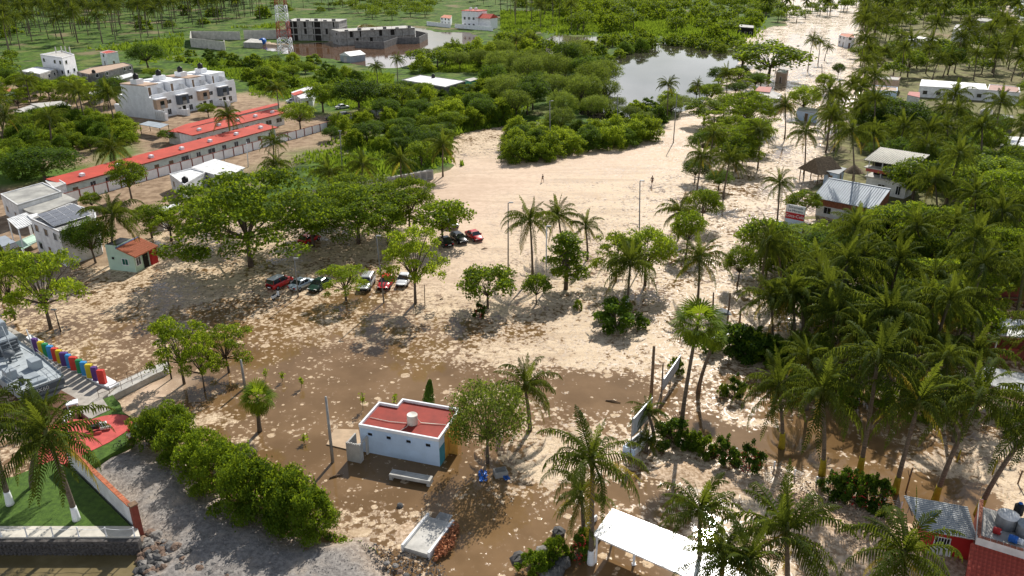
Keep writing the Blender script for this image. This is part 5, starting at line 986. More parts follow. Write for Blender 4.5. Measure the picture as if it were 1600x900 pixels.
# ---------------------------------------------------------------- fence with white posts and bottom right house
F_ = [(1150,712),(1180,722),(1209,733),(1241,746),(1275,757),(1309,768),(1342,779),(1380,791),(1407,797)]; o = thing('wire_fence', 'fence of low white posts and wire along the flooded street', 'fence', G(*F_[0])); c = o.location.copy(); q = [G(a, b)-c for a, b in F_]
for v in q: MB().box(v.x-.06, v.y-.06, -.3, v.x+.06, v.y+.06, .85).build('post', WHITE, o)
for zz in (.35, .6, .8): MB().tube([(v.x, v.y, zz) for v in q], .012, 3).build('wire', STEEL, o)
for k, (px, py, s) in enumerate([(1495,722,1.3),(1550,742,1.5),(1590,756,1.4),(1415,770,2.6)]):
    o = thing('timber_stake', ['yellow painted stake in the foam, left of two', 'yellow painted stake in the foam, right of two', 'dark thin stake at the right edge of the foam', 'slim brown stake near the fence end'][k], 'stake', G(px, py)); MB().tube([(0,0,-.4),(.05,0,s*.6),(.12,.05,s)], .07, 6).build('shaft', YEL if k < 2 else WOOD, o); MB().tube([(.05,0,s*.6),(-.2,.1,s*.9)], .03, 5).build('branch_stub', WOOD, o)
c0, W, a0 = frame((1446, 829), (1526, 844), 2.6); c0.z = 0; o = thing('corrugated_porch', 'red walled lean-to with grey corrugated roof and white window', 'building', c0, a0); TAKEN.append((c0.x+2, c0.y+1, 4))
MB().box(.2, .6, -.4, W, 3.0, 2.4).build('wall', REDP, o); window(o, W*.42, .6, 1.35, 1.0, .9, 'f', WHITE, DARK, 4); MB().box(W*.42-.8, .45, .2, W*.42+.8, .599, .85).build('sill_panel', WHITEW, o)
rm = link('roof', MB().add([(-.2,0,2.55),(W+.1,0,2.55),(W-.1,3.4,3.0),(-1.2,3.4,3.0),(-.2,0,2.6),(W+.1,0,2.6),(W-.1,3.4,3.05),(-1.2,3.4,3.05)], [(3,2,1,0),(4,5,6,7),(0,1,5,4),(1,2,6,5),(2,3,7,6),(3,0,4,7)]).mesh('roof', ZINC), o)
for k in range(17): t = k/16; MB().tube([(-.2-1.0*t, 3.4*t, 2.61+.45*t), (W+.1-.2*t, 3.4*t, 2.61+.45*t)], .045, 5, smooth=False).build('roof_rib', mat('sheet', (.5,.5,.48), .6) if k == 0 else bpy.data.materials['sheet'], rm)
barrel(1454, 806, 3.05, 'small blue barrel on the grey corrugated roof', r=.2, h=.45, lie=True)
c0, W, a0 = frame((1527, 840), (1602, 863), 3.6); c0.z = 0; o = thing('red_tile_house', 'red house with tiled lower roof and white parapet terrace at the bottom right', 'house', c0, a0)
W = 8.5; MB().box(0, 0, -.4, W, 5.2, 3.0).build('wall', MAROON, o); MB().box(.2, .2, 3.0, W, 5.0, 3.08).build('terrace_floor', GREYL, o)
MB().box(-.02, -.02, 3.0, W, .2, 3.65).build('parapet', WHITEW, o); MB().box(-.02, .201, 3.0, .2, 5.2, 3.65).build('parapet', WHITEW, o)
for k in range(20): MB().box(.02+k*.42, -.04, 3.651, .40+k*.42, .22, 3.72).build('coping_brick', BRICK, o)
for k in range(11): MB().box(-.04, .24+k*.44, 3.651, .22, .64+k*.44, 3.72).build('coping_brick', BRICK, o)
lr = MB().add([(-.3,-4.6,1.3),(W,-4.6,1.3),(W,-.02,2.85),(-.3,-.02,2.85),(-.3,-4.6,1.38),(W,-4.6,1.38),(W,-.02,2.93),(-.3,-.02,2.93)], [(3,2,1,0),(4,5,6,7),(0,1,5,4),(1,2,6,5),(2,3,7,6),(3,0,4,7)]).build('tiled_roof', mat('red_tile', (.40,.07,.045), .7, .2, 3), o)
MB().box(-.1, -4.2, -.4, W, -.03, 1.2).build('front_wall', MAROON, o)
tm2 = MB(); tm2.add([(0,0,0),(.28,0,0),(.28,.33,.11),(0,.33,.11),(.14,0,.09),(.14,.33,.17)], [(0,1,4),(0,4,5,3),(4,1,2,5),(2,3,5)]); tmm = tm2.mesh('tile', bpy.data.materials['red_tile'])
for i in range(20):
    for j in range(14): link('tile', tmm, lr, (-.28+i*.30, -4.6+j*.33, 1.385+j*.33*.3385))
def on_roof(px, py, z0): v = G(px, py, z0); return v
v = on_roof(1571, 822, 3.08); t1 = thing('steel_tank', 'steel tank with bright domed lid on the bottom right terrace', 'water tank', v); MB().lathe([(.72,0),(.75,.1),(.75,1.0),(.72,1.05)], 20).build('tank_body', STEEL, t1); MB().lathe([(.78,1.05),(.76,1.12),(.4,1.28),(.01,1.33)], 20).build('lid', mat('bright_lid', (.75,.75,.75), .4, .2, 2), t1)
v = on_roof(1603, 838, 3.08); t1 = thing('steel_tank', 'steel tank cut by the right edge beside the bright-lidded tank', 'water tank', v); MB().lathe([(.72,0),(.75,.1),(.75,1.0),(.72,1.05)], 20).build('tank_body', STEEL, t1); MB().lathe([(.78,1.05),(.76,1.12),(.4,1.25),(.01,1.3)], 20).build('lid', ZINC, t1)
v = on_roof(1590, 803, 3.08); t1 = thing('water_tank', 'dark blue tank behind the bright-lidded steel tank', 'water tank', v); MB().lathe([(.35,0),(.36,.8),(.2,.95),(.01,1.0)], 14).build('tank_body', BLACK, t1); MB().lathe([(.15,1.0),(.15,1.08),(.01,1.1)], 10).build('lid', BLUEP, t1)
barrel(1551, 832, 3.08, 'red bucket on the bottom right terrace', REDP, .28, .5, 'bucket', True); barrel(1575, 845, 3.08, 'blue drum lying on the bottom right terrace', BLUEP, .3, .6, 'drum', True); barrel(1586, 848, 3.08, 'white container beside the blue drum on the terrace', WHITE, .25, .5, 'container', True)
# ---------------------------------------------------------------- poles and lamps
def pole(tx, ty, bx, by, label, r=.09, arm=None, m=GALV, name='street_lamp', cat='street lamp', head=True, z0=0):
    b = G(bx, by, z0); t = atY(tx, ty, b.y); v = t-b; o = thing(name, label, cat, b); MB().tube([(0,0,-.4),(v.x*.5, 0, v.z*.5),(v.x, 0, v.z)], [r*1.25, r, r*.8], 8).build('pole', m, o)
    if arm: MB().tube([(v.x,0,v.z-.1),(v.x+arm*.6,-.1,v.z+.12),(v.x+arm,-.1,v.z+.1)], r*.6, 6).build('arm', m, o)
    if head: MB().bbox(v.x+(arm or 0)-.32,-.22,v.z+.02,v.x+(arm or 0)+.32,.02,v.z+.16,.04).build('lamp_head', STEEL, o)
    return o
pole(509,620,520,722,'grey concrete post standing in the flood left of the bath house',.13,None,GREY,'post','post',False)
pole(376,562,383,606,'short grey post in the flood between the twin trees and the fan palm',.14,None,GREY,'post','post',False)
pole(257,534,268,592,'dark lantern post under the left twin tree',.08,None,BLACK); pole(85,484,95,518,'slim dark post at the top of the coloured letter row',.07,None,BLACK)
pole(1000,283,998,424,'tall lamp post alone on the pale sand, centre right',.09,.3); pole(794,317,794,428,'tall lamp post left of the three central coconut palms',.09,.4)
pole(588,369,600,473,'lamp post just in front of the red striped car',.09,.3); pole(460,404,466,464,'short lamp post behind the silver car',.08,.2)
pole(1058,147,1052,223,'tall leaning lamp post at the sand neck beside the lone palm',.11,.4); pole(859,158,860,236,'grey pole rising from the vine hedge, left of two',.11,.5); pole(965,148,965,212,'grey pole rising from the vine hedge, right of two',.11,.5)
pole(663,445,664,478,'short brown post right of the white-footed tree',.06,None,WOOD,'post','post',False); pole(854,354,853,452,'white lamp post in front of the tall almond tree',.09,.3,WHITEW)
pole(531,205,535,268,'slim pole among the palms behind the car park wall',.1); pole(1022,541,1016,642,'tall timber pole at the near advert board',.17,None,WOOD,'timber_pole','pole',False)
pole(1036,568,1034,612,'thin timber post at the edge-on board',.09,None,WOOD,'timber_pole','pole',False); pole(1098,578,1091,616,'short timber post in foam right of the fan palm trunk',.12,None,WOOD,'timber_pole','pole',False)
pole(1115,457,1113,500,'timber post left of the little grey roof',.12,None,WOOD,'timber_pole','pole',False); pole(1141,458,1137,500,'timber post right of the little grey roof',.12,None,WOOD,'timber_pole','pole',False); pole(1158,478,1155,512,'timber post behind the dark shrubs',.12,None,WOOD,'timber_pole','pole',False)
pole(1164,362,1158,402,'thin post above the shrubs near the street bend',.07,None,WOOD,'timber_pole','pole',False); pole(385,222,388,262,'white pole beside the panelled wall, right of two',.12,None,WHITEW,'post','post',False); pole(349,232,352,270,'thin pole beside the white plain roof',.08,None,GALV,'post','post',False)
pole(297,240,299,262,'thin pole behind the panelled wall posts',.08,None,GALV,'post','post',False); pole(1284,100,1285,122,'utility pole with cross-arm in the upper pale street',.14,None,GREY,'utility_pole','pole',False); pole(1215,70,1212,112,'utility pole by the big dark street tree',.14,.5,GREY)
pole(1342,80,1314,98,'leaning grey pole in the upper street',.12,None,GREY,'utility_pole','pole',False) if False else None
o = thing('small_kiosk_roof', 'little grey roofed stand between two timber posts', 'stand', G(1127, 508)); MB().add([(-1,-.7,1.7),(1,-.7,1.7),(1,.7,1.7),(-1,.7,1.7),(0,-.7,2.1),(0,.7,2.1)], [(0,1,4),(1,2,5,4),(2,3,5),(3,0,4,5),(3,2,1,0)]).build('roof', SHIPD, o); MB().box(-.5,-.4,-.3,.5,.4,1.7).build('body', WHITEW, o)
o = thing('yellow_boat', 'lime yellow and white dinghy lying under the palms', 'boat', G(1120, 530), .5); m_ = MB(); m_.add([(-1.6,-.5,.1),(1.2,-.5,.1),(2.0,0,.25),(1.2,.5,.1),(-1.6,.5,.1),(-1.8,-.8,.75),(1.4,-.8,.75),(2.6,0,.95),(1.4,.8,.75),(-1.8,.8,.75)], [(4,3,2,1,0),(0,1,6,5),(1,2,7,6),(2,3,8,7),(3,4,9,8),(4,0,5,9)]); m_.build('hull', mat('lime_paint', (.55,.65,.04), .5), o); MB().add([(-1.7,-.7,.6),(1.35,-.7,.6),(2.3,0,.75),(1.35,.7,.6),(-1.7,.7,.6)], [(0,1,2,3,4)]).build('deck', WHITE, o)
# blue cloth and block by the bath house tree
o = thing('concrete_block', 'grey concrete block in the flood under the tree beside the bath house', 'block', G(782, 742), .3); MB().bbox(-.6,-.45,-.3,.6,.45,.55,.05).build('block_body', GREY, o); MB().box(-.45,-.3,.551,.45,.3,.6).build('block_top', GREYD, o)
def cloth(px, py, s, label, seed):
    g = np.random.default_rng(seed); n = 9; V = []; 
    for i in range(n):
        for j in range(n): V.append(((i/(n-1)-.5)*s*2+g.normal()*.05, (j/(n-1)-.5)*s+g.normal()*.05, .04+abs(g.normal())*.14))
    m_ = MB(); m_.add(V, [(i*n+j, i*n+j+1, (i+1)*n+j+1, (i+1)*n+j) for i in range(n-1) for j in range(n-1) if g.random() > .12]); return tag(m_.build('blue_cloth', BLUEP, None, G(px, py, .02), g.uniform(0, 3)), label, 'cloth')
cloth(755, 745, .75, 'crumpled blue sheet floating left of the grey concrete block', 1); cloth(790, 747, .45, 'small crumpled blue sheet right of the grey concrete block', 2)
# ---------------------------------------------------------------- vehicles
TYRE = mat('tyre', (.02,.02,.02), .9); RIM = mat('rim', (.35,.35,.37), .35, metal=.8); LAMPW = mat('headlight', (.7,.7,.68), .15); LAMPR = mat('taillight', (.4,.02,.02), .2)
def car(px, py, ang, paint, label, kind='sedan', roofm=None, L_=4.1, Wd=1.68, stripes=False, z0=0.0, group='cars parked in the flooded car park'):
    """ang: heading of the nose in degrees from +X; foot point is the middle of the car"""
    o = thing('parked_car', label, 'car', G(px, py, z0), R(ang), group); hw_ = Wd/2; Lh = L_/2; suv = kind == 'suv'; H1 = .92 if not suv else 1.02; H2 = 1.42 if not suv else 1.68
    st = [(-Lh,.78,.45,H1-.22),(-Lh+.12,.93,.30,H1-.06),(-Lh+.7,.99,.24,H1),(-.6,1.0,.22,H1+.02),(.5,1.0,.22,H1),(Lh-1.0,.98,.24,H1-.04),(Lh-.3,.92,.28,H1-.16),(Lh,.76,.42,H1-.34)]
    b = MB(); vs = []
    for x, k, zb, zt in st:
        w_ = hw_*k
        for y, zz in ((-w_*.86,zb),(-w_,zb+.18),(-w_,zt-.18),(-w_*.90,zt-.02),(-w_*.5,zt+.03),(w_*.5,zt+.03),(w_*.90,zt-.02),(w_,zt-.18),(w_,zb+.18),(w_*.86,zb)): vs.append((x,y,zz))
    n = 10; b.add(vs, [(i*n+k, i*n+(k+1)%n, (i+1)*n+(k+1)%n, (i+1)*n+k) for i in range(len(st)-1) for k in range(n)]+[tuple(range(n)), tuple(range((len(st)-1)*n, len(st)*n))[::-1]], 0, True); b.build('body', paint, o)
    x0, x1, x2, x3 = (-Lh+.75,-Lh+1.35,.35,1.05) if kind == 'sedan' else ((-Lh+.12,-Lh+.35,.35,1.0) if suv else (-Lh+.3,-Lh+.9,.35,1.0)); wb, wt = hw_*.93, hw_*.74
    gl = MB(); gl.add([(x0,-wb,H1),(x3,-wb,H1-.02),(x3,wb,H1-.02),(x0,wb,H1),(x1,-wt,H2-.05),(x2,-wt,H2-.05),(x2,wt,H2-.05),(x1,wt,H2-.05)], [(0,1,5,4),(1,2,6,5),(2,3,7,6),(3,0,4,7)]); gl.build('window_glass', GLASS, o)
    rf = MB(); rf.add([(x1-.04,-wt-.03,H2-.07),(x2+.06,-wt-.03,H2-.07),(x2+.06,wt+.03,H2-.07),(x1-.04,wt+.03,H2-.07),(x1+.08,-wt*.8,H2),(x2-.1,-wt*.8,H2),(x2-.1,wt*.8,H2),(x1+.08,wt*.8,H2)], [(0,1,5,4),(1,2,6,5),(2,3,7,6),(3,0,4,7),(4,5,6,7)]); rf.build('roof', roofm or paint, o)
    pl = MB()
    for s in (-1, 1):
        for xa, xb, za, zb in ((x0,x1,H1,H2-.05),(x3,x2,H1-.02,H2-.05),((x0+x3)/2-.05,(x1+x2)/2,H1,H2-.05)): pl.tube([(xa, s*(wb+.005), za), (xb, s*(wt+.01), zb)], .035, 4)
    pl.build('pillar', paint, o)
    for sx in (-Lh+.82, Lh-.85):
        for s in (-1, 1):
            t = MB(); t.tube([(sx, s*(hw_-.2), .32), (sx, s*(hw_+.01), .32)], .32, 14); w_ = t.build('wheel', TYRE, o); rr = MB(); rr.tube([(sx, s*(hw_+.012), .32), (sx, s*(hw_+.025), .32)], .19, 10); rr.build('rim', RIM, w_)
    for s in (-1, 1):
        MB().box(Lh-.16, s*hw_*.62-.2, H1-.42, Lh-.02, s*hw_*.62+.2, H1-.27).build('headlight', LAMPW, o); MB().box(-Lh+.0, s*hw_*.66-.16, H1-.33, -Lh+.12, s*hw_*.66+.16, H1-.14).build('taillight', LAMPR, o); MB().bbox(.62, s*(hw_+.08)-.09, H1, .78, s*(hw_+.08)+.09, H1+.14, .03).build('mirror', paint, o)
    MB().box(Lh-.04, -.5, .33, Lh+.02, .5, .48).build('grille', BLACK, o); MB().box(-Lh-.02, -.25, .5, -Lh+.03, .25, .62).build('number_plate', WHITE, o)
    if stripes:
        for s in (-1, 1): MB().add([(1.1,s*.22-.1,H1+.0),(Lh-.28,s*.22-.1,H1-.12),(Lh-.28,s*.22+.1,H1-.12),(1.1,s*.22+.1,H1+.0),(1.1,s*.22-.1,H1+.05),(Lh-.28,s*.22-.1,H1-.10),(Lh-.28,s*.22+.1,H1-.10),(1.1,s*.22+.1,H1+.05)],[(4,5,6,7),(0,1,5,4),(2,3,7,6)]).build('stripe', BLACK, o)
    return o
CR = mat('car_red', (.50,.015,.02), .25, .05, spec=.6); CS = mat('car_silver_blue', (.42,.50,.56), .3, .05, metal=.3); CW = mat('car_white', (.72,.73,.74), .25, .05); CK = mat('car_black', (.012,.013,.017), .2, .05, spec=.6); CG = mat('car_dark_green', (.02,.05,.035), .25, .05); CSL = mat('car_silver', (.50,.51,.52), .3, .05, metal=.4)
car(438,447,62,CR,'red car with white roof, leftmost in the lower row','suv',CW,4.2); car(472,449,60,CS,'silver-blue saloon beside the red car with white roof'); car(500,450,250,CG,'dark green car half under the small leafy tree','sedan',CG)
car(573,448,266,CSL,'silver off-roader with dark windscreen between leafy tree and striped red car','suv',None,4.4,1.8); car(604,446,264,CR,'red coupe with two black bonnet stripes','hatch',None,4.4,1.8,True); car(632,442,262,CW,'white car under the tree with the white-painted foot','sedan')
car(695,382,118,CK,'black car at the left end of the upper row','sedan'); car(717,377,300,CK,'black car in the middle of the upper row','hatch'); car(741,373,300,CR,'bright red car at the right end of the upper row','sedan'); car(704,354,300,CW,'white car under the round tree behind the black cars','suv'); car(484,378,60,CR,'red car deep in shade under the big spreading trees','hatch')
car(458,161,20,CW,'white car in the lot beside the small red and white roofs','sedan',group='cars behind the panelled wall'); car(535,170,40,CW,'white car under trees near the right end of the panelled wall','sedan',group='cars behind the panelled wall'); car(540,184,28,CK,'black car close behind the panelled wall','suv',group='cars behind the panelled wall'); car(520,188,28,CK,'dark car just left of the black car behind the panelled wall','sedan',group='cars behind the panelled wall')
# scooter
o = thing('scooter', 'white scooter parked behind the red car with white roof', 'scooter', G(432, 467), R(70)); 
for x in (-.6, .6): t = MB(); t.tube([(x,-.06,.27),(x,.06,.27)], .27, 12); w_ = t.build('wheel', TYRE, o); rr = MB(); rr.tube([(x,-.07,.27),(x,.07,.27)], .12, 8); rr.build('rim', RIM, w_)
MB().bbox(-.85,-.16,.4,-.1,.16,.78,.08).build('body', CW, o); MB().bbox(-.8,-.14,.78,-.15,.14,.88,.04).build('seat', BLACK, o); MB().add([(.35,-.2,.3),(.35,.2,.3),(.5,.16,1.0),(.5,-.16,1.0),(.45,-.2,.3),(.45,.2,.3),(.58,.16,1.0),(.58,-.16,1.0)],[(0,1,2,3),(7,6,5,4),(0,3,7,4),(1,5,6,2),(3,2,6,7)]).build('leg_shield', CW, o); MB().box(-.1,-.15,.28,.4,.15,.34).build('footboard', BLACK, o); MB().tube([(.5,-.32,1.02),(.5,.32,1.02)], .03, 5).build('handlebar', BLACK, o); MB().tube([(.6,0,.3),(.52,0,1.0)], .035, 5).build('fork', STEEL, o)
# ---------------------------------------------------------------- people
SKIN = mat('skin', (.33,.17,.10), .7, .05); HAIR = mat('hair', (.015,.01,.008), .8)
def skinned(name, pts, edges, rad, m, par, sub=1):
    me = bpy.data.meshes.new(name); me.from_pydata(pts, edges, []); o = link(name, me, par); md = o.modifiers.new('s', 'SKIN'); sv = me.skin_vertices[0].data
    for i, r in enumerate(rad): sv[i].radius = (r, r)
    sv[0].use_root = True; o.modifiers.new('d', 'SUBSURF').levels = sub; o.modifiers['d'].render_levels = sub; dg = bpy.context.evaluated_depsgraph_get(); me2 = bpy.data.meshes.new_from_object(o.evaluated_get(dg)); o.modifiers.clear(); o.data = me2; me2.materials.clear(); me2.materials.append(m)
    for p_ in me2.polygons: p_.use_smooth = True
    return o
def person(loc, rz, label, shirt, short, hat=None, arms=((.25,.05,-.5),(-.22,.15,-.5)), stride=.28, shirtless=False, sc=1.0):
    o = thing('person', label, 'person', loc, rz); o.scale = (sc,)*3
    P_ = [(0,0,.92),(0,.0,1.12),(0,.01,1.38),(0,.0,1.48),(0,.01,1.53),(0,.02,1.62),(0,.03,1.70),          # spine neck head
          (-.10,0,.88),(-.10,stride,.50),(-.10,stride*.9,.08),(-.10,stride+.14,.03),(.10,0,.88),(.10,-stride*.4,.50),(.10,-stride*1.1,.10),(.10,-stride*1.1+.14,.03),
          (-.18,0,1.42),(-.25,-.06,1.16),(-.24,.10,.95),(-.23,.14,.87),(.18,0,1.42),(.25,.06,1.16),(.24,.20,.98),(.23,.25,.91)]
    E_ = [(0,1),(1,2),(2,3),(3,4),(4,5),(5,6),(0,7),(7,8),(8,9),(9,10),(0,11),(11,12),(12,13),(13,14),(2,15),(15,16),(16,17),(17,18),(2,19),(19,20),(20,21),(21,22)]
    R_ = [.13,.12,.14,.06,.055,.10,.085,.095,.065,.045,.04,.095,.065,.045,.04,.055,.042,.033,.03,.055,.042,.033,.03]
    nose = [(0,.12,1.62),(0,.15,1.60)]
    for s in (-1, 1):                  # five short fingers each hand
        h_ = P_[18] if s < 0 else P_[22]; k0 = 18 if s < 0 else 22
        for f in range(5):
            i = len(P_); P_.append((h_[0]+(f-2)*.014, h_[1]+.02+.01*(f == 0), h_[2]-.05)); R_.append(.010); E_.append((k0, i)); P_.append((h_[0]+(f-2)*.017, h_[1]+.035, h_[2]-.09+.01*abs(f-2))); R_.append(.008); E_.append((i, i+1))
    i = len(P_); P_.append((0,.10,1.615)); R_.append(.018); E_.append((5, i))
    skinned('body', P_, E_, R_, SKIN, o)
    if not shirtless: skinned('shirt', [(0,0,.95),(0,.0,1.12),(0,.01,1.38),(-.18,0,1.42),(-.23,-.045,1.24),(.18,0,1.42),(.23,.045,1.24)], [(0,1),(1,2),(2,3),(3,4),(2,5),(5,6)], [.15,.145,.16,.075,.062,.075,.062], shirt, o)
    skinned('shorts', [(0,0,.98),(0,0,.90),(-.10,0,.84),(-.10,stride*.7,.58),(.10,0,.84),(.10,-stride*.28,.58)], [(0,1),(1,2),(2,3),(1,4),(4,5)], [.14,.145,.11,.095,.11,.095], short, o)
    MB().lathe([(.095,1.62),(.108,1.68),(.095,1.76),(.05,1.80),(.01,1.81)], 12, (0,.015,0)).build('hair', HAIR, o)
    if hat: m_ = MB(); m_.lathe([(.115,1.70),(.112,1.77),(.06,1.83),(.01,1.84)], 12, (0,.02,0)); m_.box(-.09,.10,1.69,.09,.24,1.705); m_.build('cap', hat, o)
    return o
person(G(1018.5, 290), 2.6, 'person in dark clothes walking on the foam right of the lone lamp post', mat('dark_shirt', (.03,.03,.04), .8), mat('dark_shorts', (.02,.02,.03), .8), sc=1.15)
person(G(848, 284.5), .6, 'small dark figure walking on the pale sand above the central palms', mat('dark_shirt2', (.05,.045,.05), .8), mat('dark_shorts2', (.03,.03,.04), .8), sc=.9)
ps = G(206, 697, .55); person(ps, .5, 'person in a red cap and pale shirt beside the grassy strip at the shrub row', mat('pale_shirt', (.6,.58,.52), .8), mat('dark_shorts3', (.04,.04,.05), .8), REDP, stride=.1)
o = thing('bicycle', 'dark bicycle leaning beside the person in the red cap', 'bicycle', ps+Vector((-.6,-.35,0)), .3)
for x in (-.52, .52):
    t = MB(); t.tube([(x+.33*math.cos(a), 0, .34+.33*math.sin(a)) for a in np.linspace(0, 2*math.pi, 17)], .025, 5, cap=False); w_ = t.build('wheel', TYRE, o); sk = MB()
    for a in np.linspace(0, math.pi, 6)[:-1]: sk.tube([(x-.31*math.cos(a),0,.34-.31*math.sin(a)),(x+.31*math.cos(a),0,.34+.31*math.sin(a))], .006, 3)
    sk.build('spokes', STEEL, w_)
m_ = MB(); 
for a, b in (((-.52,0,.34),(-.1,0,.32)),((-.1,0,.32),(-.22,0,.85)),((-.22,0,.8),(.38,0,.82)),((-.1,0,.32),(.38,0,.78)),((-.52,0,.34),(-.22,0,.8)),((.52,0,.34),(.36,0,.95))): m_.tube([a, b], .02, 5)
m_.build('frame', BLACK, o); MB().bbox(-.34,-.07,.85,-.1,.07,.91,.02).build('saddle', BLACK, o); MB().tube([(.32,-.27,.98),(.36,0,.97),(.32,.27,.98)], .015, 5).build('handlebar', BLACK, o)
# stray driftwood on the foam
for k, (px, py, l_, a_, lab) in enumerate([(958,628,1.6,-.3,'short dark log drifting in the open brown channel'),(757,389,1.0,.4,'small dark twig on the sand below the red car'),(690,468,.5,0,'small grey stump on the foam right of the white-footed tree'),(525,745,1.2,.5,'short brown branch by the grey concrete post')]):
    o = thing('driftwood', lab, 'driftwood', G(px, py, .02), a_); MB().tube([(-l_/2,0,.03),(0,.06,.1),(l_/2,-.03,.05)], [.07,.09,.04], 6).build('log', WOOD, o); MB().tube([(0,.05,.1),(.2,.2,.25)], .03, 5).build('twig', WOOD, o)
# ---------------------------------------------------------------- trees placed one by one: kind, foot x, foot y, crown top row, crown width (photo pixels), label
for kd, bx, by, top, wp, lab, ix in [
 ('light',80,514,388,122,'leafy tree on twin trunks behind the grey boat at the left',0), ('light',24,500,392,70,'smaller leafy tree at the left edge beside the twin-trunk tree',1),
 ('light',288,600,495,96,'left of the twin feathery trees at the end of the ramp path',0), ('light',358,582,506,84,'right of the twin feathery trees at the end of the ramp path',1), ('light',320,612,520,60,'smallest feathery tree between the twin feathery trees',2),
 ('umbrella',392,416,262,235,'very wide spreading tree at the left of the car park grove',0), ('umbrella',345,372,285,130,'spreading tree behind the very wide one on the left',1),
 ('umbrella',560,380,282,176,'wide dark spreading tree over the middle of the lower car row',2), ('umbrella',490,385,292,140,'spreading tree between the two widest trees of the grove',0), ('umbrella',560,350,268,130,'spreading tree at the back of the grove by the concrete panels',1), ('umbrella',640,360,276,90,'spreading tree at the back right of the grove',2),
 ('light',649,474,352,105,'bright leafy tree with white-painted foot right of the striped car',2), ('round',606,382,322,62,'bushy tree between the bright leafy tree and the wide dark one',0),
 ('almond',692,380,312,94,'round open tree over the black cars',0), ('almond',762,482,414,94,'round large-leaved tree alone left of the central palms',1),
 ('light',541,470,412,76,'small leafy tree covering the space between green and silver cars',0), ('tall',884,452,362,72,'tall narrow almond tree right of the white lamp post',0), ('almond',838,476,428,48,'small open sapling tree below the central palms',0),
 ('light',962,440,362,80,'thin yellow-green tree left of the palm with drooping fronds',1), ('round',1008,446,354,95,'dense bright green tree behind the drooping palm',1),
 ('round',1097,352,292,58,'round bush-like tree right of the lone coconut palm on the sand',3), ('round',1072,398,330,60,'green tree between the two street palms',0),
 ('mangrove',762,724,600,128,'grey-green tree leaning over the bath house roof',0),
 ('round',1152,446,384,54,'dark bushy tree beside the flooded street bend, left of two',0), ('round',1196,436,380,58,'dark bushy tree beside the flooded street bend, right of two',3),
 ('round',1252,345,296,58,'round leafy tree behind the lettered roadside board',0), ('light',1250,384,344,92,'yellow-green tree in front of the lettered roadside board',1), ('light',1300,392,342,70,'loose leafy tree below the metal roof house',0), ('round',1366,384,326,54,'bright leafy tree covering the corner of the metal roof',1),
 ('round',1425,322,246,96,'dark leafy tree beside the open restaurant',0), ('round',1540,300,238,110,'bright round tree at the right below the red-tanked roofs',1), ('umbrella',1560,362,262,140,'broad leafy tree at the right edge above the dark sheds',1), ('umbrella',1540,462,352,130,'wide layered tree at the right edge above the ribbed canopy',2),
 ('dark',72,284,224,122,'big dark round tree on the lawn at the left',0), ('round',206,312,250,62,'leafy tree beside the red roof and the panelled wall',0), ('round',238,372,316,66,'bushy tree right of the big drooping palm by the solar house',3), ('dark',150,412,340,70,'dark tree between the kiosk and the solar house',1), ('light',268,376,322,80,'light green tree between kiosk and grove',2), ('round',145,330,300,34,'small yellow-green tree beside the panelled wall',1),
 ('round',268,224,200,46,'round green tree in front of the red roofs',0), ('round',326,184,160,32,'small bright tree in front of the townhouses',1), ('dark',183,164,118,52,'dark round tree left of the townhouses',0), ('light',116,158,116,58,'leafy tree left of the dark round tree by the block house',2), ('dark',232,108,66,62,'large dark green tree behind the small white house',1), ('round',240,122,104,36,'yellowish tree behind the townhouse tanks',1),
 ('round',470,205,158,58,'yellow-green tree beside the lot with red roof canopy',1), ('round',505,176,128,62,'leafy tree left of the big dark trees behind the panelled wall',0), ('dark',562,176,120,84,'big dark tree behind the panelled wall',0), ('round',620,176,126,62,'leafy tree right of the big dark tree by the panelled wall',3),
 ('almond',1200,124,60,120,'huge spreading street tree in the pale sand street',0), ('round',1254,182,132,56,'clipped round tree by the pale blue wall',1), ('round',1286,146,114,34,'small mushroom-shaped tree in the pale street',1), ('dark',1309,122,98,20,'narrow dark tree beside the mushroom-shaped one',1), ('round',1345,92,70,40,'small tree behind the white street house',0),
 ('dark',1398,215,150,96,'very dark dense tree below the pale blue house',0), ('round',1370,190,148,60,'yellow-green crown beside the very dark dense tree',1), ('round',1418,120,78,48,'dark tree among palms above the blue house',0), ('dark',1480,118,72,52,'dark tree above the long white roof',2), ('dark',1400,104,76,36,'pale topped tree left of the dark tree above the long white roof',0),
 ('umbrella',1165,205,140,90,'layered bright tree beside the pond, upper of two',0), ('umbrella',1150,262,196,80,'layered bright tree by the sand street, lower of two',1), ('round',1100,195,150,70,'dark tree right of the lone palm by the pond',0), ('tall',1160,102,70,40,'narrow tree at the right end of the pond',1), ('round',1178,236,180,60,'dark green tree between the layered bright trees',3)]:
    o = tree_px(kd, bx, by, top, wp, lab, None, ix); TAKEN.append((o.location.x, o.location.y, wp/ppm(o.location.y)*.30))
# shrub row along the gravel bank
for k, (bx, by, top, wp, wd) in enumerate([(238,690,622,62,'first'),(268,672,612,72,'second'),(283,712,640,80,'third'),(322,735,652,84,'fourth'),(352,762,672,92,'fifth'),(392,790,686,100,'sixth'),(428,800,704,100,'seventh'),(462,818,720,96,'eighth'),(492,828,748,78,'ninth and last')]):
    tree_px('mound', bx, by, top+10, wp*1.1, '%s large green bush from the patio in the gravel bank row' % wd, 'bushes along the gravel bank', 0, 'bush', 'large_bush', .5)
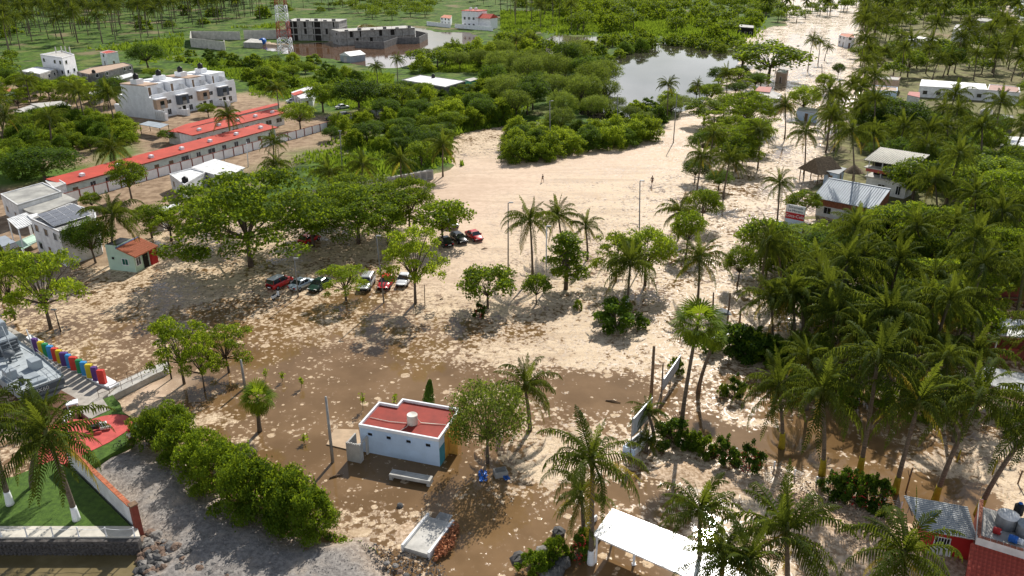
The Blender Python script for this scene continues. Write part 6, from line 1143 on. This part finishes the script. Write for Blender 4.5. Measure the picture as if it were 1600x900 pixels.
# low hedges and small plants
def hedge_red(bx, by, top, wp, lab, red=.0, ix=0):
    o = tree_px('shrub', bx, by, top, wp, lab, None, ix, 'shrub')
    if red:
        s = ppm(o.location.y); Wm = wp/s/2; g = np.random.default_rng(int(bx)); n = int(90*red); d = g.normal(size=(n, 3)); d /= np.linalg.norm(d, axis=1, keepdims=True); d[:, 2] = abs(d[:, 2])
        Hh = o.scale.z*1.9; pos = d*np.array([Wm*.85, Wm*.85, Hh*.8]); pos[:, 2] += .1; me = leaves(g, pos, d, .16, FLOW, 'flowers', np.full(n, .6)); f = link('flowers', me, o); f.scale = (1/o.scale.x, 1/o.scale.y, 1/o.scale.z)
    return o
FLOW = mat('red_flower', (.42,.02,.02), .7, .3)
for a in [(1052,690,650,48,'dark shrub at the foot of the fan palm by the board',0,2),(1074,698,668,34,'green shrub in the street hedge, nearest the fan palm',0,0),(1098,706,674,34,'green shrub in the street hedge, second from the fan palm',0,0),(1130,716,680,34,'round green shrub in the street hedge with a few red flowers',.6,2),(1171,728,690,36,'reddish shrub at the end of the street hedge',1.6,2),
          (1300,768,736,34,'dark shrub by the fence, left of four',.3,2),(1322,774,730,40,'dark shrub by the fence, second of four',.8,2),(1344,784,736,42,'dark red-tipped shrub by the fence, third of four',1.2,2),(1368,790,740,40,'dark red-tipped shrub by the fence, right of four',1,2),
          (905,870,828,26,'reddish shrub beside the whitewashed palm foot',2,2),(914,852,822,24,'green shrub in the planter kerb by the palm trunk',0,1),(870,868,836,34,'bright grass tussock on the rock planter',0,1),(836,890,858,46,'green shrub among the boulders at the bottom',0,0),(1142,548,500,62,'dark shrub beside the lime dinghy',0,2),(1172,552,508,54,'dark shrub right of the one beside the lime dinghy',0,2),(1200,556,520,50,'dark low shrub at the palm trunks in the foam',0,2),(1225,560,526,50,'dark low shrub between the paired palm trunks',0,2),
          (964,508,462,64,'dark round shrub standing in foam under the drooping palm',0,2),(903,480,468,12,'tiny bright green sapling in the shade left of the dark round shrub',0,1),(750,492,470,16,'reddish sapling at the foot of the round large-leaved tree',1,2),(1055,580,556,22,'small shrub beside the edge-on board',0,0),(1128,616,598,14,'tiny plant in the foam right of the short timber post',0,0),(1148,616,586,26,'small dark plant at the palm row in the foam',0,2),(712,262,0,1,'',0,0)][:-1]:
    hedge_red(*((a[0], a[1]+3, a[2]-1, a[3]*1.25)+a[4:]))
for k, (px, py, h_, lab) in enumerate([(415,592,1.2,'small yellow-green sapling in open water, leftmost of four'),(441,596,1.1,'small yellow-green sapling in open water, second of four'),(471,606,1.3,'yellow-green sapling in open water, third of four'),(567,640,1.9,'taller yellow-green sapling left of the bath house roof'),(616,634,1.3,'thin grassy sapling behind the bath house parapet'),(475,692,.9,'tiny sprout in the water left of the grey concrete post')]):
    c = G(px, py); o = thing('sapling', lab, 'sapling', c); MB().tube([(0,0,-.3),(.05,0,h_*.6),(.1,.05,h_)], .03, 5).build('stem', STEM, o); g = np.random.default_rng(k+60); n = 46; t = g.uniform(.35, 1, n); pos = np.stack([.08*t+g.normal(0,.13,n), g.normal(0,.13,n), h_*t], 1)
    link('foliage', leaves(g, pos, g.normal(size=(n, 3))+[0,0,.6], .34, LEAF_Y, 'foliage', g.uniform(.6, 1, n), .35), o)
c = G(668, 650); o = thing('conifer', 'slim dark columnar conifer behind the bath house', 'tree', c); MB().tube([(0,0,-.3),(.2,0,2.6),(.5,0,4.2)], [.12,.07,.02], 6).build('trunk', BARK, o); g = np.random.default_rng(5); n = 1500; t = g.random(n); a = g.uniform(0, 6.28, n); r = .75*(1-t)**.6*g.uniform(.5, 1, n)+.1
link('crown', leaves(g, np.stack([r*np.cos(a)+.4*t, r*np.sin(a), .3+3.9*t], 1), np.stack([np.cos(a), np.sin(a), .4+0*a], 1), .22, LEAF_D, 'crown', g.uniform(.1, .7, n)), o)
# ---------------------------------------------------------------- coconut palms placed one by one: heart x,y / foot x,y / scale
NP = [(828,345,832,432,1.0,'coconut palm left of three in the centre, beside the lamp post',0),(872,338,878,398,.95,'middle coconut palm of the three in the centre',0),(915,355,918,405,.75,'right and smallest coconut palm of the three in the centre',0),
 (985,412,980,478,1.05,'coconut palm with hanging fronds before the dense bright green tree',WHITE),(1093,405,1090,472,1.0,'coconut palm left of the fan palm, standing behind it in foam',0),(1062,332,1060,372,.95,'short coconut palm beside the round bush-like tree on the sand',0),
 (820,605,828,672,.9,'coconut palm behind the tree that leans over the bath house',0),(925,722,923,880,1.0,'tall coconut palm with whitewashed foot at the corner of the long white shelter',WHITE),(908,775,912,845,.7,'shorter dark palm directly behind the whitewashed palm',0),
 (1093,800,1090,915,.88,'coconut palm rising in front of the long white shelter',0),(1228,832,1226,960,1.15,'coconut palm at the bottom between the shelter and the bottom right house',0),(1412,868,1404,1010,1.1,'big coconut palm at the bottom in front of the red walled lean-to',0),(1130,868,1120,990,.8,'low coconut palm at the bottom edge over the shelter end',0),(1170,880,1160,1010,.8,'dark coconut palm at the bottom edge right of the shelter',0),
 (1216,606,1221,700,.95,'coconut palm with yellow foot, leftmost in the street row',YEL),(1284,615,1284,742,1.15,'coconut palm with yellow foot, second in the street row',YEL),(1372,560,1343,738,1.1,'leaning coconut palm with yellow foot, third in the street row',YEL),(1435,632,1398,770,1.1,'leaning coconut palm with yellow foot, fourth in the street row',YEL),(1530,622,1460,785,1.1,'strongly leaning coconut palm with yellow foot, fifth in the street row',YEL),(1622,655,1527,805,1.1,'strongly leaning coconut palm with yellow foot at the right edge',YEL),
 (1203,464,1206,540,.95,'slim coconut palm in foam, left of the paired trunks',0),(1238,462,1240,548,1.05,'coconut palm of the paired trunks in foam, left one',0),(1252,462,1252,545,.9,'coconut palm of the paired trunks in foam, right one',0),(1296,452,1300,560,1.0,'coconut palm behind the pair, among dark shrubs',0),(1308,494,1306,580,1.1,'broad coconut palm hanging over the hedge shade',0),(1400,492,1388,600,1.1,'coconut palm in the dense middle of the right-hand grove',0),(1452,470,1460,560,1.0,'coconut palm of the crossed pair left of the ribbed canopy',0),(1512,472,1490,545,1.0,'coconut palm of the crossed pair nearest the ribbed canopy',0),(1345,520,1340,610,.9,'dark coconut palm below the broad one in the right-hand grove',0),(1480,560,1470,660,.8,'low coconut palm behind the leaning row',0),
 (1460,282,1462,352,1.1,'coconut palm right of the dark leafy tree by the restaurant',0),(1524,304,1518,372,1.1,'coconut palm right of centre between restaurant and layered tree',0),(1432,355,1440,425,1.05,'coconut palm above the patch of pale ground',0),(1345,358,1345,430,1.05,'dense coconut palm below the metal roof house',0),(1350,400,1350,480,.9,'coconut palm beneath the dense palm by the metal roof house',0),(1215,392,1220,455,.8,'coconut palm among the bushes below the lettered board',0),(1278,404,1280,470,.85,'coconut palm below the loose leafy tree',0),(1322,408,1322,480,.8,'small coconut palm between bushes right of centre',0),(1460,430,1458,500,.85,'coconut palm left of the patch of pale ground',0),
 (1331,206,1331,322,1.15,'tall coconut palm whose trunk crosses the metal roof',0),(1259,207,1256,272,1.0,'coconut palm beside the thatched hut street',0),(1218,287,1213,356,.8,'coconut palm beside the lettered roadside board',0),(1097,245,1088,306,.95,'coconut palm at the edge of the sand, left of two',0),(1140,250,1130,310,.9,'coconut palm at the edge of the sand, right of two',0),(1187,206,1184,262,.95,'coconut palm left of the street with blue reflections',0),(1227,165,1226,216,.95,'tall coconut palm beside the clipped round tree',0),(1115,210,1108,262,.8,'coconut palm below the dark pond tree',0),(1305,188,1303,236,.9,'coconut palm among the row left of the blue house',0),(1365,210,1364,262,1.0,'coconut palm left of the very dark dense tree',0),
 (1044,132,1042,186,.8,'lone coconut palm standing before the pond',0),(1090,132,1094,170,.6,'low coconut palm right of the lone pond palm',0),(1136,116,1134,165,.9,'coconut palm at the right end of the pond',0),(1270,62,1262,110,.9,'coconut palm cluster in the pale street, left trunk',0),(1282,66,1278,100,.9,'coconut palm cluster in the pale street, middle trunk',0),(1294,74,1288,95,.7,'coconut palm cluster in the pale street, right trunk',0),(1340,128,1334,170,1.0,'coconut palm at the right end of the pale street',0),(1310,150,1308,190,.8,'low coconut palm in front of the pale street end',0),
 (176,232,182,272,1.15,'coconut palm rising over the red roof at the left',0),(176,338,178,412,1.15,'large drooping coconut palm beside the solar house',0),(355,180,362,226,.95,'tall coconut palm in front of the red roofs',0),(432,138,438,188,.95,'tall coconut palm near the end of the red roofs',0),(428,222,428,262,.85,'coconut palm on the street side of the panelled wall',0),(432,256,432,288,.95,'coconut palm behind the grove, leftmost of the back row',0),(514,270,514,304,.95,'coconut palm in the back row of the grove, second',0),(567,258,565,298,.95,'coconut palm in the back row of the grove, third',0),(626,250,627,290,.95,'coconut palm in the back row of the grove, fourth',0),(692,228,692,276,1.0,'dense coconut palm at the right end of the back row',0),(588,104,592,158,.7,'coconut palm left of two in the green field',0),(620,94,622,136,.8,'coconut palm right of two in the green field',0),
 (8,182,5,236,1.0,'coconut palm at the left edge beside the mint walled house',0),(74,682,120,812,1.2,'tall leaning coconut palm over the lawn and red patio',WHITE),(-18,660,16,788,1.1,'coconut palm cut by the left edge with whitewashed foot',WHITE),(10,410,2,470,.8,'coconut palm cut by the left edge below the solar house',0),(60,690,50,760,.6,'low palm between boat and lawn',0),(70,638,72,660,.55,'small palm in the planting bed under the boat stern',0),(1012,645,1022,690,.5,'small palm clump at the advert boards',0),(1012,690,1010,705,.4,'young bright palm in the planter trough',0),(1500,615,1490,690,.7,'palm behind the strongly leaning pair',0),(1262,560,1260,640,.85,'coconut palm behind the second street palm',0),(808,62,806,96,.9,'coconut palm left of two between ponds at the top',0),(834,60,835,88,.9,'coconut palm right of two between ponds at the top',0)]
YELS = YEL
for cx, cy, bx, by, s, lab, pt in NP:
    z0 = 1.35 if by > 740 and bx < 150 else 0
    o = palm(cx, cy, bx, by, lab, s, pt or None, 1.7 if pt is YEL else 1.3, None, z0, .19 if by > 600 else .16); TAKEN.append((o.location.x, o.location.y, 2.2))
fan_palm(1090, 507, 1064, 668, 'tall fan palm with long leaning trunk beside the advert boards', 1.55); fan_palm(402, 622, 406, 674, 'fan palm standing in the flood left of the bath house', 1.1); fan_palm(1118, 530, 1091, 612, 'second fan palm behind the tall leaning one', .8)
# ---------------------------------------------------------------- repeats that nothing tells apart
BLD = [[(190,120),(260,100),(385,130),(385,200),(220,205)], [(20,80),(215,80),(215,130),(20,140)], [(620,115),(750,115),(750,150),(620,155)], [(290,45),(475,45),(475,92),(290,92)], [(440,20),(665,20),(670,88),(440,88)], [(660,8),(780,8),(780,52),(660,55)]]
HOUSES = [[(1345,128),(1600,128),(1610,196),(1400,200),(1345,172)], [(1405,50),(1540,32),(1540,62),(1470,80),(1405,78)], [(1525,170),(1600,172),(1600,205),(1525,205)], [(1555,205),(1640,205),(1640,245),(1555,245)]]
STREET = [[(1200,130),(1230,60),(1340,22),(1345,60),(1340,130),(1270,230),(1235,300),(1190,330),(1190,240),(1240,200)]]
PD = [(705,262),(705,215),(750,198),(810,192),(845,205),(806,236),(800,262)]
QUEUE = []
def many(kinds, poly, n, sep, lab, grp, wr, hr, seed, ex=(), cat='tree', z0=0.1):
    for x, y in scatter(poly, n, sep, ex, seed):
        W_ = rng.uniform(*wr); QUEUE.append((math.hypot(x, y), 't', rng.choice(kinds), (x, y, z0), W_, W_*rng.uniform(*hr), lab, grp, cat)); TAKEN.append((x, y, sep*.35))
many(['mangrove','mangrove','dark'], [(775,100),(840,95),(900,112),(945,118),(960,190),(900,215),(800,215),(770,150)], 38, 6.0, 'feathery grey-green tree in the dense belt between scrub and pond', 'trees of the dense belt beside the pond', (8,12), (.75,1.0), 71, [PD])
many(['mound'], [(796,250),(800,216),(870,208),(960,212),(1012,205),(1015,222),(950,236),(880,248),(810,252)], 30, 4.0, 'bright vine-covered bush in the thick hedge at the upper edge of the pale sand', 'vine hedge along the pale sand', (6,9), (.45,.7), 72, [[(705,262),(705,215),(750,198),(800,200),(797,240),(790,262)]], cat='bush', z0=0)
many(['mound','mound','shrub'], [(868,102),(900,80),(960,62),(1020,55),(1027,75),(960,96),(930,108),(890,118)], 36, 4.2, 'bright vine-covered bush on the strip between the marsh and the large pond', 'bushes on the strip between marsh and pond', (6,9), (.5,.75), 73, cat='bush', z0=0)
many(['mound','round','dark','mound'], [(520,200),(610,185),(640,150),(760,150),(790,200),(712,205),(695,255),(650,262),(600,235),(500,228)], 60, 5.5, 'dense vine-tangled bush in the scrub behind the car park', 'scrub behind the car park', (5,9), (.55,.85), 74, BLD+[PD], 'bush')
many(['round','mangrove','mound','dark'], [(650,100),(700,88),(760,84),(830,66),(850,96),(780,120),(750,112),(690,112),(640,118)], 34, 7, 'tree in the green thicket above the white-roofed block house', 'thicket above the white-roofed house', (7,12), (.6,.85), 75, BLD)
many(['mangrove','mound','dark','mound','round'], [(870,50),(960,52),(1030,50),(1130,66),(1185,40),(1210,8),(1180,-22),(900,-22),(800,10),(860,30)], 340, 8, 'tree in the broad green wood beyond the ponds', 'wood beyond the ponds', (9,15), (.6,.85), 76)
many(['mound','shrub','round'], [(385,100),(440,92),(540,108),(560,130),(520,165),(460,150),(400,140),(390,120)], 30, 6.5, 'bush in the green field below the lattice mast', 'bushes in the field below the mast', (4,8), (.5,.7), 77, cat='bush')
many(['mound','shrub'], [(250,92),(300,82),(390,95),(400,140),(372,110),(300,100)], 14, 6, 'bush in the weedy field behind the townhouses', 'bushes behind the townhouses', (3,6), (.5,.7), 78, cat='bush')
many(['mound','mound','round'], [(20,205),(60,188),(150,190),(200,205),(215,215),(195,228),(150,238),(110,240),(30,250)], 44, 4.0, 'bright vine-covered bush in the yard left of the red roofs', 'bushes in the left yard', (5,8), (.5,.7), 79, cat='bush')
many(['dark','round','light'], [(-30,100),(35,95),(110,128),(30,150),(110,150),(160,150),(175,178),(20,170),(-20,170)], 30, 5.5, 'leafy tree among the houses at the upper left', 'trees among the upper left houses', (6,9), (.7,.9), 80, BLD)
many(['dark','mangrove'], [(540,16),(700,-14),(690,28),(640,34),(560,30)], 40, 11, 'bushy tree in the field left of the white villa', 'trees left of the villa', (9,13), (.5,.7), 81)
many(['dark','round','light','round','almond','tall'], [(1150,410),(1240,405),(1330,402),(1410,360),(1640,350),(1640,470),(1560,470),(1540,540),(1420,570),(1330,600),(1240,560),(1210,520),(1290,470),(1180,420)], 78, 4.1, 'leafy tree in the dense shady grove on the right', 'trees of the dense right-hand grove', (5,8.5), (.6,.9), 82)
many(['shrub','mound'], [(1150,560),(1240,545),(1400,600),(1560,630),(1640,700),(1500,672),(1340,640),(1250,610)], 30, 3.4, 'dark undergrowth bush beneath the leaning street palms', 'undergrowth beneath the street palms', (2.5,4.5), (.5,.8), 83, cat='bush')
many(['dark','round','round'], [(1350,240),(1350,170),(1440,150),(1640,150),(1640,330),(1450,330),(1400,300)], 60, 5.5, 'leafy tree among the palms and houses on the right', 'trees among the right-hand houses', (5,9), (.6,.85), 84, HOUSES)
many(['round','dark','light'], [(1080,150),(1190,110),(1200,160),(1180,290),(1120,330),(1085,290),(1075,200)], 26, 5.5, 'leafy tree between the pond and the sand street', 'trees between pond and sand street', (5,9), (.6,.85), 85, STREET)
many(['dark','round'], [(1350,-10),(1560,-10),(1640,50),(1640,140),(1440,130),(1350,122)], 190, 6.5, 'dark tree beneath the far right palms', 'trees beneath the far right palms', (8,12), (.55,.75), 86, HOUSES)
many(['round','dark'], [(1190,20),(1340,0),(1345,18),(1240,38),(1200,40)], 22, 9, 'tree at the far end of the pale street', 'trees at the far street end', (8,12), (.6,.8), 87)
def palms(poly, n, sep, hr, sr, lab, grp, seed, ex=()):
    for x, y in scatter(poly, n, sep, ex, seed, 80): QUEUE.append((math.hypot(x, y), 'p', x, y, rng.uniform(*hr), rng.uniform(*sr), lab, grp))
palms([(-60,100),(240,62),(300,46),(430,22),(380,4),(250,-4),(-60,-4)], 420, 6.6, (12,18), (1.0,1.35), 'tall coconut palm of the dense grove at the upper left', 'upper left coconut grove', 91, BLD)
palms([(290,50),(700,10),(560,-26),(-100,-26),(-60,10),(290,12)], 330, 9.5, (15,21), (1.15,1.6), 'slim tall coconut palm on the bright green plain at the top', 'palms on the green plain', 92, BLD)
palms([(770,45),(905,48),(905,22),(880,0),(760,-16),(740,8)], 60, 8.5, (13,18), (1.1,1.45), 'tall coconut palm between the white villa and the marsh', 'palms beside the villa', 93, BLD)
palms([(1350,240),(1350,110),(1640,115),(1640,330),(1480,330),(1400,290)], 36, 8.0, (7,11), (.95,1.25), 'coconut palm among the houses on the right', 'palms among the right-hand houses', 94, HOUSES)
palms([(1340,110),(1340,20),(1360,-12),(1540,-14),(1640,90),(1640,120)], 190, 8, (9,14), (1.1,1.5), 'coconut palm of the far coastal village at the top right', 'palms of the far village', 95, HOUSES)
palms([(1180,35),(1330,25),(1345,0),(1180,0)], 22, 10, (9,13), (1.1,1.4), 'coconut palm along the far end of the pale street', 'palms at the far street end', 96)
many(['mound','shrub','mangrove'], [(940,186),(900,170),(905,150),(935,165),(1000,172),(1050,168),(1075,172),(1060,188),(1000,196)], 22, 4.0, 'low bush along the near shore of the large pond', 'bushes on the near pond shore', (5,8), (.5,.75), 171, cat='bush')
many(['mound','shrub'], [(1040,66),(1085,66),(1158,74),(1165,84),(1130,84),(1080,74),(1040,71)], 16, 5, 'low bush along the far shore of the large pond', 'bushes on the far pond shore', (6,9), (.4,.6), 172, cat='bush')
many(['round','dark','mound'], [(60,300),(0,232),(20,215),(-60,215),(-60,250)], 8, 5, 'leafy tree at the left edge above the lawn', 'trees at the left edge above the lawn', (6,8), (.7,.9), 173)
palms([(-60,170),(60,160),(200,200),(120,240),(-60,235)], 9, 9, (7,10), (1.0,1.2), 'coconut palm in the left yard', 'palms in the left yard', 174, BLD)
palms([(1170,450),(1240,450),(1340,440),(1410,405),(1500,395),(1640,390),(1640,500),(1520,560),(1420,590),(1330,600),(1250,570),(1230,500)], 15, 6.5, (7,10), (.95,1.2), 'coconut palm in the thick of the shady right-hand grove', 'palms of the shady right-hand grove', 175)
many(['shrub','mound','dark'], [(-100,70),(200,50),(300,50),(640,24),(720,4),(700,-20),(-100,-30)], 190, 13, 'bush on the bright green plain among the slim palms', 'bushes on the green plain', (6,13), (.35,.6), 176, BLD, 'bush')
palms([(1230,240),(1350,240),(1350,130),(1300,190)], 10, 6, (7,10), (.9,1.1), 'coconut palm left of the pale blue house', 'palms left of the blue house', 97)
palms([(1330,610),(1420,600),(1560,590),(1700,600),(1700,650),(1500,660)], 6, 4.5, (5,7), (.9,1.1), 'coconut palm in the shade behind the leaning street palms', 'palms behind the leaning row', 98)
# the nearest of each kind are things of their own, the small distant rest is joined
def low_tree(me, keep, grow_):
    nv = len(me.vertices); co = np.empty(nv*3, np.float32); me.vertices.foreach_get('co', co); co = co.reshape(-1, 3); nf = len(me.polygons); fi = np.empty(nf*4, np.int32); me.polygons.foreach_get('vertices', fi); f4 = co[fi.reshape(-1, 4)][nr.random(nf) < keep]
    c = f4.mean(1, keepdims=True); return c+(f4-c)*grow_
LOWT = {k: [(low_tree(v[1], .13, 2.3), v[2], v[3]) for v in vs] for k, vs in TK.items() if k in ('round', 'dark', 'mangrove', 'light', 'umbrella', 'mound', 'shrub')}
def low_palm(seed):
    g = np.random.default_rng(seed); Q = []
    for c, n in PLAN:
        el = (1.45,1.25,1.02,.75,.42,.05,-.35,-.7,-1.0)[c]; dr = (.22,.6,1.0,1.15,1.08,.9,.62,.4,.25)[c]
        for i in range(max(2, n-2)):
            a = 2*math.pi*(i+g.uniform(-.3,.3))/max(2, n-2)+c*.7; p = np.zeros(3); pr = None; ca, sa = math.cos(a), math.sin(a)
            for j in range(6):
                e = el-dr*(j/6)**1.5*1.75; p2 = p+np.array([math.cos(e)*ca, math.cos(e)*sa, math.sin(e)])*.78; w0, w1 = (.15,.75,.85,.8,.6,.35)[j], (.75,.85,.8,.6,.35,.05)[j]; sd = np.array([-sa, ca, -.8])
                for sg in (1, -1):
                    s2 = sd*np.array([sg, sg, 1]); Q.append((p, p+s2*w0*g.uniform(.7,1.1), p2+s2*w1*.55*g.uniform(.6,1.1), p2))
                p = p2
    return np.array(Q)
LOWP = [low_palm(700+i) for i in range(4)]
QUEUE.sort(key=lambda q: q[0]); np_, nt_ = 0, 0; VP, VT, TR = [], [], MB()
for q in QUEUE:
    if q[1] == 'p':
        np_ += 1
        if np_ <= 220: palm_far(*q[2:8]); continue
        h, s_ = q[4], q[5]; a = rng.uniform(0, 6.28); Q = LOWP[rng.randrange(4)].copy()*s_; ca, sa = math.cos(a), math.sin(a); lx, ly = rng.uniform(-1, 1), rng.uniform(-1, 1)
        VP.append(np.stack([Q[..., 0]*ca-Q[..., 1]*sa+q[2]+lx, Q[..., 0]*sa+Q[..., 1]*ca+q[3]+ly, Q[..., 2]+h], -1)); TR.tube([(q[2], q[3], -.3), (q[2]+lx, q[3]+ly, h)], [.19, .13], 4, cap=False)
    else:
        kd = q[2]; isb = kd in ('round', 'dark', 'light', 'umbrella'); nt_ += isb
        if kd not in LOWT or nt_ <= 205 or (not isb and q[0] < 380): tree(kd, q[3], q[4], q[5], q[6], q[7], None, q[8]); continue
        Q, R0, H0 = LOWT[kd][rng.randrange(len(LOWT[kd]))]; a = rng.uniform(0, 6.28); ca, sa = math.cos(a), math.sin(a); sx, sz = q[4]/2/R0, q[5]/H0
        VT.append(np.stack([(Q[..., 0]*ca-Q[..., 1]*sa)*sx+q[3][0], (Q[..., 0]*sa+Q[..., 1]*ca)*sx+q[3][1], Q[..., 2]*sz], -1)); TR.tube([(q[3][0], q[3][1], -.3), (q[3][0], q[3][1], q[5]*.55)], [.3, .2], 4, cap=False)
for x, y in [(rng.uniform(-1000, 1000), rng.uniform(850, 2300)) for _ in range(260)]:
    Q, R0, H0 = LOWT['round'][rng.randrange(4)]; VT.append(Q[::3]*2.6*np.array([1, 1, .8])+np.array([x, y, 0]))
V = np.concatenate(VP).reshape(-1, 3); tag(link('distant_palms', np_mesh('distant_palms', V, np.arange(len(V)).reshape(-1, 4), PALM, nr.uniform(.15, .8, len(V)//4))), kind='stuff')
V = np.concatenate(VT).reshape(-1, 3); tag(link('distant_trees', np_mesh('distant_trees', V, np.arange(len(V)).reshape(-1, 4), LEAF, nr.uniform(.05, .9, len(V)//4))), kind='stuff')
tag(TR.build('distant_trunks', BARK), kind='stuff')
# ---------------------------------------------------------------- grass and weeds on the green land
def grass(poly, n, s, seed, ex=(), hmul=1.0, m=GRASSL, name='grass'):
    g = np.random.default_rng(seed); W = np.array(WP(poly)); x0, y0 = W.min(0); x1, y1 = W.max(0); X = g.uniform(x0, x1, n*3); Y = g.uniform(y0, y1, n*3)
    sdp = sd_poly(X, Y, WP(poly)); fe = 28 if s > 1 else 6 if s > .7 else .6; ok = (sdp > 0) & (sdp > np.abs(g.normal(0, 1, n*3))*fe)
    for e in list(ex)+[POND_A, POND_B, POND_C, POND_D]: ok &= sd_poly(X, Y, WP(e)) < -1
    pn = vnoise(X, Y, 11, seed)*.6+vnoise(X, Y, 4, seed+1)*.4; ok &= pn > .30; X, Y, pn = X[ok][:n], Y[ok][:n], pn[ok][:n]; n = len(X)
    hh = s*g.uniform(.5, 1.4, n)*(.5+pn)*hmul; a = g.uniform(0, 6.28, n); dx, dy = np.cos(a)*s*.5, np.sin(a)*s*.5; lx, ly = g.normal(0, .3, n)*s, g.normal(0, .3, n)*s
    V = np.stack([np.stack([X-dx, Y-dy, 0*X+.02], 1), np.stack([X+dx, Y+dy, 0*X+.02], 1), np.stack([X+lx, Y+ly, hh], 1)], 1).reshape(-1, 3)
    return tag(link(name, np_mesh(name, V, np.arange(n*3).reshape(n, 3), m, np.clip(pn+g.uniform(-.25, .25, n), 0, 1))), kind='stuff')
grass([(270,90),(440,95),(560,112),(640,118),(760,70),(860,60),(880,100),(800,215),(700,262),(520,300),(430,260),(600,182),(470,160),(380,150)], 70000, .8, 31, BLD, 1.1)
grass([(-60,110),(290,50),(700,12),(900,20),(1185,60),(1130,66),(1000,60),(860,55),(770,52),(660,48),(440,55),(280,95),(100,120)], 60000, 1.5, 32, BLD, .9)
grass([(850,45),(1190,70),(1200,30),(1000,20),(860,20)], 14000, 1.6, 33, (), 1.0); grass([(0,230),(200,200),(200,240),(60,290),(0,300)], 9000, .35, 34, (), .6)
grass([(1240,350),(1600,340),(1600,450),(1300,420)], 6000, .5, 35); grass([(845,852),(862,838),(880,846),(884,872),(862,888),(836,892),(832,876)], 420, .22, 36, (), 1.3); grass([(455,815),(520,830),(560,845),(600,868),(560,862),(470,835)], 1200, .22, 37, (), 1.0); grass([(715,235),(740,228),(745,245),(720,262)], 1500, .6, 38, (), 1.4)
